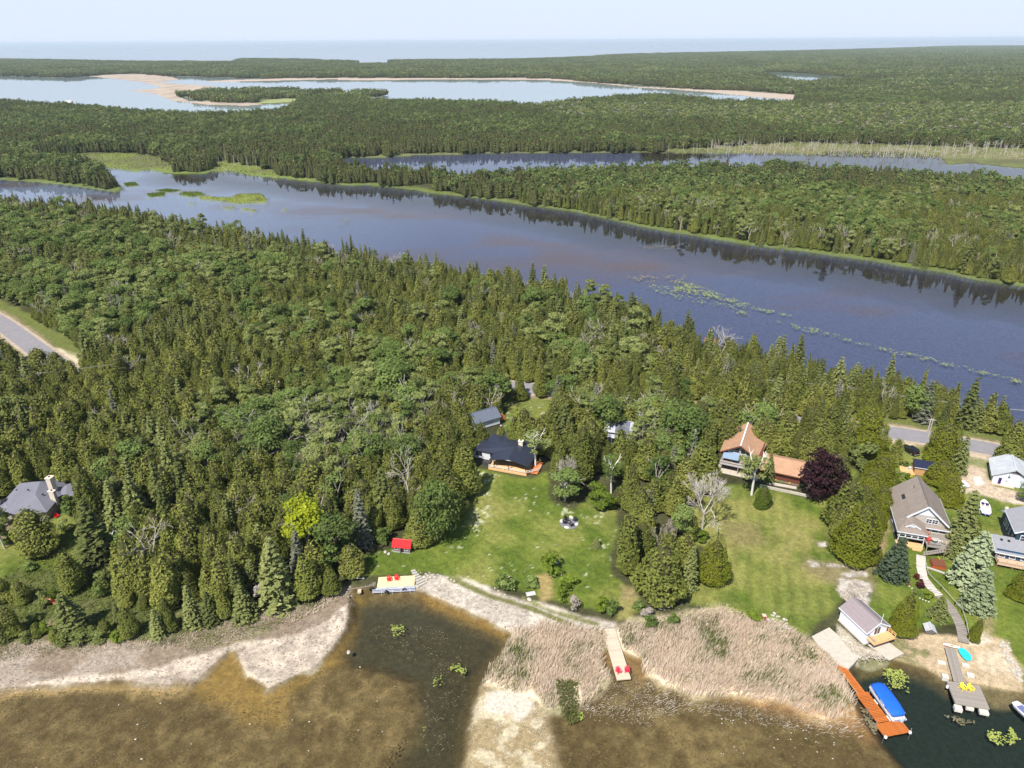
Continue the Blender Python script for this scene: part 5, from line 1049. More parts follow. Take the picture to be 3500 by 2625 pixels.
def rail(root, pts, z, h, mat, posts=1.5, rails=2, name='railing', bal=False):
    for a_, b_ in zip(pts[:-1], pts[1:]):
        A_, B_ = Vector((*a_, z)), Vector((*b_, z)); L = (B_ - A_).length; n = max(1, round(L / posts)); m_ = MB()
        for i in range(n + 1): q = A_.lerp(B_, i / n); m_.box(q.x - .05, q.x + .05, q.y - .05, q.y + .05, z, z + h)
        for r in range(rails): zz = z + h * (1 - r * .42) - .03; m_.bar((A_.x, A_.y, zz), (B_.x, B_.y, zz), .08, .06)
        if bal:
            for i in range(int(L / .25)): q = A_.lerp(B_, (i + .5) / int(L / .25)); m_.bar((q.x, q.y, z + .1), (q.x, q.y, z + h - .05), .03)
        part(name, m_, mat, root)
def vent(root, x, y, z, name='roof_vent', s=.3, mat=None): part(name, MB().box(x - s / 2, x + s / 2, y - s / 2, y + s / 2, z, z + .25), mat or M_DARK, root)
def house(name, p, yaw_deg, label, cat='house', group=None): return empty(name, (p[0], p[1], LAND), math.radians(yaw_deg), label, cat, group)

# ---- cottage with the taupe roof and white gable (east)
def cottage_taupe():
    r = house('cottage', (79.9, 117.9), -17.5, 'taupe-roofed cottage with white front gable and sunroom above the plank path')
    TA = shingle('taupe_shingle', (0.235, 0.195, 0.165)); SID = lined('taupe_siding', (0.42, 0.38, 0.34), .18, 2); GREY = lined('grey_siding', (0.32, 0.32, 0.33), .16, 2)
    a = MB(); a.box(.4, 10.5, 4.0, 15.1, 0, 3.4); part('wall', a, GREY, r)
    # roof: ridge x 5.45 z 7.4, eaves z 3.4
    for s, pts in ((0, [(5.45, 4.0, 8.35), (5.45, 15.6, 8.35), (0, 15.6, 3.45), (0, 4.0, 3.45)]), (1, [(5.45, 3.4, 8.35), (5.45, 15.6, 8.35), (10.9, 15.6, 3.45), (10.9, 3.4, 3.45)])):
        b = MB(); b.slab(pts, .2); part('roof_slope', b, TA, r)
    b = MB(); b.slab([(1.9, 3.4, 5.16), (1.9, 4.02, 5.16), (5.45, 4.02, 8.35), (5.45, 3.4, 8.35)], .2); part('roof_slope', b, TA, r)
    part('ridge_cap', MB().bar((5.45, 3.4, 8.4), (5.45, 15.6, 8.4), .3, .07), plain('ridge_dark', (.12, .1, .09), .9), r)
    # rear gable wall and main front gable
    part('wall', MB().loft([[(.6, 15.0, 3.4), (10.3, 15.0, 3.4), (5.45, 15.0, 8.0)], [(.6, 15.08, 3.4), (10.3, 15.08, 3.4), (5.45, 15.08, 8.0)]]), GREY, r)
    g = MB(); g.loft([[(.6, 4.0, 3.4), (10.3, 4.0, 3.4), (5.45, 4.0, 8.05)], [(.6, 4.06, 3.4), (10.3, 4.06, 3.4), (5.45, 4.06, 8.05)]]); part('gable_wall', g, SID, r)
    g = MB(); g.loft([[(3.2, 3.93, 5.75), (7.7, 3.93, 5.75), (5.45, 3.93, 7.95)], [(3.2, 3.99, 5.75), (7.7, 3.99, 5.75), (5.45, 3.99, 7.95)]]); part('gable_panel', g, M_WHITE, r)
    for a_, c_ in (((5.45, 3.36, 8.25), (10.95, 3.36, 3.32)), ((5.45, 3.36, 8.25), (1.95, 3.36, 5.0))): part('barge_board', MB().bar(a_, c_, .08, .32), M_WHITE, r)
    win(r, 6.3, 3.93, 4.1, 1.0, .95, cols=2); win(r, 6.3 + 1.15, 3.93, 4.1, 1.0, .95, cols=2)
    b = MB(); b.slab([(3.8, 3.95, 3.95), (10.6, 3.95, 3.75), (10.6, 3.15, 3.3), (4.6, 3.15, 3.4)], .12); part('skirt_roof', b, TA, r); part('fascia', MB().bar((4.6, 3.1, 3.3), (10.6, 3.1, 3.2), .06, .2), M_WHITE, r)
    # glazed wall under the gable
    part('wall', MB().box(5.6, 10.45, 3.9, 3.98, 1.9, 3.35), M_WHITE, r)
    for x in (6.3, 7.9, 9.3): win(r, x, 3.88, 2.05, 1.1, 1.15, cols=1)
    # sunroom raised over an open porch
    part('wall', MB().box(.45, 5.4, .4, 4.0, 1.75, 3.4), SID, r)
    for x in (1.15, 2.3, 3.5, 4.65): win(r, x, .38, 2.1, .95, 1.1, cols=1)
    for y in (1.2, 2.7): win(r, .44, y, 2.1, 1.0, 1.1, 'l')
    win(r, .39, 6.5, 1.5, 1.0, 1.2, 'l'); win(r, .39, 10.5, 1.5, 1.0, 1.2, 'l')
    b = MB(); b.slab([(0, 4.0, 3.45), (2.75, 4.0, 5.45), (2.75, 1.5, 5.0), (0, 0, 3.45)], .16); part('roof_slope', b, TA, r)
    b = MB(); b.slab([(0, 0, 3.45), (2.75, 1.5, 5.0), (5.65, 0, 3.45)], .16); part('roof_slope', b, TA, r)
    b = MB(); b.slab([(2.75, 1.5, 5.0), (2.75, 4.0, 5.45), (5.65, 4.0, 3.85), (5.65, 0, 3.45)], .16); part('roof_slope', b, TA, r)
    part('barge_board', MB().bar((2.75, .75, 5.1), (1.35, .6, 4.35), .08, .26), M_WHITE, r); part('barge_board', MB().bar((2.75, .75, 5.1), (4.25, .6, 4.3), .08, .26), M_WHITE, r)
    part('gable_panel', MB().slab([(2.75, .95, 5.0), (1.75, .8, 4.45), (3.8, .8, 4.45)], .5), M_WHITE, r); b = MB(); b.slab([(2.75, .7, 5.16), (2.75, 2.0, 5.2), (1.3, 1.6, 4.5), (1.3, .6, 4.42)], .08); b.slab([(2.75, .7, 5.16), (2.75, 2.0, 5.2), (4.3, 1.6, 4.5), (4.3, .6, 4.42)], .08); part('dormer_roof', b, TA, r)
    part('fascia', MB().bar((0, -.03, 3.32), (5.65, -.03, 3.32), .06, .2), M_WHITE, r); part('fascia', MB().bar((-.03, 0, 3.32), (-.03, 15.6, 3.32), .06, .2), M_WHITE, r); part('fascia', MB().bar((5.68, 0, 3.32), (5.68, 3.2, 3.32), .06, .2), M_WHITE, r)
    part('fascia', MB().bar((10.93, 3.4, 3.32), (10.93, 15.6, 3.32), .06, .2), M_WHITE, r)
    part('post', MB().box(5.25, 5.4, .35, .5, 0, 1.75), M_WHITE, r); part('post', MB().box(.5, .65, .4, .55, 0, 1.75), M_WHITE, r)
    # open porch below, orange steps
    planks(r, .3, 5.3, -.5, 1.2, .45, .17, M_NEWWOOD, 'x'); part('step', MB().box(3.3, 5.0, -1.0, -.5, 0, .25), M_NEWWOOD, r); part('porch_frame', MB().box(.3, 5.3, -.5, 1.2, .05, .44), M_NEWWOOD, r)
    part('floor', MB().box(.4, 5.4, 1.2, 4.0, 0.1, .4), M_DARK, r)
    # deck
    planks(r, 5.5, 10.7, -1.2, 3.9, 1.95, .2, M_OLDWOOD, 'x'); part('deck_frame', MB().box(5.5, 10.7, -1.25, -1.15, 1.7, 1.95).box(10.65, 10.75, -1.2, 3.9, 1.7, 1.95), M_OLDWOOD, r)
    for x in (5.7, 8.1, 10.5): part('post', MB().box(x - .08, x + .08, -1.15, -1.0, 0, 1.7), M_OLDWOOD, r)
    rail(r, [(8.9, -1.15), (10.65, -1.15), (10.65, 3.8)], 1.99, .95, M_OLDWOOD, bal=True); rail(r, [(5.6, -1.15), (8.0, -1.15)], 1.99, .95, M_STEEL)
    # stair down towards the path
    st = MB()
    for i in range(8): f = i / 8; st.box(8.6 - 3.4 * f - .45, 8.6 - 3.4 * f, -2.2, -1.25, 1.8 - 1.75 * f - .04, 1.8 - 1.75 * f)
    part('stair', st, M_OLDWOOD, r); part('stair_rail', MB().bar((8.7, -2.25, 2.75), (5.0, -2.25, .95), .07).bar((8.7, -2.25, 1.9), (5.0, -2.25, .1), .05, .2).bar((5.0, -2.25, 0), (5.0, -2.25, .95), .08).bar((8.7, -2.25, 0), (8.7, -2.25, 2.75), .08), M_OLDWOOD, r)
    # skylight and pipe
    part('skylight', MB().slab([(2.0, 9.6, 5.4), (2.5, 9.6, 5.85), (2.5, 11.2, 5.85), (2.0, 11.2, 5.4)], .12), M_DARK, r); part('vent_pipe', MB().tube((4.2, 11.9, 6.9), (4.2, 11.9, 7.9), .07), M_DARK, r)
    return r
cottage_taupe()
def chalet():
    r = house('chalet', (51.4, 148.4), -24.9, 'brown-roofed chalet with glazed gable, balcony and long low wing')
    BR = shingle('brown_shingle', (0.40, 0.235, 0.145)); WALL = lined('red_brown_boards', (0.13, 0.045, 0.03), .2, 0)
    part('wall', MB().box(.4, 9.4, 1.5, 12.0, 0, 4.3), WALL, r)
    for pts in ([(4.3, -.6, 7.2), (4.3, 12.2, 7.2), (-.3, 12.0, 4.2), (-.3, -.1, 4.2)], [(4.3, -.6, 7.2), (4.3, 12.2, 7.2), (9.9, 11.4, 4.0), (9.0, -.1, 4.0)]): part('roof_slope', MB().slab(pts, .2), BR, r)
    part('ridge_cap', MB().bar((4.3, -.6, 7.28), (4.3, 12.2, 7.28), .3, .08), M_WHITE, r)
    part('barge_board', MB().bar((4.3, -.64, 7.08), (-.3, -.14, 4.1), .08, .28), WALL, r); part('barge_board', MB().bar((4.3, -.64, 7.08), (9.0, -.14, 3.9), .08, .28), WALL, r)
    part('gable_wall', MB().loft([[(.3, .6, 4.2), (8.6, .6, 4.2), (4.3, .6, 7.0)], [(.3, 1.5, 4.2), (8.6, 1.5, 4.2), (4.3, 1.5, 7.0)]]), WALL, r)
    for x, w, h in ((2.3, 1.35, .95), (3.6, 1.05, 1.7), (5.0, 1.05, 1.7), (6.3, 1.3, 1.0)): win(r, x, .58, 4.45, w, h, rows=1)
    part('wall', MB().box(.4, 8.6, .62, 1.5, 2.4, 4.3), M_WHITE, r); win(r, 4.7, .6, 2.75, 1.0, 1.3, rows=1); win(r, 6.8, .6, 2.75, 1.4, 1.3, rows=1); door(r, 3.2, .6, 2.45, .95, 1.8, M_WHITE)
    # balcony on posts, awning
    planks(r, 0.2, 8.8, -2.0, .6, 2.35, .2, M_OLDWOOD, 'x'); part('balcony_front', MB().box(.2, 8.8, -2.1, -2.0, 2.0, 2.5).box(.2, 8.8, -2.06, -2.0, 2.7, 3.1), plank_mat('pale_grey_board', (.42, .38, .36)), r)
    for x in (.4, 4.6, 8.6): part('post', MB().box(x - .09, x + .09, -2.05, -1.87, 0, 2.35), M_OLDWOOD, r)
    part('awning', MB().slab([(.6, .5, 4.3), (4.4, .5, 4.3), (4.4, -1.9, 3.75), (.6, -1.9, 3.75)], .08), plain('blue_grey_cloth', (.20, .27, .38), .8, .08), r); part('awning_pole', MB().tube((.7, -1.8, 2.4), (.7, -1.8, 3.75), .04).tube((4.3, -1.8, 2.4), (4.3, -1.8, 3.75), .04), M_BLACK, r)
    part('table', MB().box(1.4, 3.0, -1.4, -.5, 3.0, 3.08).box(1.5, 1.6, -1.3, -.6, 2.39, 3.0).box(2.8, 2.9, -1.3, -.6, 2.39, 3.0), M_NEWWOOD, r)
    part('wall', MB().box(.6, 8.6, .7, 1.5, 0, 2.3), lined('dark_lower_wall', (.07, .06, .055), .2, 2), r); part('patio', MB().box(-.2, 9.5, -2.9, .7, 0, .12), M_CONC, r)
    # wing
    part('wall', MB().box(8.6, 18.8, -.6, 5.9, 0, 2.5), WALL, r)
    part('roof_slope', MB().slab([(7.2, 3.4, 4.0), (19.3, 3.4, 4.0), (19.3, -1.3, 2.45), (8.9, -1.3, 2.45)], .18), BR, r); part('roof_slope', MB().slab([(7.2, 3.4, 4.0), (19.3, 3.4, 4.0), (19.3, 6.5, 2.8), (8.9, 6.5, 2.8)], .18), BR, r)
    part('wall', MB().loft([[(18.7, -.6, 2.4), (18.7, 5.9, 2.4), (18.7, 3.4, 3.85)], [(18.78, -.6, 2.4), (18.78, 5.9, 2.4), (18.78, 3.4, 3.85)]]), WALL, r)
    part('fascia', MB().bar((8.9, -1.33, 2.3), (19.3, -1.33, 2.3), .06, .25), WALL, r)
    part('flower_bed', MB().box(11.5, 18.6, -1.3, -.7, 0, .18), plain('soil', (.16, .12, .08), 1), r)
    for pts, m_ in (((2.9, 8.2, 6.3), M_DARK), ((3.5, 8.4, 6.7), M_STEEL)): part('vent_pipe', MB().box(pts[0] - .12, pts[0] + .12, pts[1] - .12, pts[1] + .12, pts[2] - .4, pts[2] + .7), m_, r)
    return r
chalet()
# retaining wall and terrace below the chalet wing
a_, b_ = at('D', -10, 650), at('D', 410, 740); rw = empty('retaining_wall', (a_[0], a_[1], LAND), math.atan2(b_[1] - a_[1], b_[0] - a_[0]), 'long low pale timber retaining wall below the chalet wing', 'wall'); L_ = math.hypot(b_[0] - a_[0], b_[1] - a_[1])
for k in range(2): [share('timber', me, rw, (i * L_ / 5, 0, k * .33 - .05)) for me in [MB().box(0, L_ / 5 - .03, 0, .35, 0, .31).mesh('timber', plank_mat('pale_timber', (.40, .36, .31)))] for i in range(5)]
ps = MB(); c1, c2 = at('D', 50, 615), at('D', 300, 660); ps.bar((c1[0], c1[1], LAND + .05), (c2[0], c2[1], LAND + .05), 1.1, .12); tag(ps.build('path', M_CONC), 'pale path along the flower bed', kind='structure')
def black_cottage():
    r = house('cottage', (-5.5, 147.9), -18.5, 'black metal-roofed white cottage with a covered orange wooden porch')
    BK = plain('black_metal', (.022, .026, .042), .38, .12, 1.0, 0.0, .6); WW = lined('white_siding', (.62, .63, .66), .2, 2)
    part('wall', MB().box(.2, 9.2, 5.0, 12.8, 0, 2.5), WW, r); part('wall', MB().box(-5.6, .4, 3.6, 8.4, 0, 2.3), WW, r)
    part('roof_slope', MB().slab([(-2.0, 13.1, 3.4), (4.6, 13.4, 3.5), (4.6, 5.6, 3.85), (-4.4, 6.9, 3.3)], .16), BK, r); part('roof_slope', MB().slab([(4.6, 13.4, 3.5), (9.8, 12.5, 2.6), (9.8, 5.0, 2.6), (4.6, 5.6, 3.85)], .16), BK, r)
    part('roof_slope', MB().slab([(-4.4, 6.9, 3.3), (4.6, 5.6, 3.84), (0.2, 3.0, 2.55), (-5.9, 3.3, 2.4)], .16), BK, r)
    part('roof_slope', MB().slab([(4.7, -.2, 3.75), (4.6, 6.0, 3.9), (-.4, 4.4, 2.55), (-.2, -.2, 2.55)], .14), BK, r); part('roof_slope', MB().slab([(4.7, -.2, 3.75), (4.6, 6.0, 3.9), (10.0, 5.6, 2.5), (9.9, -.2, 2.5)], .14), BK, r)
    for i in range(13): f = i / 12; part('roof_rib', MB().bar((4.7, -.2 + 6.0 * f, 3.80), (9.9, -.2 + 5.7 * f, 2.55), .05, .05), BK, r)
    for i in range(9): f = i / 8; part('roof_rib', MB().bar((-4.4 + 9.0 * f, 6.9 - 1.3 * f, 3.36 + .5 * f), (-5.9 + 6.1 * f, 3.3 - .3 * f, 2.46 + .15 * f), .05, .04), BK, r)
    part('gable_panel', MB().slab([(4.7, -.05, 3.5), (3.4, -.05, 3.2), (6.0, -.05, 3.2)], .1), M_WHITE, r)
    win(r, -4.3, 3.58, 1.0, 1.4, .95, rows=1, trim=M_BLACK); win(r, -.6, 3.58, 1.2, 1.2, .7, rows=1, trim=M_BLACK)
    for x in (3.0, 5.6, 8.0): win(r, x, 4.98, .9, 1.3, 1.2, cols=2, rows=1)
    planks(r, -.3, 9.5, -.5, 4.9, .42, .2, M_NEWWOOD, 'x'); part('deck_frame', MB().box(-.3, 9.5, -.56, -.5, 0, .45).box(9.5, 9.56, -.5, 4.9, 0, .45), M_NEWWOOD, r); planks(r, 9.7, 12.0, 0.4, 6.0, .4, .2, plank_mat('orange_plank', (.52, .17, .05)), 'y')
    for x in (1.0, 4.7, 9.2): part('post', MB().box(x - .1, x + .1, -.05, .15, .46, 3.0 if x > 3 and x < 6 else 2.5), M_BLACK, r)
    rail(r, [(-.2, -.45), (9.4, -.45), (11.9, 1.6)], .46, .95, M_WHITE, posts=1.9); rail(r, [(11.9, 1.6), (12.1, 3.4)], .46, .9, M_WHITE)
    part('box_bench', MB().box(-2.4, -.4, .9, 2.2, 0, .95), plain('dark_grey_box', (.05, .045, .045), .7), r)
    chimney(r, 5.6, 7.4, 3.2, 4.7, 1.1, .8, plain('cream_brick', (.58, .52, .42), .9, .15)); vent(r, 1.8, 12.6, 3.45, mat=M_WHITE, s=.5)
black_cottage()
def annex():
    r = house('cabin', (-9.9, 166.1), 30.8, 'white cabin with black metal roof half hidden behind the black-roofed cottage', 'cabin')
    gable(r, 0, 7.6, 0, 5.6, 2.7, 4.3, 'x', lined('white_metal_siding', (.66, .68, .72), .3, 0), plain('dark_metal', (.11, .125, .16), .4, .1, 1, .0, .5), trim=None, zb=.4)
    part('foundation', MB().box(.1, 7.5, .1, 5.5, 0, .4), plain('dark_block', (.13, .11, .09), .9), r)  # dark block footing under the white siding
    BK = MATS['dark_metal']
    for i in range(12): x = -.3 + 8.2 * i / 11; part('roof_rib', MB().bar((x, 2.8, 4.46), (x, -.45, 2.68), .05, .05), BK, r)
    planks(r, 7.7, 9.6, .6, 2.8, .9, .2, plank_mat('orange_plank', (.52, .17, .05)), 'y'); rail(r, [(7.8, .6), (9.6, .6), (9.6, 2.8)], .94, .9, MATS['orange_plank']); door(r, 7.62, 2.0, .9, .9, 1.8, M_DARK, 'r')
annex()
def cabin_hidden():
    p = at('C', 975, 300); r = house('cabin', (p[0] - 2.2, p[1] + .4), -14, 'white cabin with dark metal roof standing in the trees right of the wide clump', 'cabin')
    gable(r, 0, 6.4, 0, 6.4, 4.4, 5.7, 'x', lined('white_siding', (.62, .63, .66), .2, 2), plain('worn_pale_metal', (.36, .37, .40), .5, .15), trim=M_WHITE)
    part('roof_panel', MB().slab([(2.4, 3.0, 5.88), (6.0, 3.0, 5.88), (6.0, -.48, 4.42), (2.4, -.48, 4.42)], .05), plain('dark_metal', (.05, .055, .075)), r)
    for i in range(12): x = 2.45 + 3.5 * i / 11; part('roof_rib', MB().bar((x, 3.0, 5.9), (x, -.45, 4.46), .05, .05), MATS['dark_metal'], r)
    win(r, 2.3, -.02, .9, 1.1, 1.3, rows=1); win(r, 4.6, -.02, .9, 1.1, 1.3, rows=1); win(r, 3.5, -.02, 3.1, 1.4, .9, rows=1); part('porch_beam', MB().box(.8, 6.2, -.5, -.35, 2.5, 2.75), M_WHITE, r)
cabin_hidden()
def stone_house():
    r = house('stone_house', (-112.4, 128.3), -9.4, 'stone house with grey hipped roof and four pale stone chimneys at the left edge')
    GR = shingle('grey_shingle', (0.155, 0.155, 0.185), .12); ST = plain('rubble_stone', (.30, .26, .22), .95, .4, 1.4, bmp=.5); PS = plain('chimney_stone', (.52, .45, .38), .95, .2, 2, bmp=.4)
    A_, B_, C_, D_, E_, F_, G_ = (-1.48, 6.73, 4.9), (2.66, 8.11, 4.9), (-3.3, 3.9, 2.5), (0.3, 1.0, 2.9), (4.84, 3.92, 4.4), (9.6, .9, 2.3), (8.2, 6.9, 2.5)
    H_ = (4.9, -.6, 2.1); P_ = (-.2, -.6, 2.0)
    part('roof_slope', MB().slab([A_, B_, E_, D_, C_], .2), GR, r); part('roof_slope', MB().slab([B_, G_, F_, E_], .2), GR, r); part('roof_slope', MB().slab([E_, F_, H_], .2), GR, r)
    part('roof_slope', MB().slab([D_, E_, H_, P_], .2), GR, r); part('roof_slope', MB().slab([A_, (-2.5, 11, 2.4), (5, 13, 2.4), B_], .2), GR, r); part('roof_slope', MB().slab([B_, (5, 13, 2.4), G_], .2), GR, r)
    part('roof_slope', MB().slab([C_, D_, P_, (-4.5, .5, 1.9)], .2), GR, r)
    part('wall', MB().prism([(-3.5, .6), (0, 0), (5, 0), (9.2, 1.2), (8.0, 6.9), (4.6, 12), (-2.2, 10.4)], 0, 2.1), ST, r); part('buttress', MB().loft([[(4.0, -1.0, 0), (6.2, -1.1, 0), (6.0, 0.6, 0), (4.2, .6, 0)], [(4.3, -.5, 2.0), (5.6, -.5, 2.0), (5.6, .4, 2.0), (4.3, .4, 2.0)]]), PS, r)
    R1, R2 = (9.0, 8.6, 4.5), (8.7, 6.6, 3.4)
    part('wing_roof', MB().slab([R1, (13.0, 12.0, 4.0), (13.8, 8.8, 2.5), (9.8, 6.5, 2.5)], .18), GR, r); part('wing_roof', MB().slab([R1, (9.8, 6.5, 2.5), G_, (6.9, 8.6, 2.9)], .18), GR, r); part('wing_roof', MB().slab([R1, (6.9, 8.6, 2.9), (7.6, 12.5, 2.6), (11.5, 14.5, 2.6), (13.0, 12.0, 4.0)], .18), GR, r)
    part('wing_wall', MB().prism([(7.8, 7.0), (10.0, 6.7), (13.5, 9.0), (12.3, 13.0), (8.2, 12.0)], 0, 2.5), plain('dark_red_boards', (.10, .02, .02), .8), r)
    chimney(r, -3.6, 1.5, 0, 4.6, 1.3, 1.5, PS); chimney(r, 6.0, 7.6, 2, 6.6, 1.2, 1.2, PS); chimney(r, 10.6, 11.6, 2, 6.7, 1.4, .9, PS); chimney(r, 8.3, 4.9, 1.5, 5.0, 1.3, .7, PS)
    for x, y, z in ((-.9, 5.0, 4.15), (2.0, 5.1, 4.45), (6.0, 4.6, 4.0)): vent(r, x, y, z)
    win(r, 7.0, .5, .6, 1.6, .9, cols=3, rows=1, trim=ST).rotation_euler[2] = .28
    part('bench', MB().box(8.6, 9.6, -.5, -.1, .4, .5).box(8.7, 8.8, -.5, -.1, 0, .4).box(9.4, 9.5, -.5, -.1, 0, .4), plain('pink_wood', (.55, .32, .25)), r)
stone_house()
def blue_house():
    r = house('blue_house', (96.9, 112.2), -20.4, 'dark blue house with grey roof and wooden front deck at the right edge')
    BL = lined('blue_siding', (.035, .085, .16), .2, 2); DB = lined('dark_teal_siding', (.02, .045, .07), .2, 2); GR = shingle('mid_grey_shingle', (.25, .25, .27), .14)
    part('wall', MB().box(.4, 8, .6, 4.6, 1.0, 2.8), BL, r); part('foundation', MB().box(.5, 8, .7, 4.6, 0, 1.0), plain('crawl_dark', (.06, .05, .05)), r); part('roof_slope', MB().slab([(.0, 5.0, 3.5), (9, 5.0, 3.5), (9, 0, 2.6), (.0, 0, 2.6)], .16), GR, r); part('fascia', MB().bar((0, -.04, 2.5), (9, -.04, 2.5), .06, .2), M_WHITE, r); part('barge_board', MB().bar((-.04, 0, 2.5), (-.04, 5, 3.4), .06, .2), M_WHITE, r)
    for x in (1.5, 3.3, 5.3): win(r, x, .58, 1.35, .95, 1.15, cols=1)
    win(r, .39, 2.4, 1.5, 1.1, .9, 'l')
    part('wall', MB().box(4.2, 9, 4.6, 13, 0, 5.2), DB, r); part('roof_slope', MB().slab([(3.6, 4.2, 5.2), (3.6, 12.6, 5.2), (7.5, 12.6, 7.4), (7.5, 4.2, 7.4)], .18), GR, r); part('barge_board', MB().bar((3.58, 4.2, 5.1), (3.58, 12.6, 5.1), .06, .2), M_WHITE, r); part('barge_board', MB().bar((3.6, 4.16, 5.1), (7.5, 4.16, 7.3), .06, .24), M_WHITE, r)
    part('roof_slope', MB().slab([(3.9, 12.8, 4.2), (9, 12.8, 4.6), (9, 15.4, 3.6), (3.9, 15.4, 3.2)], .16), GR, r); part('wall', MB().box(4.4, 9, 13, 15, 0, 3.2), DB, r)
    win(r, 5.6, 4.58, 3.3, 1.2, 1.3)
    for y, w in ((6.2, .5), (8.2, .5), (10.0, .7), (11.6, 1.2)): win(r, 4.19, y, 2.2, w, 1.2, 'l', rows=1)
    planks(r, .4, 8.5, -1.5, .6, 1.0, .18, plank_mat('tan_plank', (.50, .36, .25)), 'x'); part('deck_frame', MB().box(.4, 8.5, -1.56, -1.5, .75, 1.0), MATS['tan_plank'], r); rail(r, [(.45, .5), (.45, -1.45), (8.4, -1.45)], 1.04, .9, MATS['tan_plank'], posts=1.6, rails=3)
    for x in (.5, 3.2, 6.2): part('post', MB().box(x - .08, x + .08, -1.45, -1.3, 0, .8), plain('red_brown_post', (.25, .11, .07)), r)
    for x, y in ((1.6, 3.6), (2.9, 3.6)): vent(r, x, y, 3.3, s=.4)
    planks(r, 2.6, 4.1, 5.2, 9.6, .25, .3, MATS['tan_plank'], 'x'); 
blue_house()
def workshop():
    r = house('workshop', (114.1, 140.3), -26.9, 'pale grey metal workshop with a white sliding door at the right edge', 'workshop')
    MW = lined('pale_metal_siding', (.55, .58, .64), .22, 0); RM = plain('worn_grey_metal', (.42, .44, .46), .5, .18, .5, .0, .5)
    gable(r, 0, 7.6, .4, 8.2, 2.3, 4.6, 'y', MW, RM, trim=None, over=.5, gov=.3)
    for s in (-1, 1):
        for i in range(10): y = .3 + i * .9; part('roof_seam', MB().bar((3.8, y, 4.78), (3.8 + s * 4.3, y, 2.18), .04, .04), RM, r)
    part('barge_board', MB().bar((3.8, .05, 4.5), (8.1, .05, 2.0), .06, .2), M_DARK, r); part('barge_board', MB().bar((3.8, .05, 4.5), (-.5, .05, 2.0), .06, .2), RM, r)
    part('gable_louvre', MB().slab([(3.8, .36, 4.2), (2.6, .36, 3.4), (5.3, .36, 3.4)], .05), plain('dark_louvre', (.12, .10, .12)), r)
    part('doorway', MB().box(1.2, 1.85, .33, .42, .1, 1.7), plain('dark_purple', (.03, .01, .12)), r); part('sliding_door', MB().box(1.8, 3.7, .24, .33, 0, 1.9), M_WHITE, r)  # deep purple doorway beside the white sliding door
    # faded round emblem and its two lines of lettering on the sliding door
    em = MB(); em.tube((2.75, .238, 1.25), (2.75, .228, 1.25), .26, .26, 16); o = part('emblem', em, plain('grey_print', (.30, .32, .36)), r)
    for w, z in ((.42, .82), (.30, .68)): part('lettering', MB().box(2.75 - w / 2, 2.75 + w / 2, .228, .236, z, z + .06), MATS['grey_print'], r)
    lm = part('barn_lamp', MB().tube((3.0, .2, 2.5), (3.0, .2, 2.62), .22, .06, 10).bar((3.0, .2, 2.6), (3.0, .2, 3.1), .04).bar((3.0, .2, 3.1), (3.0, .42, 3.1), .04), M_BLACK, r)
    part('apron', MB().box(0, 4.5, -.5, .3, 0, .1), plain('tan_slab', (.5, .38, .28)), r)
workshop()
def red_shed():
    r = house('shed', (-24.75, 116.4), -9, 'small weathered board shed with bright red metal roof', 'shed')
    WB = lined('weathered_boards', (.20, .18, .175), .17, 0, var=.25); RR = plain('red_metal', (.66, .018, .022), .6, .08, 1, 0, .1)
    part('wall', MB().box(0, 3.5, 0, 2.1, 0, 1.55), WB, r); part('wall', MB().loft([[(0.02, 0, 1.5), (0.02, 2.1, 1.5), (0.02, 1.05, 2.4)], [(3.48, 0, 1.5), (3.48, 2.1, 1.5), (3.48, 1.05, 2.4)]]), WB, r)
    for s, y in ((0, -.3), (1, 2.4)): part('roof_slope', MB().slab([(-.3, 1.05, 2.55), (3.75, 1.05, 2.55), (3.75, y, 1.38), (-.3, y, 1.38)], .07), RR, r)
    for i in range(17): x = -.25 + 3.95 * i / 16; part('roof_rib', MB().bar((x, 1.05, 2.58), (x, -.3, 1.41), .045, .05), RR, r)
    part('ridge_cap', MB().bar((-.3, 1.05, 2.6), (3.75, 1.05, 2.6), .2, .05), plain('pale_red', (.62, .10, .09), .6), r)
    for x in (.65, 2.75): win(r, x, -.01, .75, .5, .55, rows=1, trim=plain('grey_trim', (.40, .38, .36)))
    d = door(r, 1.4, -.02, .05, .8, 1.35, WB); d.location = (1.35, -.02, .05); d.rotation_euler = (0, 0, math.radians(-50)); part('doorway', MB().box(1.35, 2.15, -.015, .02, .05, 1.4), M_DARK, r)
    part('sill', MB().box(-.05, 3.55, -.08, 0, 0, .1), MATS['grey_trim'], r)
red_shed()
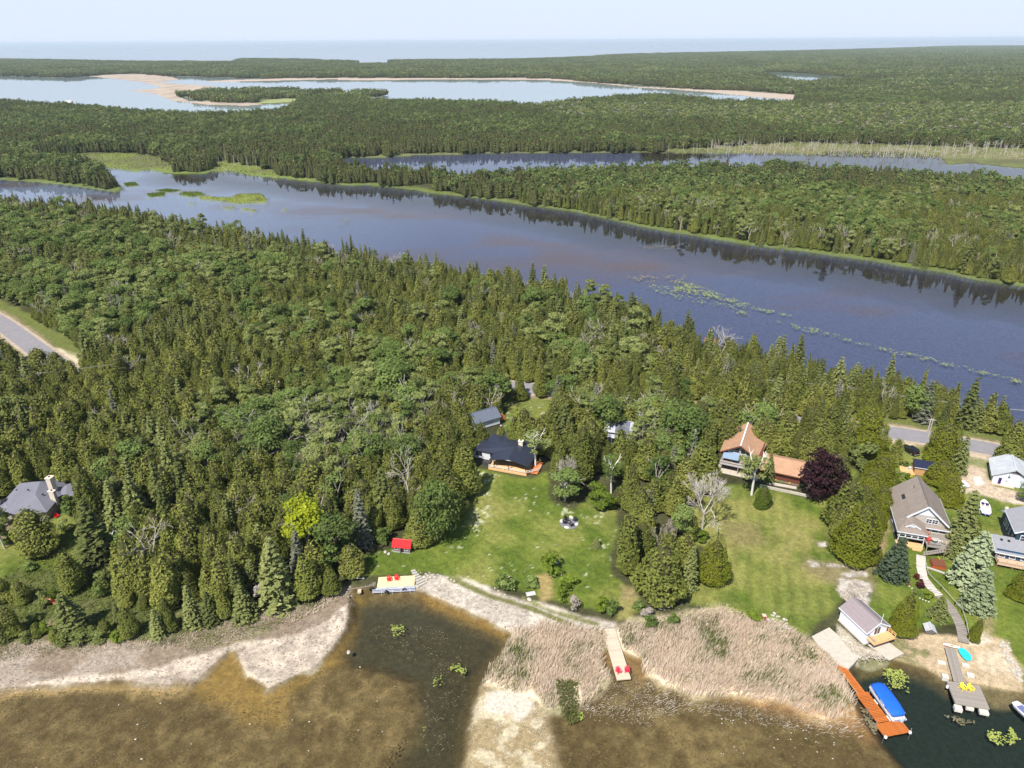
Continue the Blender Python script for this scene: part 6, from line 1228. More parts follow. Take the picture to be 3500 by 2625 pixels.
def small_sheds():
    r = house('shed', at('D', 258, 300), -35.9, 'tiny white garden shed with brown roof behind the chalet wing', 'shed')
    gable(r, 0, 2.2, 0, 2.9, 1.6, 2.3, 'y', lined('white_metal_siding', (.66, .68, .72), .3, 0), shingle('brown_shingle', (.46, .275, .175)), over=.1, gov=.1); door(r, 1.1, -.01, .05, 1.0, 1.5, M_WHITE)
    r = house('shed', at('s3', 1010, 1120), -19.6, 'cedar-sided shed with dark flat-pitched roof behind the taupe-roofed cottage', 'shed')
    CS = lined('cedar_boards', (.50, .27, .13), .16, 0); part('wall', MB().box(0, 4.6, 0, 3.6, 0, 2.1), CS, r); part('roof_slope', MB().slab([(-.3, -.3, 2.2), (4.9, -.3, 2.2), (4.9, 2.6, 2.75), (-.3, 2.6, 2.75)], .14), plain('navy_metal', (.018, .022, .05), .45, .1), r)
    part('roof_slope', MB().slab([(-.3, 2.6, 2.75), (4.9, 2.6, 2.75), (4.9, 3.9, 2.2), (-.3, 3.9, 2.2)], .14), MATS['navy_metal'], r); part('fascia', MB().bar((-.3, -.33, 2.1), (4.9, -.33, 2.1), .05, .14), M_WHITE, r); door(r, -.02, 1.5, 0, .9, 1.9, plain('brown_door', (.18, .09, .05)), 'l')
    for i in range(9): x = -.2 + 5 * i / 8; part('roof_rib', MB().bar((x, -.28, 2.22), (x, 2.6, 2.77), .04, .04), MATS['navy_metal'], r)
    dk = empty('timber_deck', (*at('s3', 420, 1080), LAND), math.radians(-17), 'orange timber terrace beside the dark-roofed shed', 'deck'); planks(dk, 0, 3.0, 0, 3.4, .15, .2, M_NEWWOOD, 'x'); part('frame', MB().box(0, 3.0, -.02, 3.4, 0, .14), M_NEWWOOD, dk)
    r = house('cabin', at('m5', 1512, 748), -20, 'small pale-roofed cabin in the wood near the dark lake', 'cabin'); gable(r, 0, 4, 0, 4, 2.4, 3.2, 'x', plain('brown_wall', (.1, .07, .05)), plain('pale_metal', (.62, .66, .75), .4), over=.3)
    r = house('cabin', at('m6', 195, 1010), -20, 'cabin with brown roof and pale chimney at the lake wood edge', 'cabin'); gable(r, 0, 4, 0, 4, 2.6, 3.8, 'x', plain('brown_wall', (.1, .07, .05)), plain('rust_roof', (.28, .12, .08), .8), over=.3); chimney(r, 1.2, 2.5, 3.2, 6.4, .8, .8, plain('cream_brick', (.58, .52, .42)))
    r = house('cabin', at('m5', 2050, 1395), -20, 'dark-roofed garage almost hidden under trees beside the road', 'garage'); gable(r, -2.4, 2.4, 0, 5, 2.3, 3.0, 'x', plain('brown_wall', (.1, .07, .05)), plain('grey_roofing', (.11, .10, .10), .9), over=.3)
    r = house('island_cabin', at('m1', 1318, 612, 4), 0, 'tiny white house on the wooded islet in the sandy bay', 'house'); gable(r, -7, 7, -4, 4, 3.0, 5.5, 'x', M_WHITE, plain('pale_metal', (.62, .66, .75), .4), over=.3)
    for (cx, cy), lb, c_ in (((432, 640), 'pale-roofed house at the bay shore on the left', (.40, .38, .35)), ((712, 680), 'orange-roofed house at the bay shore right of the pale-roofed one', (.40, .22, .12))):
        r = house('far_house', at('m1', cx, cy, 6), 10, lb, 'house'); gable(r, -5, 5, -4, 4, 4.0, 7.5, 'x', plain('brown_wall', (.1, .07, .05)), plain('roof_' + lb[:4], c_, .8), over=.4)
small_sheds()
def boathouse():
    b0, b1, b2 = at('bt', 770, 1385), at('bt', 120, 760), at('bt', 940, 1345)
    yaw = math.degrees(math.atan2(b0[1] - b1[1], b0[0] - b1[0])) + 90
    r = house('boathouse', b0, yaw, 'white boathouse with taupe roof and a small wooden balcony', 'boathouse'); L = math.hypot(b0[0] - b1[0], b0[1] - b1[1]); W = 4.5
    WS = lined('bright_white_siding', (.74, .76, .80), .18, 2, dark=.9, depth=.2); RF = lined('mauve_shingle', (.24, .20, .205), .16, 0, rough=.9)
    gable(r, 0, W, 0, L, 3.1, 4.5, 'y', WS, RF, trim=M_WHITE, over=.35, gov=.3); part('foundation', MB().box(-.12, W + .12, -.12, L + .1, 0, .25), M_CONC, r)
    part('balcony_door', MB().box(1.5, 2.9, -.05, 0, 1.75, 3.5), plain('door_grey', (.22, .23, .28), .3), r); win(r, 2.2, -.04, 1.8, 1.3, 1.65, cols=2, rows=1)
    planks(r, .3, 4.9, -1.7, -.03, 1.62, .14, M_NEWWOOD, 'x'); part('deck_frame', MB().box(.3, 4.9, -1.75, -1.68, 1.38, 1.64).box(.24, .3, -1.7, 0, 1.38, 1.64).box(4.88, 4.94, -1.7, 0, 1.38, 1.64), M_NEWWOOD, r)
    rail(r, [(4.85, -.1), (4.85, -1.65)], 1.66, .85, M_NEWWOOD, posts=.8); rail(r, [(.4, -.1), (.4, -1.6)], 1.66, .85, M_STEEL, posts=1.6); rail(r, [(.4, -1.65), (4.85, -1.65)], 1.66, .22, M_NEWWOOD, rails=1)
    part('flag_pole', MB().tube((2.25, -.3, 4.4), (2.25, -.3, 6.6), .045), M_WHITE, r); part('brace', MB().bar((.6, 0, .7), (.6, -1.5, 1.38), .1).bar((4.4, 0, .7), (4.4, -1.5, 1.38), .1), M_WHITE, r)
    part('fixture', MB().box(-.1, 0, 5.6, 5.8, 2.6, 2.8), M_DARK, r)
    sl = empty('boat_slab', (r.location.x, r.location.y, .4), math.radians(yaw), 'concrete slab in front of the boathouse balcony', 'slab'); part('slab', MB().prism([(.6, -.3), (4.4, -.3), (5.0, -3.9), (1.6, -4.2)], 0, .26), M_CONC, sl)
boathouse()
# concrete boat ramp
rp = MB(); pts = outline('H', [(430, 430), (575, 355), (650, 420), (770, 570), (830, 600), (790, 650), (740, 700), (640, 660), (560, 560), (480, 500)], .7); rp.prism(pts[::-1] if False else pts, .1, .72); o = rp.build('boat_ramp', M_CONC); tag(o, 'broad pale concrete boat ramp between the reeds and the boathouse', 'ramp')
# ------------------------------------------------------------------ docks, chairs, boats, vehicles and garden things
def frame_at(k, p, q, z):
    a, b = at(k, *p, z), at(k, *q, z); return a, math.atan2(b[1] - a[1], b[0] - a[0]), math.hypot(b[0] - a[0], b[1] - a[1])
def chair_parts(mat, root):
    """slatted garden chair with fan back and flat arms"""
    part('seat', MB().slab([(-.28, -.30, .38), (.28, -.30, .38), (.28, .25, .26), (-.28, .25, .26)], .04), mat, root)
    for i in range(5):
        x = -.24 + i * .12; t = .98 - abs(i - 2) * .05; part('back_slat', MB().bar((x * .9, .22, .24), (x * 1.15, .55, t), .1, .025, up=(0, 1, 0)), mat, root)
    for s in (-1, 1):
        part('arm', MB().box(s * .36 - .07, s * .36 + .07, -.36, .42, .54, .57), mat, root); part('leg', MB().box(s * .36 - .03, s * .36 + .03, -.32, -.24, 0, .54), mat, root); part('leg', MB().bar((s * .33, .1, .3), (s * .33, .5, 0), .05, .06).bar((s * .36, .38, .54), (s * .33, .5, 0), .05), mat, root)
def chair(mat, x, y, z, rz, label, group, name='garden_chair', cat='chair', s=1.0):
    r = empty(name, (x, y, z), rz, label, cat, group); chair_parts(mat, r); r.scale = (s, s, s); return r
def stone(rng, s, mat=None):
    k = 8; R = []
    for z, f in ((0, .8), (.35, 1.0), (.7, .75), (.85, .35)):
        R.append([(math.cos(2 * math.pi * i / k) * s * f * rng.uniform(.8, 1.15), math.sin(2 * math.pi * i / k) * s * .8 * f * rng.uniform(.8, 1.15), z * s) for i in range(k)])
    return MB().loft(R)
srng = random.Random(9)
STONES = [stone(srng, 1.0).mesh('boulder', M_STONE) for _ in range(6)]; M_PSTONE = plain('white_stone', (.50, .47, .41), .9, .12, 2); PSTONES = [stone(srng, 1.0).mesh('white_boulder', M_PSTONE) for _ in range(3)]
def boulder(x, y, s, label, group=None, z=LAND, name='boulder', lib=STONES):
    o = bpy.data.objects.new(name, lib[srng.randrange(len(lib))]); o.location = (x, y, z - .08 * s); o.rotation_euler = (0, 0, srng.uniform(0, 6)); o.scale = (s, s * srng.uniform(.75, 1), s * srng.uniform(.6, .9)); link(o); return tag(o, label, 'boulder', group)

# cove deck
r = empty('cove_deck', (*at('d1', 630, 400, .75), .0), math.radians(3.5), 'new pale wooden deck with metal frame at the head of the cove', 'deck')
planks(r, 0, 7.2, 0, 3.0, .72, .3, plank_mat('fresh_pine', (.68, .50, .29), .08), 'x'); part('frame', MB().box(-.2, 7.3, -.12, -.02, .35, .7), plain('galvanised', (.42, .44, .52), .4, .2), r)
for z in (.0, .22, .44): part('pipe', MB().tube((-.9, -.5 + z * .6, z), (7.4, -.5 + z * .6, z + .05), .07), MATS['galvanised'], r)
for x in (.9, 3.0, 4.6, 6.4): part('upright', MB().tube((x, -.55, -.6), (x, -.3, .7), .06), MATS['galvanised'], r)
part('bumper', MB().box(.7, 1.95, -.2, -.1, .6, .74), M_WHITE, r); part('bumper', MB().box(3.9, 5.2, -.2, -.1, .6, .74), M_WHITE, r)
for p, s_, lb in (((530, 430), .42, 'large black tire hung at the left corner of the cove deck'), ((820, 480), .3, 'black tire under the middle of the cove deck'), ((1180, 440), .34, 'black tire with pale centre at the right of the cove deck')):
    x, y = at('d1', *p, .3); R_ = []
    for i in range(12):
        a = i * math.pi / 6; R_.append([(math.cos(a) * (s_ + math.cos(b * math.pi / 3) * s_ * .3), math.sin(b * math.pi / 3) * s_ * .35, math.sin(a) * (s_ + math.cos(b * math.pi / 3) * s_ * .3)) for b in range(6)])
    R_.append(R_[0]); t = MB().loft(R_, caps=False).build('tire', M_BLACK, smooth=True); t.location = (x, y, .3); t.rotation_euler = (.2, 0, .1); tag(t, lb, 'tire')
x, y = at('d1', 875, 265, .75); chair(M_RED, x, y, .76, math.radians(15), 'left red garden chair on the pale cove deck', 'red chairs on the cove deck')
x, y = at('d1', 1025, 245, .75); chair(M_RED, x, y, .76, math.radians(10), 'right red garden chair on the pale cove deck', 'red chairs on the cove deck')
# slatted gangway and crates left of the deck
r = empty('gangway', (*at('d1', 90, 430, .3), .15), math.radians(9), 'old broken timber gangway left of the cove deck', 'gangway')
for k in range(3): part('rail', MB().bar((0, k * .45, .1), (5.0, k * .45 - .05 * k, .45), .12, .1), M_OLDWOOD, r)
for k in range(6): part('crosspiece', MB().bar((.6 + k * .8, -.1, .16 + k * .05), (.6 + k * .8, 1.0, .16 + k * .05), .12, .06), M_OLDWOOD, r)
r = empty('crate', (*at('d1', 245, 515, .1), .1), math.radians(5), 'small wooden crate step at the cove water edge', 'crate'); planks(r, 0, .7, 0, .9, .3, .18, M_PALEWOOD, 'x'); part('side', MB().box(0, .7, -.02, .02, 0, .3), M_PALEWOOD, r)
a_, b_ = at('d1', 0, 200), at('d1', 390, 230); tag(MB().tube((a_[0], a_[1], .75), (b_[0], b_[1], .75), .16, .12).build('log', plain('driftwood', (.52, .48, .42), .9)), 'pale driftwood log lying left of the cove deck', 'log')
# stone steps right of the deck
r = empty('stone_steps', (*at('d1', 1390, 130), LAND), 0, 'flight of flat stone steps beside the cove deck', 'steps')
for i in range(7):
    a_, b_ = at('d1', 1310 + i * 22, 90 + i * 44, .6), at('d1', 1400 + i * 33, 70 + i * 34, .6); o = MB().bar((a_[0], a_[1], 0), (b_[0], b_[1], 0), .5, .16).build('step', M_STONE, r); o.location = (-r.location.x, -r.location.y, .22 - i * .07)
for x_, y_, s_ in ((1570, 190, .42), (1640, 160, .3), (1700, 190, .35), (1620, 230, .35), (1790, 190, .28), (1670, 100, .25), (1600, 130, .3), (1740, 150, .28), (1850, 140, .22), (1900, 170, .24), (1960, 190, .22), (2040, 200, .25), (2110, 240, .25), (2170, 270, .25), (1500, 120, .28), (1550, 70, .25), (1460, 70, .3), (1680, 30, .3), (1440, 380, .32), (1400, 370, .35), (1500, 180, .25)):
    x, y = at('d1', x_, y_, .4); boulder(x, y, s_ * 1.15, 'grey boulder in the rock pile beside the stone steps', 'boulders in the rock pile by the steps', .4)
for x_, y_ in ((120, 560), (60, 570), (30, 480), (60, 440), (740, 180), (690, 210), (100, 380), (330, 180), (400, 190), (540, 200), (620, 150)):
    x, y = at('d1', x_, y_, .4); boulder(x, y, srng.uniform(.15, .3), 'small pale rock on the bank beside the cove deck', 'small rocks beside the cove deck', .35)
# long pale dock
a, yaw, W = frame_at('d2', (220, 875), (440, 855), .5); e = at('d2', 105, 95, .5); L = math.hypot(e[0] - a[0] - .9, e[1] - a[1])
r = empty('long_dock', (a[0], a[1], 0), yaw, 'long narrow pale plank dock running out through the reeds', 'dock')
for q, (y0, y1) in enumerate(((0, L * .55), (L * .555, L * .80), (L * .805, L))):
    planks(r, 0 if q == 0 else -.02, W * .98, y0, y1, .5, .22, M_PALEWOOD, 'x')
part('frame', MB().box(0, .08, 0, L, .32, .5).box(W - .1, W - .02, 0, L, .32, .5).box(0, W - .02, -.05, 0, .3, .52), M_PALEWOOD, r)
for y in (.4, L * .3, L * .55, L * .8): part('leg', MB().box(.08, .16, y, y + .08, -.5, .32).box(W - .22, W - .14, y, y + .08, -.5, .32), M_STEEL, r)
for (px_, py_), rz, lb in (((245, 770), 25, 'left'), ((375, 760), -5, 'right')):
    x, y = at('d2', px_, py_, .5); chair(plain('pinkish_red_plastic', (.70, .025, .06), .4, .06), x, y, .545, math.radians(rz), lb + ' red garden chair at the end of the long pale dock', 'red chairs on the long dock')
# orange dock
OR = plank_mat('orange_stain', (.43, .125, .026), .2)
O1 = Vector((*at('H', 640, 675, .45), 0)); O2 = Vector((*at('H', 820, 910, .45), 0)); O3 = Vector((*at('H', 1062, 1232, .45), 0)); d_ = (O3 - O2).normalized(); nrm = Vector((-d_.y, d_.x, 0))
r = empty('orange_dock', (O1.x, O1.y, 0), math.atan2(d_.y, d_.x), 'bright orange stained dock with wider head beside the covered pontoon boat', 'dock')
L1 = (O2 - O1).length; L2 = L1 + (O3 - O2).length - 1.6
planks(r, 0, L1, .0, 1.3, .45, .27, OR, 'y', gap=.07); planks(r, L1, L2, -.35, 1.75, .45, .27, OR, 'y', gap=.07)
hd = empty('dock_head', (0, 0, 0)); hd.parent = r; hd.location = (L2 + .05, 0, 0); hd.rotation_euler = (0, 0, 0.0); planks(hd, 0, 2.3, -.8, 3.6, .45, .27, OR, 'x', gap=.07)
part('stringer', MB().box(0, L1, 0, .08, .25, .44).box(0, L1, 1.2, 1.28, .25, .44), plank_mat('pale_orange', (.62, .36, .15)), r); part('stringer', MB().box(L1, L2, -.33, -.25, .25, .44).box(L1, L2, 1.65, 1.73, .25, .44).box(L2, L2 + 2.3, -.8, -.72, .25, .44).box(L2, L2 + 2.3, 3.5, 3.58, .25, .44), OR, r)
for x, y in ((L1, -.4), (L1 + 3.2, -.4), (L2 - .2, -.4), (L1 + .3, 1.8), (L2 - .3, 1.8), (L2 + .2, 3.65), (L2 + 2.2, 3.65), (L2 + 2.2, -.85), (L2 + .3, -.85)): part('post', MB().tube((x, y, -1.4), (x, y, 1.15), .04), M_STEEL, r)
for x, y in ((L2 + 2.3, 3.5), (L2 + 2.35, -.7), (L2 + .1, 3.7)): part('corner_bumper', MB().tube((x, y, .25), (x, y, .5), .22, .22, 10), M_WHITE, r)
for x in (L1 + 1.5, L1 + 4.6): part('bumper', MB().box(x, x + .9, 1.76, 1.92, .3, .48), M_WHITE, r)
# covered pontoon boat
pA, pB = Vector((*at('pt', 370, 250, 1.6), 0)), Vector((*at('pt', 800, 860, 1.6), 0)); ax = (pB - pA).normalized(); Lb = 6.4
cen = Vector((*at('pt', 560, 560, 1.5), 0)); yw = math.atan2(ax.y, ax.x)
r = empty('pontoon_boat', (cen.x - ax.x * Lb / 2, cen.y - ax.y * Lb / 2, 0), yw, 'pontoon boat under a bright blue cover moored at the orange dock', 'boat')
for s in (-1, 1):
    part('pontoon', MB().tube((.3, s * .85, .18), (Lb - .1, s * .85, .18), .3, .3, 12).tube((-.35, s * .85, .3), (.3, s * .85, .18), .08, .3, 12), plain('aluminium', (.58, .6, .64), .3, .08, 2, .7), r)
part('deck', MB().box(.0, Lb + .1, -1.2, 1.2, .46, .56), plain('grey_deck', (.5, .48, .46), .8), r)
for s in (-1, 1):
    m_ = MB(); m_.box(.15, Lb - .6, s * 1.16 - .02, s * 1.16 + .02, .56, 1.15); part('side_panel', m_, plain('panel_white', (.62, .63, .68), .4), r)
    part('rail', MB().tube((.1, s * 1.22, 1.2), (Lb - .6, s * 1.22, 1.2), .035).tube((2.0, s * 1.25, 1.2), (3.6, s * 1.3, .7), .03).tube((3.4, s * 1.25, 1.3), (4.8, s * 1.3, .75), .03), M_STEEL, r)
cov = []
for x, w, z in ((-.1, .7, 1.15), (.0, .95, 1.3), (.5, 1.2, 1.42), (2.0, 1.27, 1.55), (4.2, 1.27, 1.55), (5.6, 1.2, 1.45), (6.0, 1.0, 1.3), (6.1, .8, 1.15)):
    cov.append([(x, -w, 1.05), (x, -w, z - .12), (x, -w * .75, z + .02), (x, 0, z + .14), (x, w * .75, z + .02), (x, w, z - .12), (x, w, 1.05)])
part('cover', MB().loft(cov), plain('blue_cover', (.008, .10, .50), .75, .12, .8, bmp=.3), r, smooth=True)
part('outboard_motor', MB().box(Lb + .15, Lb + .6, -.2, .2, .7, 1.15).box(Lb + .3, Lb + .45, -.08, .08, -.4, .7), plain('grey_cowl', (.38, .42, .5), .3), r); part('transom', MB().box(Lb + .0, Lb + .2, -.9, .9, .4, .6).tube((Lb + .1, .9, .5), (Lb + .1, .9, 1.1), .04), M_STEEL, r); part('cover_strap', MB().box(3.0, 4.2, -1.29, -1.27, 1.2, 1.3), M_WHITE, r)
# grey dock with platform
a, yaw, W = frame_at('d4', (265, 775), (618, 835), .8); r = empty('grey_dock', (a[0], a[1], 0), yaw, 'weathered grey plank walkway ending in a wide square platform', 'dock')
planks(r, 0, W, 0, 4.45, .78, .2, M_OLDWOOD, 'x'); part('frame', MB().box(0, W, -.06, 0, .55, .8).box(-.06, 0, 0, 4.4, .55, .8).box(W, W + .06, 0, 4.4, .55, .8), M_OLDWOOD, r)
wk = MB(); e1 = at('d4', 150, 190, .85); lx = (e1[0] - a[0]) * math.cos(-yaw) - (e1[1] - a[1]) * math.sin(-yaw); ly = (e1[0] - a[0]) * math.sin(-yaw) + (e1[1] - a[1]) * math.cos(-yaw)
wkp = empty('walkway', (lx, ly, 0)); wkp.parent = r; e2 = (1.0, 4.5); aw = math.atan2(e2[1] - ly, e2[0] - lx); wkp.rotation_euler = (0, 0, aw); Lw = math.hypot(e2[0] - lx, e2[1] - ly)
planks(wkp, 0, Lw, 0, 1.7, .84, .21, M_OLDWOOD, 'x')
part('fender', MB().tube((-.15, 3.4, .3), (-.15, 3.4, .75), .2, .2, 10), M_WHITE, r)
def block(k, p, s, rz, lb, z=.1): x, y = at(k, *p, .5); o = MB().box(-s[0] / 2, s[0] / 2, -s[1] / 2, s[1] / 2, 0, s[2]).build('concrete_block', M_PSTONE); o.location = (x, y, z); o.rotation_euler = (0, 0, math.radians(rz)); tag(o, lb, 'block', 'concrete blocks round the grey dock')
for p, s, lb in (((118, 350), (1.25, .75, .6), 'concrete block on the bank left of the grey walkway'), ((155, 500), (.95, .9, .75), 'tall concrete block at the platform left top corner'), ((370, 375), (1.1, .7, .6), 'flat concrete block right of the grey walkway'), ((420, 485), (1.05, .85, .7), 'concrete block at the platform right top corner'),
                 ((293, 825), (1.1, .9, .65), 'submerged concrete block at the platform left lower corner'), ((418, 822), (1.1, .4, .5), 'thin concrete block under the platform lower edge'), ((565, 860), (1.3, .8, .5), 'concrete block under the platform right lower corner')): block('d4', p, s, -17, lb, -.05)
for (px_, py_), lb in (((340, 635), 'left'), ((418, 645), 'right')):
    x, y = at('d4', px_, py_, .82); chair(M_YEL, x, y, .83, math.radians(12), lb + ' yellow garden chair on the grey platform', 'yellow chairs on the grey platform', s=1.05)
# pedal boat, paddle board
def hull(name, L, W, H, mat, root, nose=.35, seat=None):
    R_ = []
    for f, w in ((0, .35), (.12, .75), (.35, 1), (.7, .95), (.92, .75), (1, .6)):
        x = (f - .5) * L; R_.append([(x, -W / 2 * w, H), (x, -W / 2 * w * .6, H * (.1 if .1 < f < .95 else .4)), (x, W / 2 * w * .6, H * (.1 if .1 < f < .95 else .4)), (x, W / 2 * w, H)])
    return part(name, MB().loft(R_), mat, root, smooth=False)
a, yaw, W = frame_at('d4', (320, 205), (395, 325), .5); TQ = plain('turquoise_plastic', (.03, .50, .62), .4, .08)
x, y = at('d4', 360, 265, .6); r = empty('pedal_boat', (x, y, .32), yaw, 'turquoise pedal boat pulled up on the sand beside the grey walkway', 'boat'); hull('hull', 2.6, 1.6, .4, TQ, r)
for s in (-1, 1): part('seat', MB().box(.0, .5, s * .4 - .25, s * .4 + .25, .4, .5).box(.5, .62, s * .4 - .25, s * .4 + .25, .4, .8), TQ, r)
part('console', MB().box(-.8, -.2, -.08, .08, .4, .58), TQ, r)
a, yaw, W = frame_at('d4', (145, 165), (300, 200), .5); x, y = at('d4', 218, 182, .5); r = empty('kayak', (x, y, .4), yaw, 'white kayak with orange patch lying across the head of the grey walkway', 'kayak'); hull('hull', 2.6, .65, .25, M_WHITE, r); part('cockpit', MB().box(-.2, .35, -.16, .16, .25, .3), plain('orange_plastic', (.8, .25, .04), .4), r); part('red_edge', MB().box(-1.1, -.3, -.3, -.26, .2, .27), M_RED, r)
# little boat at the right edge
x, y = at('H', 2200, 1100, .2); r = empty('motor_boat', (x + .6, y, .05), math.radians(-74), 'small white and blue motor boat cut by the right edge', 'boat'); hull('hull', 4.6, 1.8, .75, M_WHITE, r).rotation_euler = (0, 0, math.pi); part('cockpit', MB().box(-1.5, 1.0, -.6, .6, .72, .78), plain('cockpit_blue', (.12, .13, .25), .5), r); part('windscreen', MB().slab([(1.0, -.6, .8), (1.0, .6, .8), (.6, .5, 1.25), (.6, -.5, 1.25)], .03), M_GLASS, r)
a_, b_ = at('d4', 950, 430, .5), at('d4', 975, 630, .5); r = empty('side_dock', (a_[0] + .3, a_[1], 0), math.atan2(b_[1] - a_[1], b_[0] - a_[0]), 'brown wooden dock at the right edge of the beach', 'dock'); planks(r, 0, 5.2, 0, 1.6, .55, .2, M_OLDWOOD, 'y')
# boat on trailer on the grass, and the person beside it
x, y = at('g8', 680, 1400, 1.2); sb0, sb1 = at('g8', 700, 1560, 1.2), at('g8', 650, 1220, 1.2); r = empty('speedboat', (x, y, LAND), math.atan2(sb1[1] - sb0[1], sb1[0] - sb0[0]), 'white open speedboat with dark seats parked on the grass', 'boat')
R_ = []
for f, w, h0 in ((0, .82, .5), (.05, .95, .45), (.4, 1, .42), (.7, .85, .45), (.88, .5, .6), (1, .08, .9)):
    xx = (f - .5) * 5.6; R_.append([(xx, -1.05 * w, 1.25), (xx, -.85 * w, .8), (xx, 0, h0), (xx, .85 * w, .8), (xx, 1.05 * w, 1.25)])
part('hull', MB().loft(R_), plain('gelcoat', (.76, .76, .80), .25, .03), r); part('stripe', MB().box(-2.82, -2.2, -.87, .87, .62, .85), plain('blue_stripe', (.02, .03, .3), .4), r)
for s in (-1, 1): part('cockpit_recess', MB().box(-.1, .9, s * .42 - .3, s * .42 + .3, 1.255, 1.29), plain('cockpit_dark', (.03, .02, .09), .6), r); part('seat', MB().box(-.7, -.15, s * .42 - .22, s * .42 + .22, 1.25, 1.5), plain('tan_seat', (.45, .35, .3), .7), r)
part('windscreen', MB().slab([(.9, -.85, 1.28), (.9, .85, 1.28), (.6, .75, 1.65), (.6, -.75, 1.65)], .03), M_GLASS, r); part('engine_cover', MB().box(-2.5, -1.2, -.7, .7, 1.25, 1.42), M_WHITE, r); part('trailer', MB().box(-2.4, 2.6, -.06, .06, .25, .35).bar((-1.2, -1.0, .3), (-1.2, 1.0, .3), .1), M_STEEL, r)
for s in (-1, 1): part('wheel', MB().tube((-1.2, s * .95, .3), (-1.2, s * 1.12, .3), .3, .3, 14), M_BLACK, r)
def person(x, y, z, rz):
    r = empty('person', (x, y, z), rz, 'person in a pale blue shirt and dark trousers bending beside the white speedboat', 'person')
    V = [(0, 0, .92), (0, .10, 1.15), (0, .24, 1.36), (0, .32, 1.46), (0, .38, 1.56), (.11, 0, .86), (.13, .06, .48), (.12, -.02, .08), (.12, .12, .03), (-.11, 0, .86), (-.13, .10, .48), (-.12, .02, .08), (-.12, .16, .03),
         (.2, .24, 1.34), (.25, .38, 1.08), (.2, .58, .98), (-.2, .24, 1.34), (-.25, .36, 1.08), (-.2, .56, .95)]
    Ee = [(0, 1), (1, 2), (2, 3), (3, 4), (0, 5), (5, 6), (6, 7), (7, 8), (0, 9), (9, 10), (10, 11), (11, 12), (2, 13), (13, 14), (14, 15), (2, 16), (16, 17), (17, 18)]
    Rr = [.15, .14, .16, .06, .1, .095, .065, .045, .045, .095, .065, .045, .045, .065, .045, .035, .065, .045, .035]
    me = bpy.data.meshes.new('body'); me.from_pydata(V, Ee, []); o = link(bpy.data.objects.new('body', me), r); md = o.modifiers.new('skin', 'SKIN'); me.skin_vertices.new() if not me.skin_vertices else None
    for i, q in enumerate(Rr): me.skin_vertices[0].data[i].radius = (q, q)
    me.skin_vertices[0].data[0].use_root = True; o.modifiers.new('sub', 'SUBSURF').levels = 1; o.modifiers['sub'].render_levels = 1
    m_, nt, p = new_mat('clothes_and_skin'); tc = nt.nodes.new('ShaderNodeTexCoord'); sx = nt.nodes.new('ShaderNodeSeparateXYZ'); nt.links.new(tc.outputs['Object'], sx.inputs[0])
    rp_ = ramp(nt, sx.outputs[2], [(0, (.03, .03, .04)), (.93, (.16, .34, .5))]); rr = [n for n in nt.nodes if n.type == 'VALTORGB'][0]; rr.color_ramp.interpolation = 'CONSTANT'; nt.links.new(rp_, p.inputs['Base Color']); me.materials.append(m_)
    hd_ = MB(); R_ = []
    for z_, f in ((-.12, .35), (-.08, .75), (0, 1), (.07, .9), (.12, .5)): R_.append([(math.cos(a * math.pi / 4) * .085 * f, math.sin(a * math.pi / 4) * .1 * f, z_) for a in range(8)])
    h = part('head', MB().loft(R_), plain('skin', (.5, .3, .22), .6), r, smooth=True); h.location = (0, .42, 1.62); h.rotation_euler = (-.5, 0, 0); ha = part('hair', MB().loft([[(math.cos(a * math.pi / 4) * .095 * f, math.sin(a * math.pi / 4) * .108 * f - .012, z_) for a in range(8)] for z_, f in ((.0, 1), (.08, .92), (.135, .45))]), plain('hair_dark', (.06, .04, .03), .7), r, smooth=True); ha.location = (0, .42, 1.62); ha.rotation_euler = (-.5, 0, 0)
    for s in (-1, 1):
        hand = MB(); hand.box(-.035, .035, 0, .08, -.012, .012)
        for i in range(4): hand.bar((-.027 + i * .018, .08, 0), (-.027 + i * .018, .14 + (.01 if i in (1, 2) else 0), -.03), .014, .014)
        hand.bar((-s * .035, .02, 0), (-s * .065, .07, -.02), .018); hh = part('hand', hand, MATS['skin'], r); hh.location = (s * .2, .57, .97)
x, y = at('g8', 540, 1530); person(x, y, LAND, math.radians(-60))
# vehicles
def vehicle(name, x, y, rz, L, W, H, prof, cab, mat, label, cat, tail=True):
    r = empty(name, (x, y, LAND + .02), rz, label, cat)
    body = MB(); body.loft([[(px_, s * W / 2 * (1 if 0 < i < len(prof) - 1 else .97), pz) for i, (px_, pz) in enumerate(prof)] for s in (-1, 1)]); part('body', body, mat, r)
    gl_ = MB(); gl_.loft([[(px_, s * W / 2 * .86, pz) for px_, pz in cab] for s in (-1, 1)]); part('windows', gl_, M_GLASS, r)
    rf = MB(); c1, c2 = cab[1], cab[2]; rf.box(c1[0] - .03, c2[0] + .03, -W / 2 * .84, W / 2 * .84, c1[1] - .02, c1[1] + .05); part('roof', rf, mat, r)
    for s in (-1, 1):
        for xx in (L * .2, L * .8):
            w = part('wheel', MB().tube((xx, s * (W / 2 - .2), .36), (xx, s * (W / 2 + .02), .36), .36, .36, 14), M_BLACK, r); part('rim', MB().tube((xx, s * (W / 2 + .02), .36), (xx, s * (W / 2 + .035), .36), .2, .2, 10), M_STEEL, w)
        part('tail_light', MB().box(-.02, .03, s * (W / 2 - .22) - .1, s * (W / 2 - .22) + .1, .85, 1.15), M_RED, r); part('headlight', MB().box(L - .06, L + .01, s * (W / 2 - .28) - .15, s * (W / 2 - .28) + .15, .65, .85), M_WHITE, r)
    part('bumper', MB().box(-.1, .02, -W / 2 + .1, W / 2 - .1, .4, .6), M_STEEL, r); return r
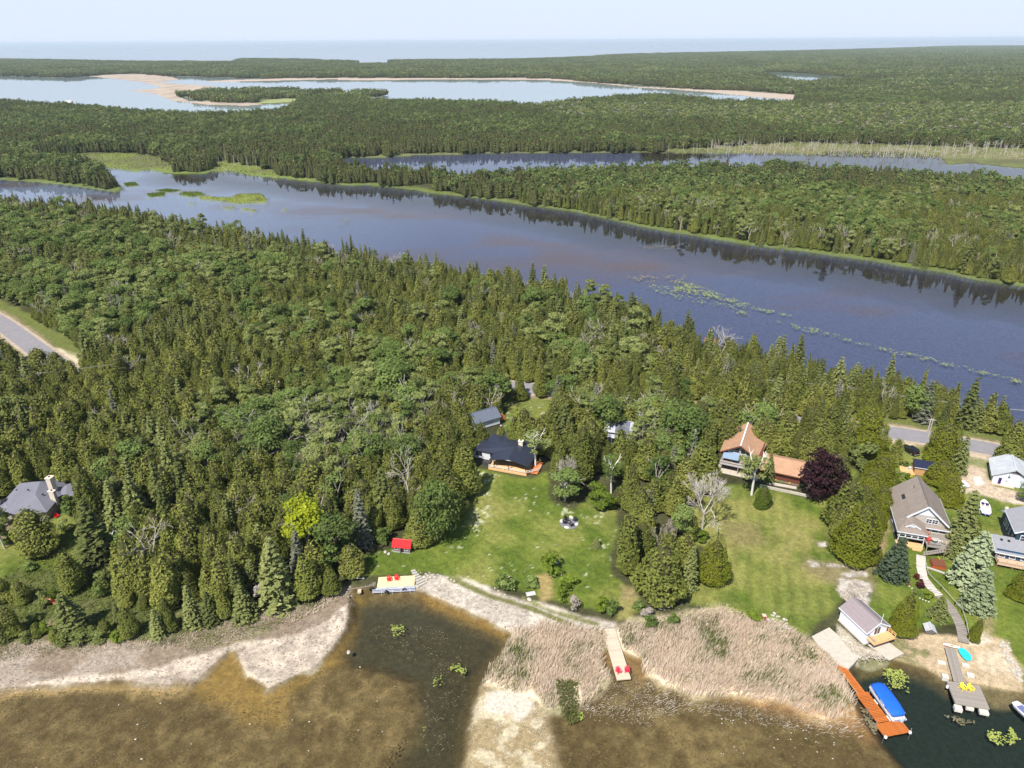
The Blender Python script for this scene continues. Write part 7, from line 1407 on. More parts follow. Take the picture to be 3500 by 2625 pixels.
x, y = at('D', 1310, 395); vehicle('suv', x, y, math.radians(108), 4.7, 1.9, 1.75, [(0, .3), (L_ * 0 + 4.7, .3), (4.7, .85), (3.6, 1.05), (0.05, 1.1)], [(.1, 1.05), (.45, 1.68), (2.6, 1.68), (3.5, 1.02)], plain('black_car_paint', (.012, .012, .014), .2, .1, 1, .2, .8), 'black suv parked on the grass by the road', 'car')
x, y = at('g8', -130, 1000); vehicle('pickup_truck', x, y, math.radians(8), 5.6, 1.95, 1.8, [(0, .35), (5.6, .35), (5.6, .9), (4.3, 1.1), (0.0, 1.12)], [(1.9, 1.08), (2.3, 1.78), (3.6, 1.78), (4.5, 1.06)], plain('white_car_paint', (.75, .75, .76), .25, .03), 'white pickup truck half hidden by cedars on the gravel drive', 'truck')
# fire pit ring
x, y = at('fp', 980, 900); FPX, FPY = x, y
cl = [(x + math.cos(a / 18 * 2 * math.pi) * 2.15 * srng.uniform(.92, 1.05), y + math.sin(a / 18 * 2 * math.pi) * 1.9 * srng.uniform(.92, 1.05)) for a in range(18)]; tag(MB().prism(cl, LAND - .05, LAND + .07).build('gravel_pad', plain('dark_gravel', (.17, .16, .18), .95, .3, 6)), 'round dark gravel pad under the fire pit on the lawn', 'gravel pad')
r = empty('fire_pit', (*at('fp', 970, 860), LAND + .07), 0, 'round black metal fire pit in the middle of the gravel pad', 'fire pit'); R_ = [[(math.cos(a * math.pi / 8) * q, math.sin(a * math.pi / 8) * q, z) for a in range(16)] for q, z in ((.42, 0), (.5, .32), (.42, .32), (.34, .08))]; part('bowl', MB().loft(R_, caps=False), M_BLACK, r); part('ash', MB().tube((0, 0, .08), (0, 0, .12), .36, .36, 14), plain('ash', (.15, .14, .14), 1), r)
for (px_, py_), rz, lb in (((820, 730), 25, 'black chair behind the fire pit, left one'), ((1280, 780), -30, 'black chair right of the fire pit near the upper white rock'), ((770, 900), 80, 'black chair at the left side of the fire pit'), ((1110, 1030), 200, 'black chair in front of the fire pit')):
    x, y = at('fp', px_, py_); chair(plain('black_plastic', (.014, .014, .018), .5), x, y, LAND + .07, math.radians(rz), lb, 'black chairs round the fire pit')
for (px_, py_), lb in (((590, 780), 'white boulder at the left edge of the fire pit pad'), ((1090, 590), 'white boulder behind the fire pit'), ((1370, 950), 'white boulder at the right edge of the fire pit pad'), ((860, 1110), 'white boulder at the near edge of the fire pit pad')):
    x, y = at('fp', px_, py_); boulder(x, y, .62, lb, 'white boulders round the fire pit', lib=PSTONES)
# other stones
for k, p, s, lb in (('B', (1150, 1215), .5, 'pale flat stone patch left of the red-roofed shed'), ('B', (1180, 1230), .45, 'second slab of the pale stone patch left of the shed'), ('G', (270, 140), .6, 'grey boulder on the bank above the vehicle track'), ('A', (190, 1175), .45, 'white stone at the left lawn edge'), ('F', (838, 565), .5, 'pale rock standing in the shallow water left of the channel'), ('G', (1245, 400), .55, 'pale rock at the reed edge right of the long dock'), ('B', (2120, 150), .4, 'cream stone by the white cabin'), ('G', (2215, 290), .4, 'small reddish stone at the lawn edge')):
    x, y = at(k, *p, .1); boulder(x, y, s, lb, z=.05 if k in 'FG' and p[1] > 300 else LAND)
wrng = random.Random(3)
for p in ((440, 1300), (500, 1330), (460, 1370), (520, 1360), (480, 1400), (540, 1390), (430, 1350), (500, 1290), (455, 1330)):
    x, y = at('C', *p); boulder(x, y, wrng.uniform(.25, .45), 'white stone in the heap among the lawn weeds', 'white stones heaped among the lawn weeds', lib=PSTONES)
def rocks(k, poly, n, smin, smax, label, group, z=.3, lib=STONES):
    P_ = np.array(outline(k, poly, z)); lo, hi = P_.min(0), P_.max(0); c = 0
    while c < n:
        q = (wrng.uniform(lo[0], hi[0]), wrng.uniform(lo[1], hi[1]))
        if sdist(np.array([q[0]]), np.array([q[1]]), P_)[0] > 0: boulder(q[0], q[1], wrng.uniform(smin, smax), label, group, z=z, lib=lib); c += 1
rocks('H', [(0, 240), (230, 330), (250, 420), (180, 420), (0, 330)], 34, .15, .34, 'pale rock in the low wall between the reeds and the right lawn', 'rocks of the low wall by the reeds', LAND - .1)
rocks('H', [(50, 240), (130, 230), (230, 300), (240, 380), (200, 400), (180, 310), (110, 260)], 18, .2, .42, 'pale rock in the ring of stones at the lawn corner', 'rocks ringing the lawn corner', LAND)
rocks('H', [(640, 330), (720, 440), (860, 520), (1000, 560), (1100, 570), (1060, 630), (880, 600), (700, 500)], 60, .15, .38, 'rough pale rock on the slope below the boathouse', 'rocks below the boathouse', .35)
rocks('H', [(1990, 480), (2090, 470), (2130, 620), (2212, 740), (2180, 860), (2120, 760), (2060, 600)], 60, .18, .42, 'pale rock in the wall along the right side of the beach', 'rocks along the right side of the beach', .35)
rocks('H', [(1150, 415), (1310, 410), (1310, 440), (1150, 440)], 14, .15, .28, 'grey rock in the low edge above the small beach', 'rocks edging the lawn above the small beach', LAND - .05)
rocks('D', [(660, 1430), (790, 1430), (930, 1490), (900, 1600), (740, 1630), (640, 1520)], 30, .12, .34, 'loose grey rock on the bare outcrop behind the boathouse', 'rocks on the bare outcrop', LAND)
rocks('B', [(1650, 1370), (1900, 1400), (2212, 1560), (2200, 1580), (1880, 1440)], 22, .12, .3, 'small grey stone along the top of the sloping bank', 'stones along the sloping bank', LAND - .15)
# small stone pile under a log grate
x, y = at('C', 280, 1550); r = empty('stone_pile', (x, y, LAND - .1), .2, 'bundle of weathered grey boards on the bank above the track', 'wood pile')
for i in range(7): part('board', MB().bar((-.9, -.5 + i * .15, .2 + (i % 2) * .08), (.9, -.45 + i * .15, .25 + (i % 3) * .06), .13, .06), plank_mat('silver_board', (.48, .46, .46)), r)
part('base_rock', MB().box(-.7, .7, -.4, .4, 0, .2), M_STONE, r)
# picnic table
x, y = at('A', 990, 1040); r = empty('picnic_table', (x, y, LAND), math.radians(-14), 'pale grey picnic table beside the broad blue-green spruce', 'picnic table'); PG = plank_mat('pale_grey_plank', (.62, .60, .60), .08)
planks(r, -1.1, 1.1, -.42, .42, .74, .2, PG, 'x'); 
for s in (-1, 1): part('bench', MB().box(-1.1, 1.1, s * .8 - .14, s * .8 + .14, .43, .48), PG, r); part('leg_frame', MB().bar((s * .8, -.75, 0), (s * .8, -.2, .74), .08).bar((s * .8, .75, 0), (s * .8, .2, .74), .08).bar((s * .8, -.9, .42), (s * .8, .9, .42), .08), PG, r)
# red canoe-like boat left, red plastic chairs by house
a_, b_ = at('E', 360, 110, .9), at('E', 460, 150, .9); r = empty('canoe', ((a_[0] + b_[0]) / 2, (a_[1] + b_[1]) / 2, LAND + .1), math.atan2(b_[1] - a_[1], b_[0] - a_[0]), 'orange-red canoe lying in the thicket on the left slope', 'canoe'); hull('hull', 3.6, .8, .4, plain('orange_red', (.70, .10, .03), .4), r); part('thwart', MB().box(-.1, .1, -.35, .35, .36, .42), M_WHITE, r); part('gunwale', MB().box(-1.2, 1.2, -.42, -.37, .38, .44), M_WHITE, r)
x, y = at('h6', 1440, 1390); chair(M_RED, x, y, LAND, 1.0, 'red garden chair against the wall of the stone house', None)
# boat-house side things: lean-to kennel, red post, plank path and stairs, hot tub box
x, y = at('st', 280, 825); r = empty('well_house', (x, y, LAND), math.radians(-14), 'little grey pump house with pale shingle roof on the lawn', 'hut'); gable(r, -.75, .75, -.7, .7, .8, 1.25, 'y', lined('dark_boards', (.12, .11, .11), .12, 0), shingle('pale_grey_shingle', (.42, .42, .44)), over=.2, gov=.2)
x, y = at('st', 150, 865); r = empty('painted_post', (x, y, LAND), 0, 'red wooden post standing above the small beach', 'post'); part('post', MB().box(-.12, .12, -.12, .12, 0, 1.1), plain('brick_red_paint', (.35, .03, .025), .6), r); part('cap', MB().box(-.07, .07, -.07, .07, 1.1, 1.6), MATS['brick_red_paint'], r)
x, y = at('v', 1650, 1335); r = empty('painted_box', (x, y, LAND), 0, 'small red box at the reed end of the right lawn', 'box'); part('body', MB().box(-.3, .3, -.3, .3, 0, .6), MATS['brick_red_paint'], r); part('lid', MB().box(-.35, .35, -.35, .35, .6, .7), M_PALEWOOD, r)
pth = [('st', (200, 60)), ('st', (200, 180)), ('st', (225, 290)), ('st', (320, 410)), ('st', (420, 500)), ('st', (500, 590)), ('st', (560, 690)), ('st', (610, 800)), ('st', (640, 945))]
P_ = [Vector((*at(k, *p), 0)) for k, p in pth]; r = empty('plank_path', (P_[0].x, P_[0].y, LAND), 0, 'winding grey plank path and stairs from the taupe-roofed cottage to the beach', 'path')
seg = sum((P_[i + 1] - P_[i]).length for i in range(len(P_) - 1)); n = int(seg / .42); me_w = MB().box(-.85, .85, -.165, .165, 0, .06).mesh('tread', M_OLDWOOD); me_p = MB().box(-.85, .85, -.165, .165, 0, .06).mesh('tread', plank_mat('path_plank', (.50, .45, .40)))
for i in range(n):
    s_ = seg * (i + .5) / n; j = 0
    while s_ > (P_[j + 1] - P_[j]).length and j < len(P_) - 2: s_ -= (P_[j + 1] - P_[j]).length; j += 1
    d = (P_[j + 1] - P_[j]).normalized(); q = P_[j] + d * s_ - P_[0]; share('tread', me_p if i < n * .5 else me_w, r, (q.x, q.y, .12 - .3 * max(0, i / n - .75)), math.atan2(d.y, d.x) + math.pi / 2 + trng.uniform(-.05, .05))
rl = [Vector((*at('st', *p), 0)) - P_[0] for p in ((245, 170), (265, 270), (400, 405), (540, 560), (610, 640), (650, 760), (680, 930))]
for a_, b_ in zip(rl[:-1], rl[1:]): part('handrail', MB().bar((a_.x, a_.y, .95), (b_.x, b_.y, .95), .07).bar((a_.x, a_.y, 0), (a_.x, a_.y, .95), .08).bar((b_.x, b_.y, 0), (b_.x, b_.y, .95), .08), plank_mat('pale_grey_board', (.42, .38, .36)), r)
x, y = at('st', 312, 185); r = empty('hot_tub', (x, y, LAND), math.radians(-14), 'square hot tub with brown cover beside the upper plank path', 'hot tub'); part('cabinet', MB().box(0, 2.5, 0, 2.0, 0, .75), lined('orange_boards', (.38, .09, .03), .16, 2), r)
for i in range(2): part('cover', MB().box(i * 1.26, i * 1.26 + 1.24, -.05, 2.05, .77, .92), plain('brown_cover', (.15, .055, .03), .6), r)
a_, b_ = at('st', 250, 175), at('st', 440, 240); tag(MB().bar((a_[0], a_[1], LAND + .1), (b_[0], b_[1], LAND + .1), .3, .25).build('edging_beam', plank_mat('pale_grey_board', (.42, .38, .36))), 'pale timber edging below the hot tub', 'edging')
# flower bed stones and flowers
for p in ((75, 315), (65, 340), (85, 370), (110, 390), (120, 420), (140, 450), (165, 475), (190, 490), (220, 505), (250, 515), (280, 528)):
    x, y = at('st', *p); boulder(x, y, .2, 'small white stone edging the flower bed beside the plank path', 'white edging stones of the flower bed', lib=PSTONES)
def flower(k, p, col, lb, s=.35, cat='flowers'):
    x, y = at(k, *p); o = bpy.data.objects.new('flower_clump', crown_mesh('flower_clump', leaf_crown(int(x * 10) % 997, n=160, R=.55, low=0, size=.16, blobs=6), foliage('petals_' + col[0], [(0, tuple(c * .6 for c in col[1])), (.5, col[1]), (1, col[1])]))); o.location = (x, y, LAND); o.scale = (s, s, s * .8); link(o); tag(o, lb, cat)
RDF, YLF, WHF, PKF = ('red', (.65, .04, .06)), ('yellow', (.75, .6, .06)), ('cream', (.72, .74, .52)), ('pink', (.6, .2, .35))
flower('st', (85, 320), RDF, 'upper clump of red flowers in the edged flower bed'); flower('st', (100, 358), RDF, 'lower clump of red flowers in the edged flower bed'); flower('st', (312, 705), YLF, 'yellow-green tuft on the lawn near the young spruce', .5)
flower('st', (378, 92), YLF, 'yellow flowers behind the hot tub', .7); flower('D', (1140, 535), WHF, 'cream flower clump in the middle of the cottage garden', .8); flower('D', (1165, 600), WHF, 'cream flower clump at the rear wall of the taupe-roofed cottage', 1.2); flower('D', (1105, 630), WHF, 'large cream blossom bush at the rear left corner of the taupe-roofed cottage', 1.6)
flower('D', (1255, 575), YLF, 'yellow-green perennials by the timber terrace', 1.1); flower('D', (1165, 465), YLF, 'orange-yellow flowers at the end of the timber terrace', .5); flower('D', (1190, 470), WHF, 'white planter flowers beside the terrace', .35)
flower('D', (125, 605), YLF, 'yellow flowers at the left end of the chalet flower bed', .8); flower('D', (170, 615), ('green', (.2, .32, .08)), 'green perennials in the middle of the chalet flower bed', .8); flower('D', (240, 630), YLF, 'yellow flowers at the right end of the chalet flower bed', .8)
flower('h7', (460, 860), ('orange', (.8, .13, .04)), 'orange-red flowers in front of the blue house', .9)
x, y = at('s3', 800, 900); chair(M_WHITE, x, y, LAND + .2, math.radians(-140), 'white garden chair on the orange timber terrace', None)
# stepping-stone path to the blue house
r = empty('stone_path', (*at('g8', 1140, 1400), LAND), 0, 'short path of pale flat stones leading to the blue house', 'path')
for i in range(9):
    a_ = at('g8', 1130 + i * 12, 1390 + i * 30); share('paver', MB().box(-.4, .4, -.22, .22, 0, .06).mesh('paver', M_PSTONE) if i == 0 else bpy.data.meshes['paver'], r, (a_[0] - r.location.x, a_[1] - r.location.y, 0), trng.uniform(-.3, .3))
# deck furniture of the taupe cottage
base = (79.9, 117.9); ca, sa = math.cos(math.radians(-17.5)), math.sin(math.radians(-17.5))
def on_deck(lx, ly): return base[0] + lx * ca - ly * sa, base[1] + lx * sa + ly * ca
for (lx, ly), m_, rz, lb in (((6.3, 2.6), MATS['orange_stain'], .4, 'orange chair on the raised deck against the glazed wall'), ((7.9, .6), M_WHITE, 2.0, 'white chair on the raised deck right of the table'), ((6.0, .2), MATS['brick_red_paint'], -.8, 'dark red chair at the left corner of the raised deck'), ((8.9, .2), M_PALEWOOD, 2.6, 'tan chair at the right of the raised deck')):
    x, y = on_deck(lx, ly); chair(m_, x, y, LAND + 2.0, rz, lb, None)
x, y = on_deck(7.1, .3); r = empty('patio_table', (x, y, LAND + 2.0), 0, 'round pale patio table on the raised deck', 'table'); part('top', MB().tube((0, 0, .7), (0, 0, .74), .6, .6, 14), M_STONE, r); part('leg', MB().tube((0, 0, 0), (0, 0, .7), .06), M_STEEL, r)
for (lx, ly), c_, lb in (((10.2, 3.0), PKF, 'pink hanging flowers at the right end of the raised deck'), ((10.2, .4), YLF, 'potted yellow flowers on the raised deck corner'), ((5.9, -.7), RDF, 'potted red flowers on the raised deck by the stair')):
    x, y = on_deck(lx, ly); o = bpy.data.objects.new('flower_pot', MB().tube((0, 0, 0), (0, 0, .3), .14, .2, 10).mesh('flower_pot', plain('terracotta', (.35, .13, .07)))); o.location = (x, y, LAND + 2.0); link(o); tag(o, lb, 'flower pot'); f = bpy.data.objects.new('flowers', crown_mesh('flowers', leaf_crown(7, n=90, R=.4, low=.1, size=.2, blobs=5), foliage('petals_' + c_[0], [(0, c_[1]), (1, c_[1])]))); f.scale = (.6, .6, .6); f.location = (0, 0, .25); link(f, o)
# utility poles and wires
POLES = [('m4', (285, 1290), (245, 1145), 'utility pole left of the road bend at the left edge'), ('m4', (375, 1185), (333, 1050), 'thin pole standing on the verge before the left road'), ('m4', (1497, 1040), (1480, 950), 'utility pole in the wood right of the left road'), ('m5', (732, 1015), (728, 935), 'utility pole in the wood above the black-roofed cottage'),
         ('m5', (1803, 1150), (1808, 1062), 'utility pole with grey transformer above the hidden cabin'), ('m6', (1048, 1330), (1052, 1228), 'utility pole with white transformer above the chalet'), ('m6', (322, 1475), (326, 1355), 'short white utility pole left of the chalet roof'), ('D', (1415, 140), (1432, 80), 'slim pole by the road near the right edge'),
         ('m6', (1615, 1530), (1628, 1440), 'utility pole in the roadside wood at the right')]
TOPS = []
for k, b, t, lb in POLES:
    bx, by = src(k, *b); tx, ty = src(k, *t); X, Y = ground(bx, by); X, Y = X * .985, Y * .985; h = 4.0
    while project(X, Y, LAND + h)[1] > ty and h < 14: h += .1
    r = empty('utility_pole', (X, Y, LAND), 0, lb, 'pole', 'utility poles along the road'); part('pole', MB().tube((0, 0, 0), (0, 0, h), .16, .11, 8), plain('pole_wood', (.38, .34, .30), .9), r); part('crossarm', MB().bar((-.9, 0, h - .5), (.9, 0, h - .5), .12, .12), MATS['pole_wood'], r)
    if 'transformer' in lb or 'white' in lb: part('transformer', MB().tube((.3, -.2, h - 2.2), (.3, -.2, h - 1.2), .28, .28, 12), plain('pale_grey_paint', (.6, .62, .66), .4), r)
    TOPS.append(Vector((X, Y, LAND + h)))
def wire(a, b, lb, off=0.0):
    m_ = MB(); pr = None
    for i in range(17):
        t = i / 16; p = a.lerp(b, t) + Vector((off, 0, -.35 - 4 * 1.1 * t * (1 - t)))
        if pr is not None: m_.tube(pr, p, .035, .035, 4, caps=False)
        pr = p
    tag(m_.build('power_line', plain('cable', (.32, .32, .28), .6)), lb, 'cable', 'power lines along the road')
far_r = TOPS[5] + (TOPS[5] - TOPS[4]) * .9; far_l = TOPS[0] + Vector((-60, -12, 0))
for i, (a, b) in enumerate([(far_l, TOPS[0]), (TOPS[0], TOPS[2]), (TOPS[2], TOPS[3]), (TOPS[3], TOPS[4]), (TOPS[4], TOPS[5]), (TOPS[5], far_r), (far_r, far_r + (far_r - TOPS[5]))]):
    for o_ in (-.8, .8): wire(a, b, ['power line at the left edge', 'power line over the left road', 'power line between the two poles in the middle wood', 'power line above the black-roofed cottage', 'power line between the two transformer poles', 'power line right of the white transformer pole', 'power line over the right roadside wood'][i] + (', upper' if o_ > 0 else ', lower'), o_)
DOCKZONE = outline('d2', [(0, 70), (215, 70), (330, 430), (500, 500), (560, 700), (440, 900), (200, 910), (80, 560)], 0)
# ------------------------------------------------------------------ reeds, lily pads, pond weed
def blades(name, poly_list, n, mats, hmin, hmax, wid, lean, label, seed, cat='reeds', z0=0.0, green=0.15, thin=None):
    rng = np.random.default_rng(seed); P = []
    for poly, share_ in poly_list:
        pm = np.array(poly); lo, hi = pm.min(0), pm.max(0); Q = rng.uniform(lo, hi, (int(n * share_ * 4), 2)); d = sdist(Q[:, 0], Q[:, 1], poly) + 1.0 * fbm(Q[:, 0], Q[:, 1], 3, seed); Q = Q[(d > 0) & (rng.random(len(Q)) < np.clip(d / 3 + .25, 0, 1))][:int(n * share_)]; P.append(Q)
    P = np.concatenate(P); P = P[(sdist(P[:, 0], P[:, 1], DOCKZONE) < 0) & ((sdist(P[:, 0], P[:, 1], REED_STRIP) < 0) | (green == .5))]; n = len(P); cl = fbm(P[:, 0], P[:, 1], 4.0, seed + 3); P += rng.normal(0, .06, P.shape)
    h = rng.uniform(hmin, hmax, n) * (1 + .4 * cl); a = rng.normal(lean[0], .35, n) + .9 * fbm(P[:, 0], P[:, 1], 9, seed + 9); ln = np.abs(rng.normal(lean[1], .22, n)) * h
    b = np.stack([P[:, 0], P[:, 1], np.full(n, z0)], 1); t = b + np.stack([np.cos(a) * ln, np.sin(a) * ln, np.sqrt(np.maximum(.04, h * h - ln * ln)) * .9], 1); w = rng.uniform(0, 6.28, n); wv = np.stack([np.cos(w), np.sin(w), np.zeros(n)], 1) * wid; m_ = (b + t) / 2 + np.array([0, 0, .12]) * h[:, None]
    V = np.stack([b - wv * .5, b + wv * .5, m_ + wv, t + wv * .3, t - wv * .3, m_ - wv], 1).reshape(-1, 3); i = np.arange(n) * 6
    F = np.concatenate([np.stack([i, i + 1, i + 2, i + 5], 1), np.stack([i + 5, i + 2, i + 3, i + 4], 1)]); g = fbm(P[:, 0], P[:, 1], 5, seed + 20) + .35 * fbm(P[:, 0], P[:, 1], 1.5, seed + 22) + rng.normal(0, .28, n); mi = (g > 1 - 2 * green).astype(int) if green < 1 else np.ones(n, int); mi = np.concatenate([mi, mi])
    me = np_mesh(name, V, F, mats, np.repeat(np.clip(rng.normal(.5, .2, n) + .25 * cl, 0, 1), 6), mi); o = link(bpy.data.objects.new(name, me)); return tag(o, label, cat, kind='stuff')
blades('reeds', [(REEDS, 1.0)], 36000, [M_REED, M_REEDG], .8, 1.6, .04, (0.5, .28), 'dry tan reed bed leaning in the wind with green streaks', 5, green=.3)
blades('reeds', [(outline('v', [(1180, 1530), (1290, 1490), (1310, 1440), (1390, 1460), (1500, 1505), (1600, 1510), (1860, 1545), (1870, 1600), (1700, 1575), (1500, 1540), (1400, 1570), (1300, 1560)], 0), .75), (outline('v', [(-100, 1475), (100, 1478), (60, 1500), (-100, 1510)], 0), .1), (outline('v', [(1130, 1490), (1180, 1530), (1190, 1600), (1150, 1590)], 0), .15)], 3600, [M_REED], .4, 1.0, .03, (-.9, .6), 'thin broken reeds standing in the brown shallows', 6, z0=-.3, green=.0)
blades('green_reeds', [(REED_STRIP, 1.0)], 2300, [M_REEDG, M_REEDG], .5, 1.1, .05, (-.9, .3), 'dark green reed strip in a pool left of the long dock', 7, green=.5)
blades('marsh_grass', [(p, .2) for p in MARSH_ISLES[:5]], 6000, [M_GRASSY], .5, 1.0, .12, (0, .3), 'yellow-green grass on the low islets in the dark lake', 8, cat='grass', green=0)
blades('shore_grass', [(outline('v', [(330, 1385), (560, 1320), (640, 1310), (720, 1275), (740, 1290), (640, 1345), (540, 1372), (420, 1410)]), .5), (outline('v', [(0, 1385), (280, 1370), (400, 1370), (380, 1400), (100, 1415), (-50, 1430)]), .3), (outline('v', [(1390, 1330), (1560, 1300), (1720, 1368), (1690, 1385), (1560, 1330), (1420, 1350)]), .2)], 9000, [M_REED, M_REEDG], .25, .6, .04, (-.5, .4), 'tufts of dry and green grass along the shore edge', 9, cat='grass', z0=.45, green=.5)
blades('meadow_grass', [(outline('v', [(100, 1130), (330, 1180), (460, 1290), (300, 1370), (60, 1390), (-100, 1380)]), 1.0)], 9000, [M_GRASSY, M_REEDG], .3, .8, .07, (0, .4), 'rough tall grass and weeds on the left shore slope', 10, cat='grass', z0=.55, green=.5)
def pads(name, spots, mat, label, seed, z=.03, cat='lily pads'):
    rng = np.random.default_rng(seed); V = []; F = []; b = 0
    for poly, n, s in spots:
        pm = np.array(poly); lo, hi = pm.min(0), pm.max(0); Q = rng.uniform(lo, hi, (n * 5, 2)); d = sdist(Q[:, 0], Q[:, 1], poly); k = rng.random(len(Q)) < np.clip(d / (s * 3) + .2, 0, 1) * np.clip(.5 + 1.6 * fbm(Q[:, 0], Q[:, 1], max(s * 7, 1.2), seed), 0, 1); Q = Q[(d > 0) & k][:n]
        for x, y in Q:
            r = s * rng.uniform(.6, 1.25); a0 = rng.uniform(0, 6.28); zz = z + rng.uniform(0, .02); el = rng.uniform(.75, 1)
            V += [(x + math.cos(a0 + j * 1.0) * r, y + math.sin(a0 + j * 1.0) * r * el, zz) for j in range(6)] + [(x, y, zz + .012)]; F += [(b + j, b + j + 1, b + 6) for j in range(5)]; b += 7
    V = np.array(V); me = np_mesh(name, V, np.array(F), [mat], np.repeat(rng.random(len(V) // 7), 7)); o = link(bpy.data.objects.new(name, me)); return tag(o, label, cat, kind='stuff')
M_PAD = foliage('lily_leaf', [(0, (.12, .16, .03)), (.5, (.30, .34, .08)), (1, (.46, .46, .14))], .1, .4); M_WEED = foliage('lily_weed', [(0, (.09, .12, .04)), (.5, (.20, .24, .08)), (1, (.32, .34, .13))], .1); M_PADB = foliage('old_lily_leaf', [(0, (.10, .09, .05)), (1, (.28, .24, .14))], .1)
Hh = lambda pts: outline('H', pts, 0); Ff = lambda pts: outline('F', pts, 0)
pads('lily_pads', [(Hh([(1010, 700), (1070, 700), (1180, 710), (1250, 770), (1265, 860), (1240, 910), (1150, 880), (1080, 880), (1040, 800)]), 260, .16)], M_PAD, 'dense green lily pads beside the covered pontoon boat', 1)
pads('lily_pads', [(Hh([(1880, 1190), (2000, 1200), (2100, 1190), (2180, 1290), (2120, 1340), (1990, 1350), (1900, 1280)]), 180, .16)], M_PAD, 'green lily pads below the grey platform', 2)
pads('lily_pads', [(Ff([(1190, 330), (1300, 330), (1310, 440), (1200, 440)]), 60, .17), (Ff([(1670, 660), (1780, 660), (1840, 720), (1820, 750), (1680, 720)]), 44, .22), (Ff([(1550, 730), (1640, 730), (1620, 860), (1540, 860)]), 26, .14), (Ff([(1430, 1160), (1500, 1170), (1480, 1230)]), 12, .16)], M_PAD, 'scattered green lily pads in the dark cove channel', 3)
pads('lily_pads', [(Ff([(960, 350), (1450, 330), (1720, 420), (1850, 620), (1840, 900), (1740, 1400), (1500, 1500), (1420, 1150), (1560, 700), (1160, 560)]), 420, .09), (Hh([(820, 1010), (900, 1050), (990, 1200), (960, 1270), (860, 1120)]), 150, .14), (Hh([(1480, 1090), (1660, 1100), (1850, 1150), (1700, 1190), (1500, 1140)]), 70, .14)], M_PADB, 'sparse faded floating leaves over the deep water', 4)
pads('lily_pads', [(outline('G', [(590, 1060), (720, 1060), (720, 1140), (620, 1160), (560, 1100)], 0), 160, .13)], M_PAD, 'bright floating leaves at the end of the green reed strip', 5)
mm = lambda pts: outline('m6', pts, 0)
pads('floating_weed', [(outline('v', [(1375, 612), (1470, 615), (1520, 628), (1600, 655), (1620, 668), (1530, 660), (1440, 640)], 0), 260, .4), (mm([(0, 570), (120, 580), (330, 660), (520, 730), (760, 790), (700, 800), (480, 740), (200, 670), (0, 640)]), 1100, .32), (mm([(640, 815), (900, 870), (1060, 910), (1200, 960), (1480, 1020), (1900, 1120), (2212, 1200), (2212, 1230), (1850, 1140), (1400, 1030), (1050, 940), (800, 880), (640, 830)]), 3000, .28), (mm([(370, 740), (500, 780), (490, 800), (380, 770)]), 120, .3)], M_WEED, 'yellow-green streaks of floating weed on the dark lake', 6, .03, 'pond weed')
pads('floating_weed', [(outline('m5', [(1800, 540), (2212, 530), (2212, 580), (1900, 580)], 0), 130, .4), (outline('m5', [(1900, 345), (2150, 345), (2130, 375), (1930, 370)], 0), 90, .4), (outline('m5', [(0, 180), (90, 180), (70, 215), (0, 220)], 0), 40, .5)], M_PADB, 'pale faded weed patches on the dark lake', 7, .03, 'pond weed')
# weeds breaking the surface give the dark lake its fine speckle
rng = np.random.default_rng(77)
pads('water_weed', [(MID_LAKE, 9000, .16)], M_PADB, 'fine specks of water plants over the dark lake', 8, .03, 'pond weed')

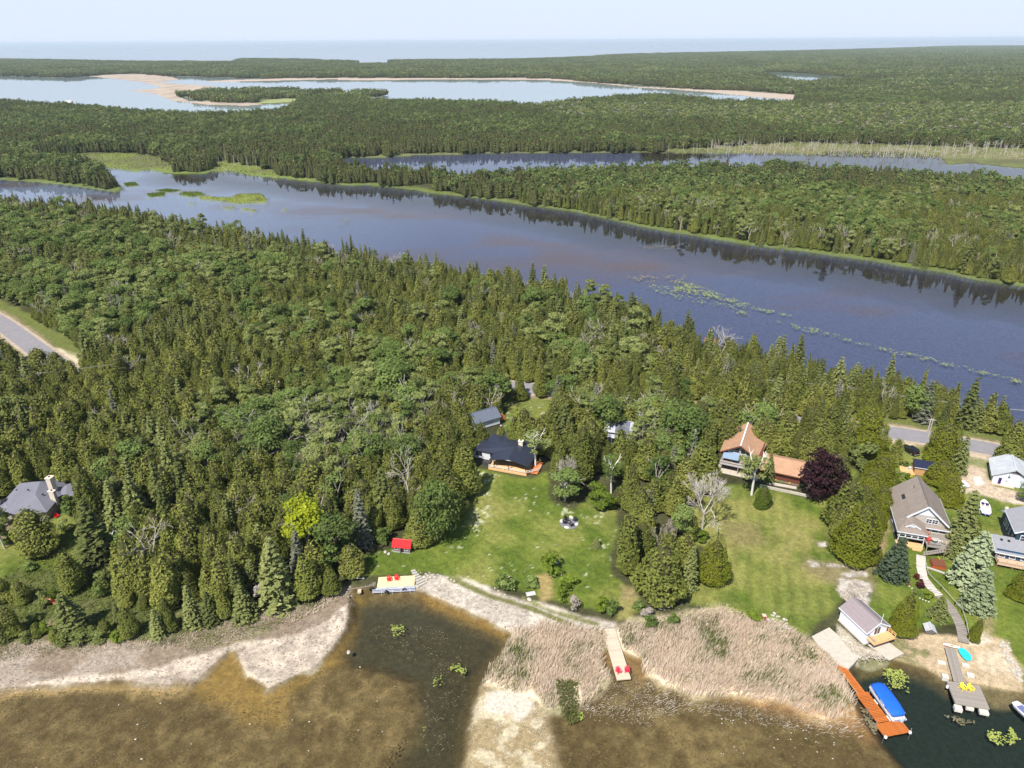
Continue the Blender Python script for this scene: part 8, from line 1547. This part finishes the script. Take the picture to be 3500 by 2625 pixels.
M_BEDW = foliage('bottom_growth', [(0, (.055, .040, .017)), (.5, (.10, .072, .03)), (1, (.18, .135, .06))], .0, .9); M_SHELL = foliage('pale_shell', [(0, (.40, .36, .30)), (1, (.62, .57, .49))], .0, .9); M_LITTER = foliage('shore_litter', [(0, (.10, .08, .06)), (.5, (.22, .18, .14)), (1, (.42, .37, .31))], .0, .9)
LAKEBED = outline('v', [(-60, 1490), (250, 1478), (400, 1490), (560, 1500), (700, 1440), (780, 1440), (880, 1480), (900, 1530), (860, 1640), (800, 1760), (-100, 1760)], 0)
pads('bottom_growth', [(LAKEBED, 5200, .16), (outline('v', [(1200, 1560), (1500, 1530), (1850, 1590), (1960, 1760), (1220, 1760)], 0), 2400, .16)], M_BEDW, 'brown bottom growth mottling the shallow lake bed', 31, -.42, 'water plants')
pads('pale_shells', [(SPIT, 700, .08), (outline('v', [(1500, 1530), (1860, 1560), (1800, 1640), (1560, 1640)], 0), 40, .10), (LAKEBED, 26, .12)], M_SHELL, 'pale stones and shells scattered over the shallows', 32, .02, 'pebbles')
pads('shore_litter', [(FORE_L, 2000, .11), (BANK_M, 700, .10), (ROCK_R[0], 700, .16)], M_LITTER, 'dry litter and flat stones strewn over the pale shore', 33, .34, 'pebbles')
pads('rock_litter', [(ROCK_R[0], 900, .16), (ROCK_R[2], 300, .12), (outline('H', [(640, 330), (880, 520), (1130, 560), (1060, 640), (820, 640), (640, 470)]), 500, .12), (BEACH_R, 300, .08)], M_LITTER, 'broken grey stone litter on the outcrop and beside the boathouse', 34, LAND + .03, 'pebbles')
blades('marsh_grass', [(outline('v', [(1420, 326), (1700, 308), (2212, 320), (2212, 345), (1900, 340), (1560, 332)], 0), .7), (outline('v', [(60, 345), (270, 331), (400, 345), (600, 372), (760, 398), (440, 372), (210, 366)], 0), .3)], 9000, [M_REEDG, M_DEADF], .6, 1.6, .35, (0, .3), 'green and straw marsh grass round the snags and meadows', 35, cat='grass', z0=.3, green=.3)
# ------------------------------------------------------------------ summer haze
m_h = bpy.data.materials.new('haze'); m_h.use_nodes = True; nt = m_h.node_tree
for n_ in list(nt.nodes):
    if n_.type != 'OUTPUT_MATERIAL': nt.nodes.remove(n_)
pv = nt.nodes.new('ShaderNodeVolumePrincipled'); pv.inputs['Color'].default_value = (0.76, 0.89, 1.0, 1); pv.inputs['Density'].default_value = 0.000045; pv.inputs['Anisotropy'].default_value = 0.05
nt.links.new(pv.outputs[0], nt.nodes['Material Output'].inputs['Volume'])
mb = MB(); mb.box(-115000, 115000, -5000, 118000, -6.0, 112.0)
tag(mb.build('haze', m_h), kind='stuff', label='thin bluish summer haze')
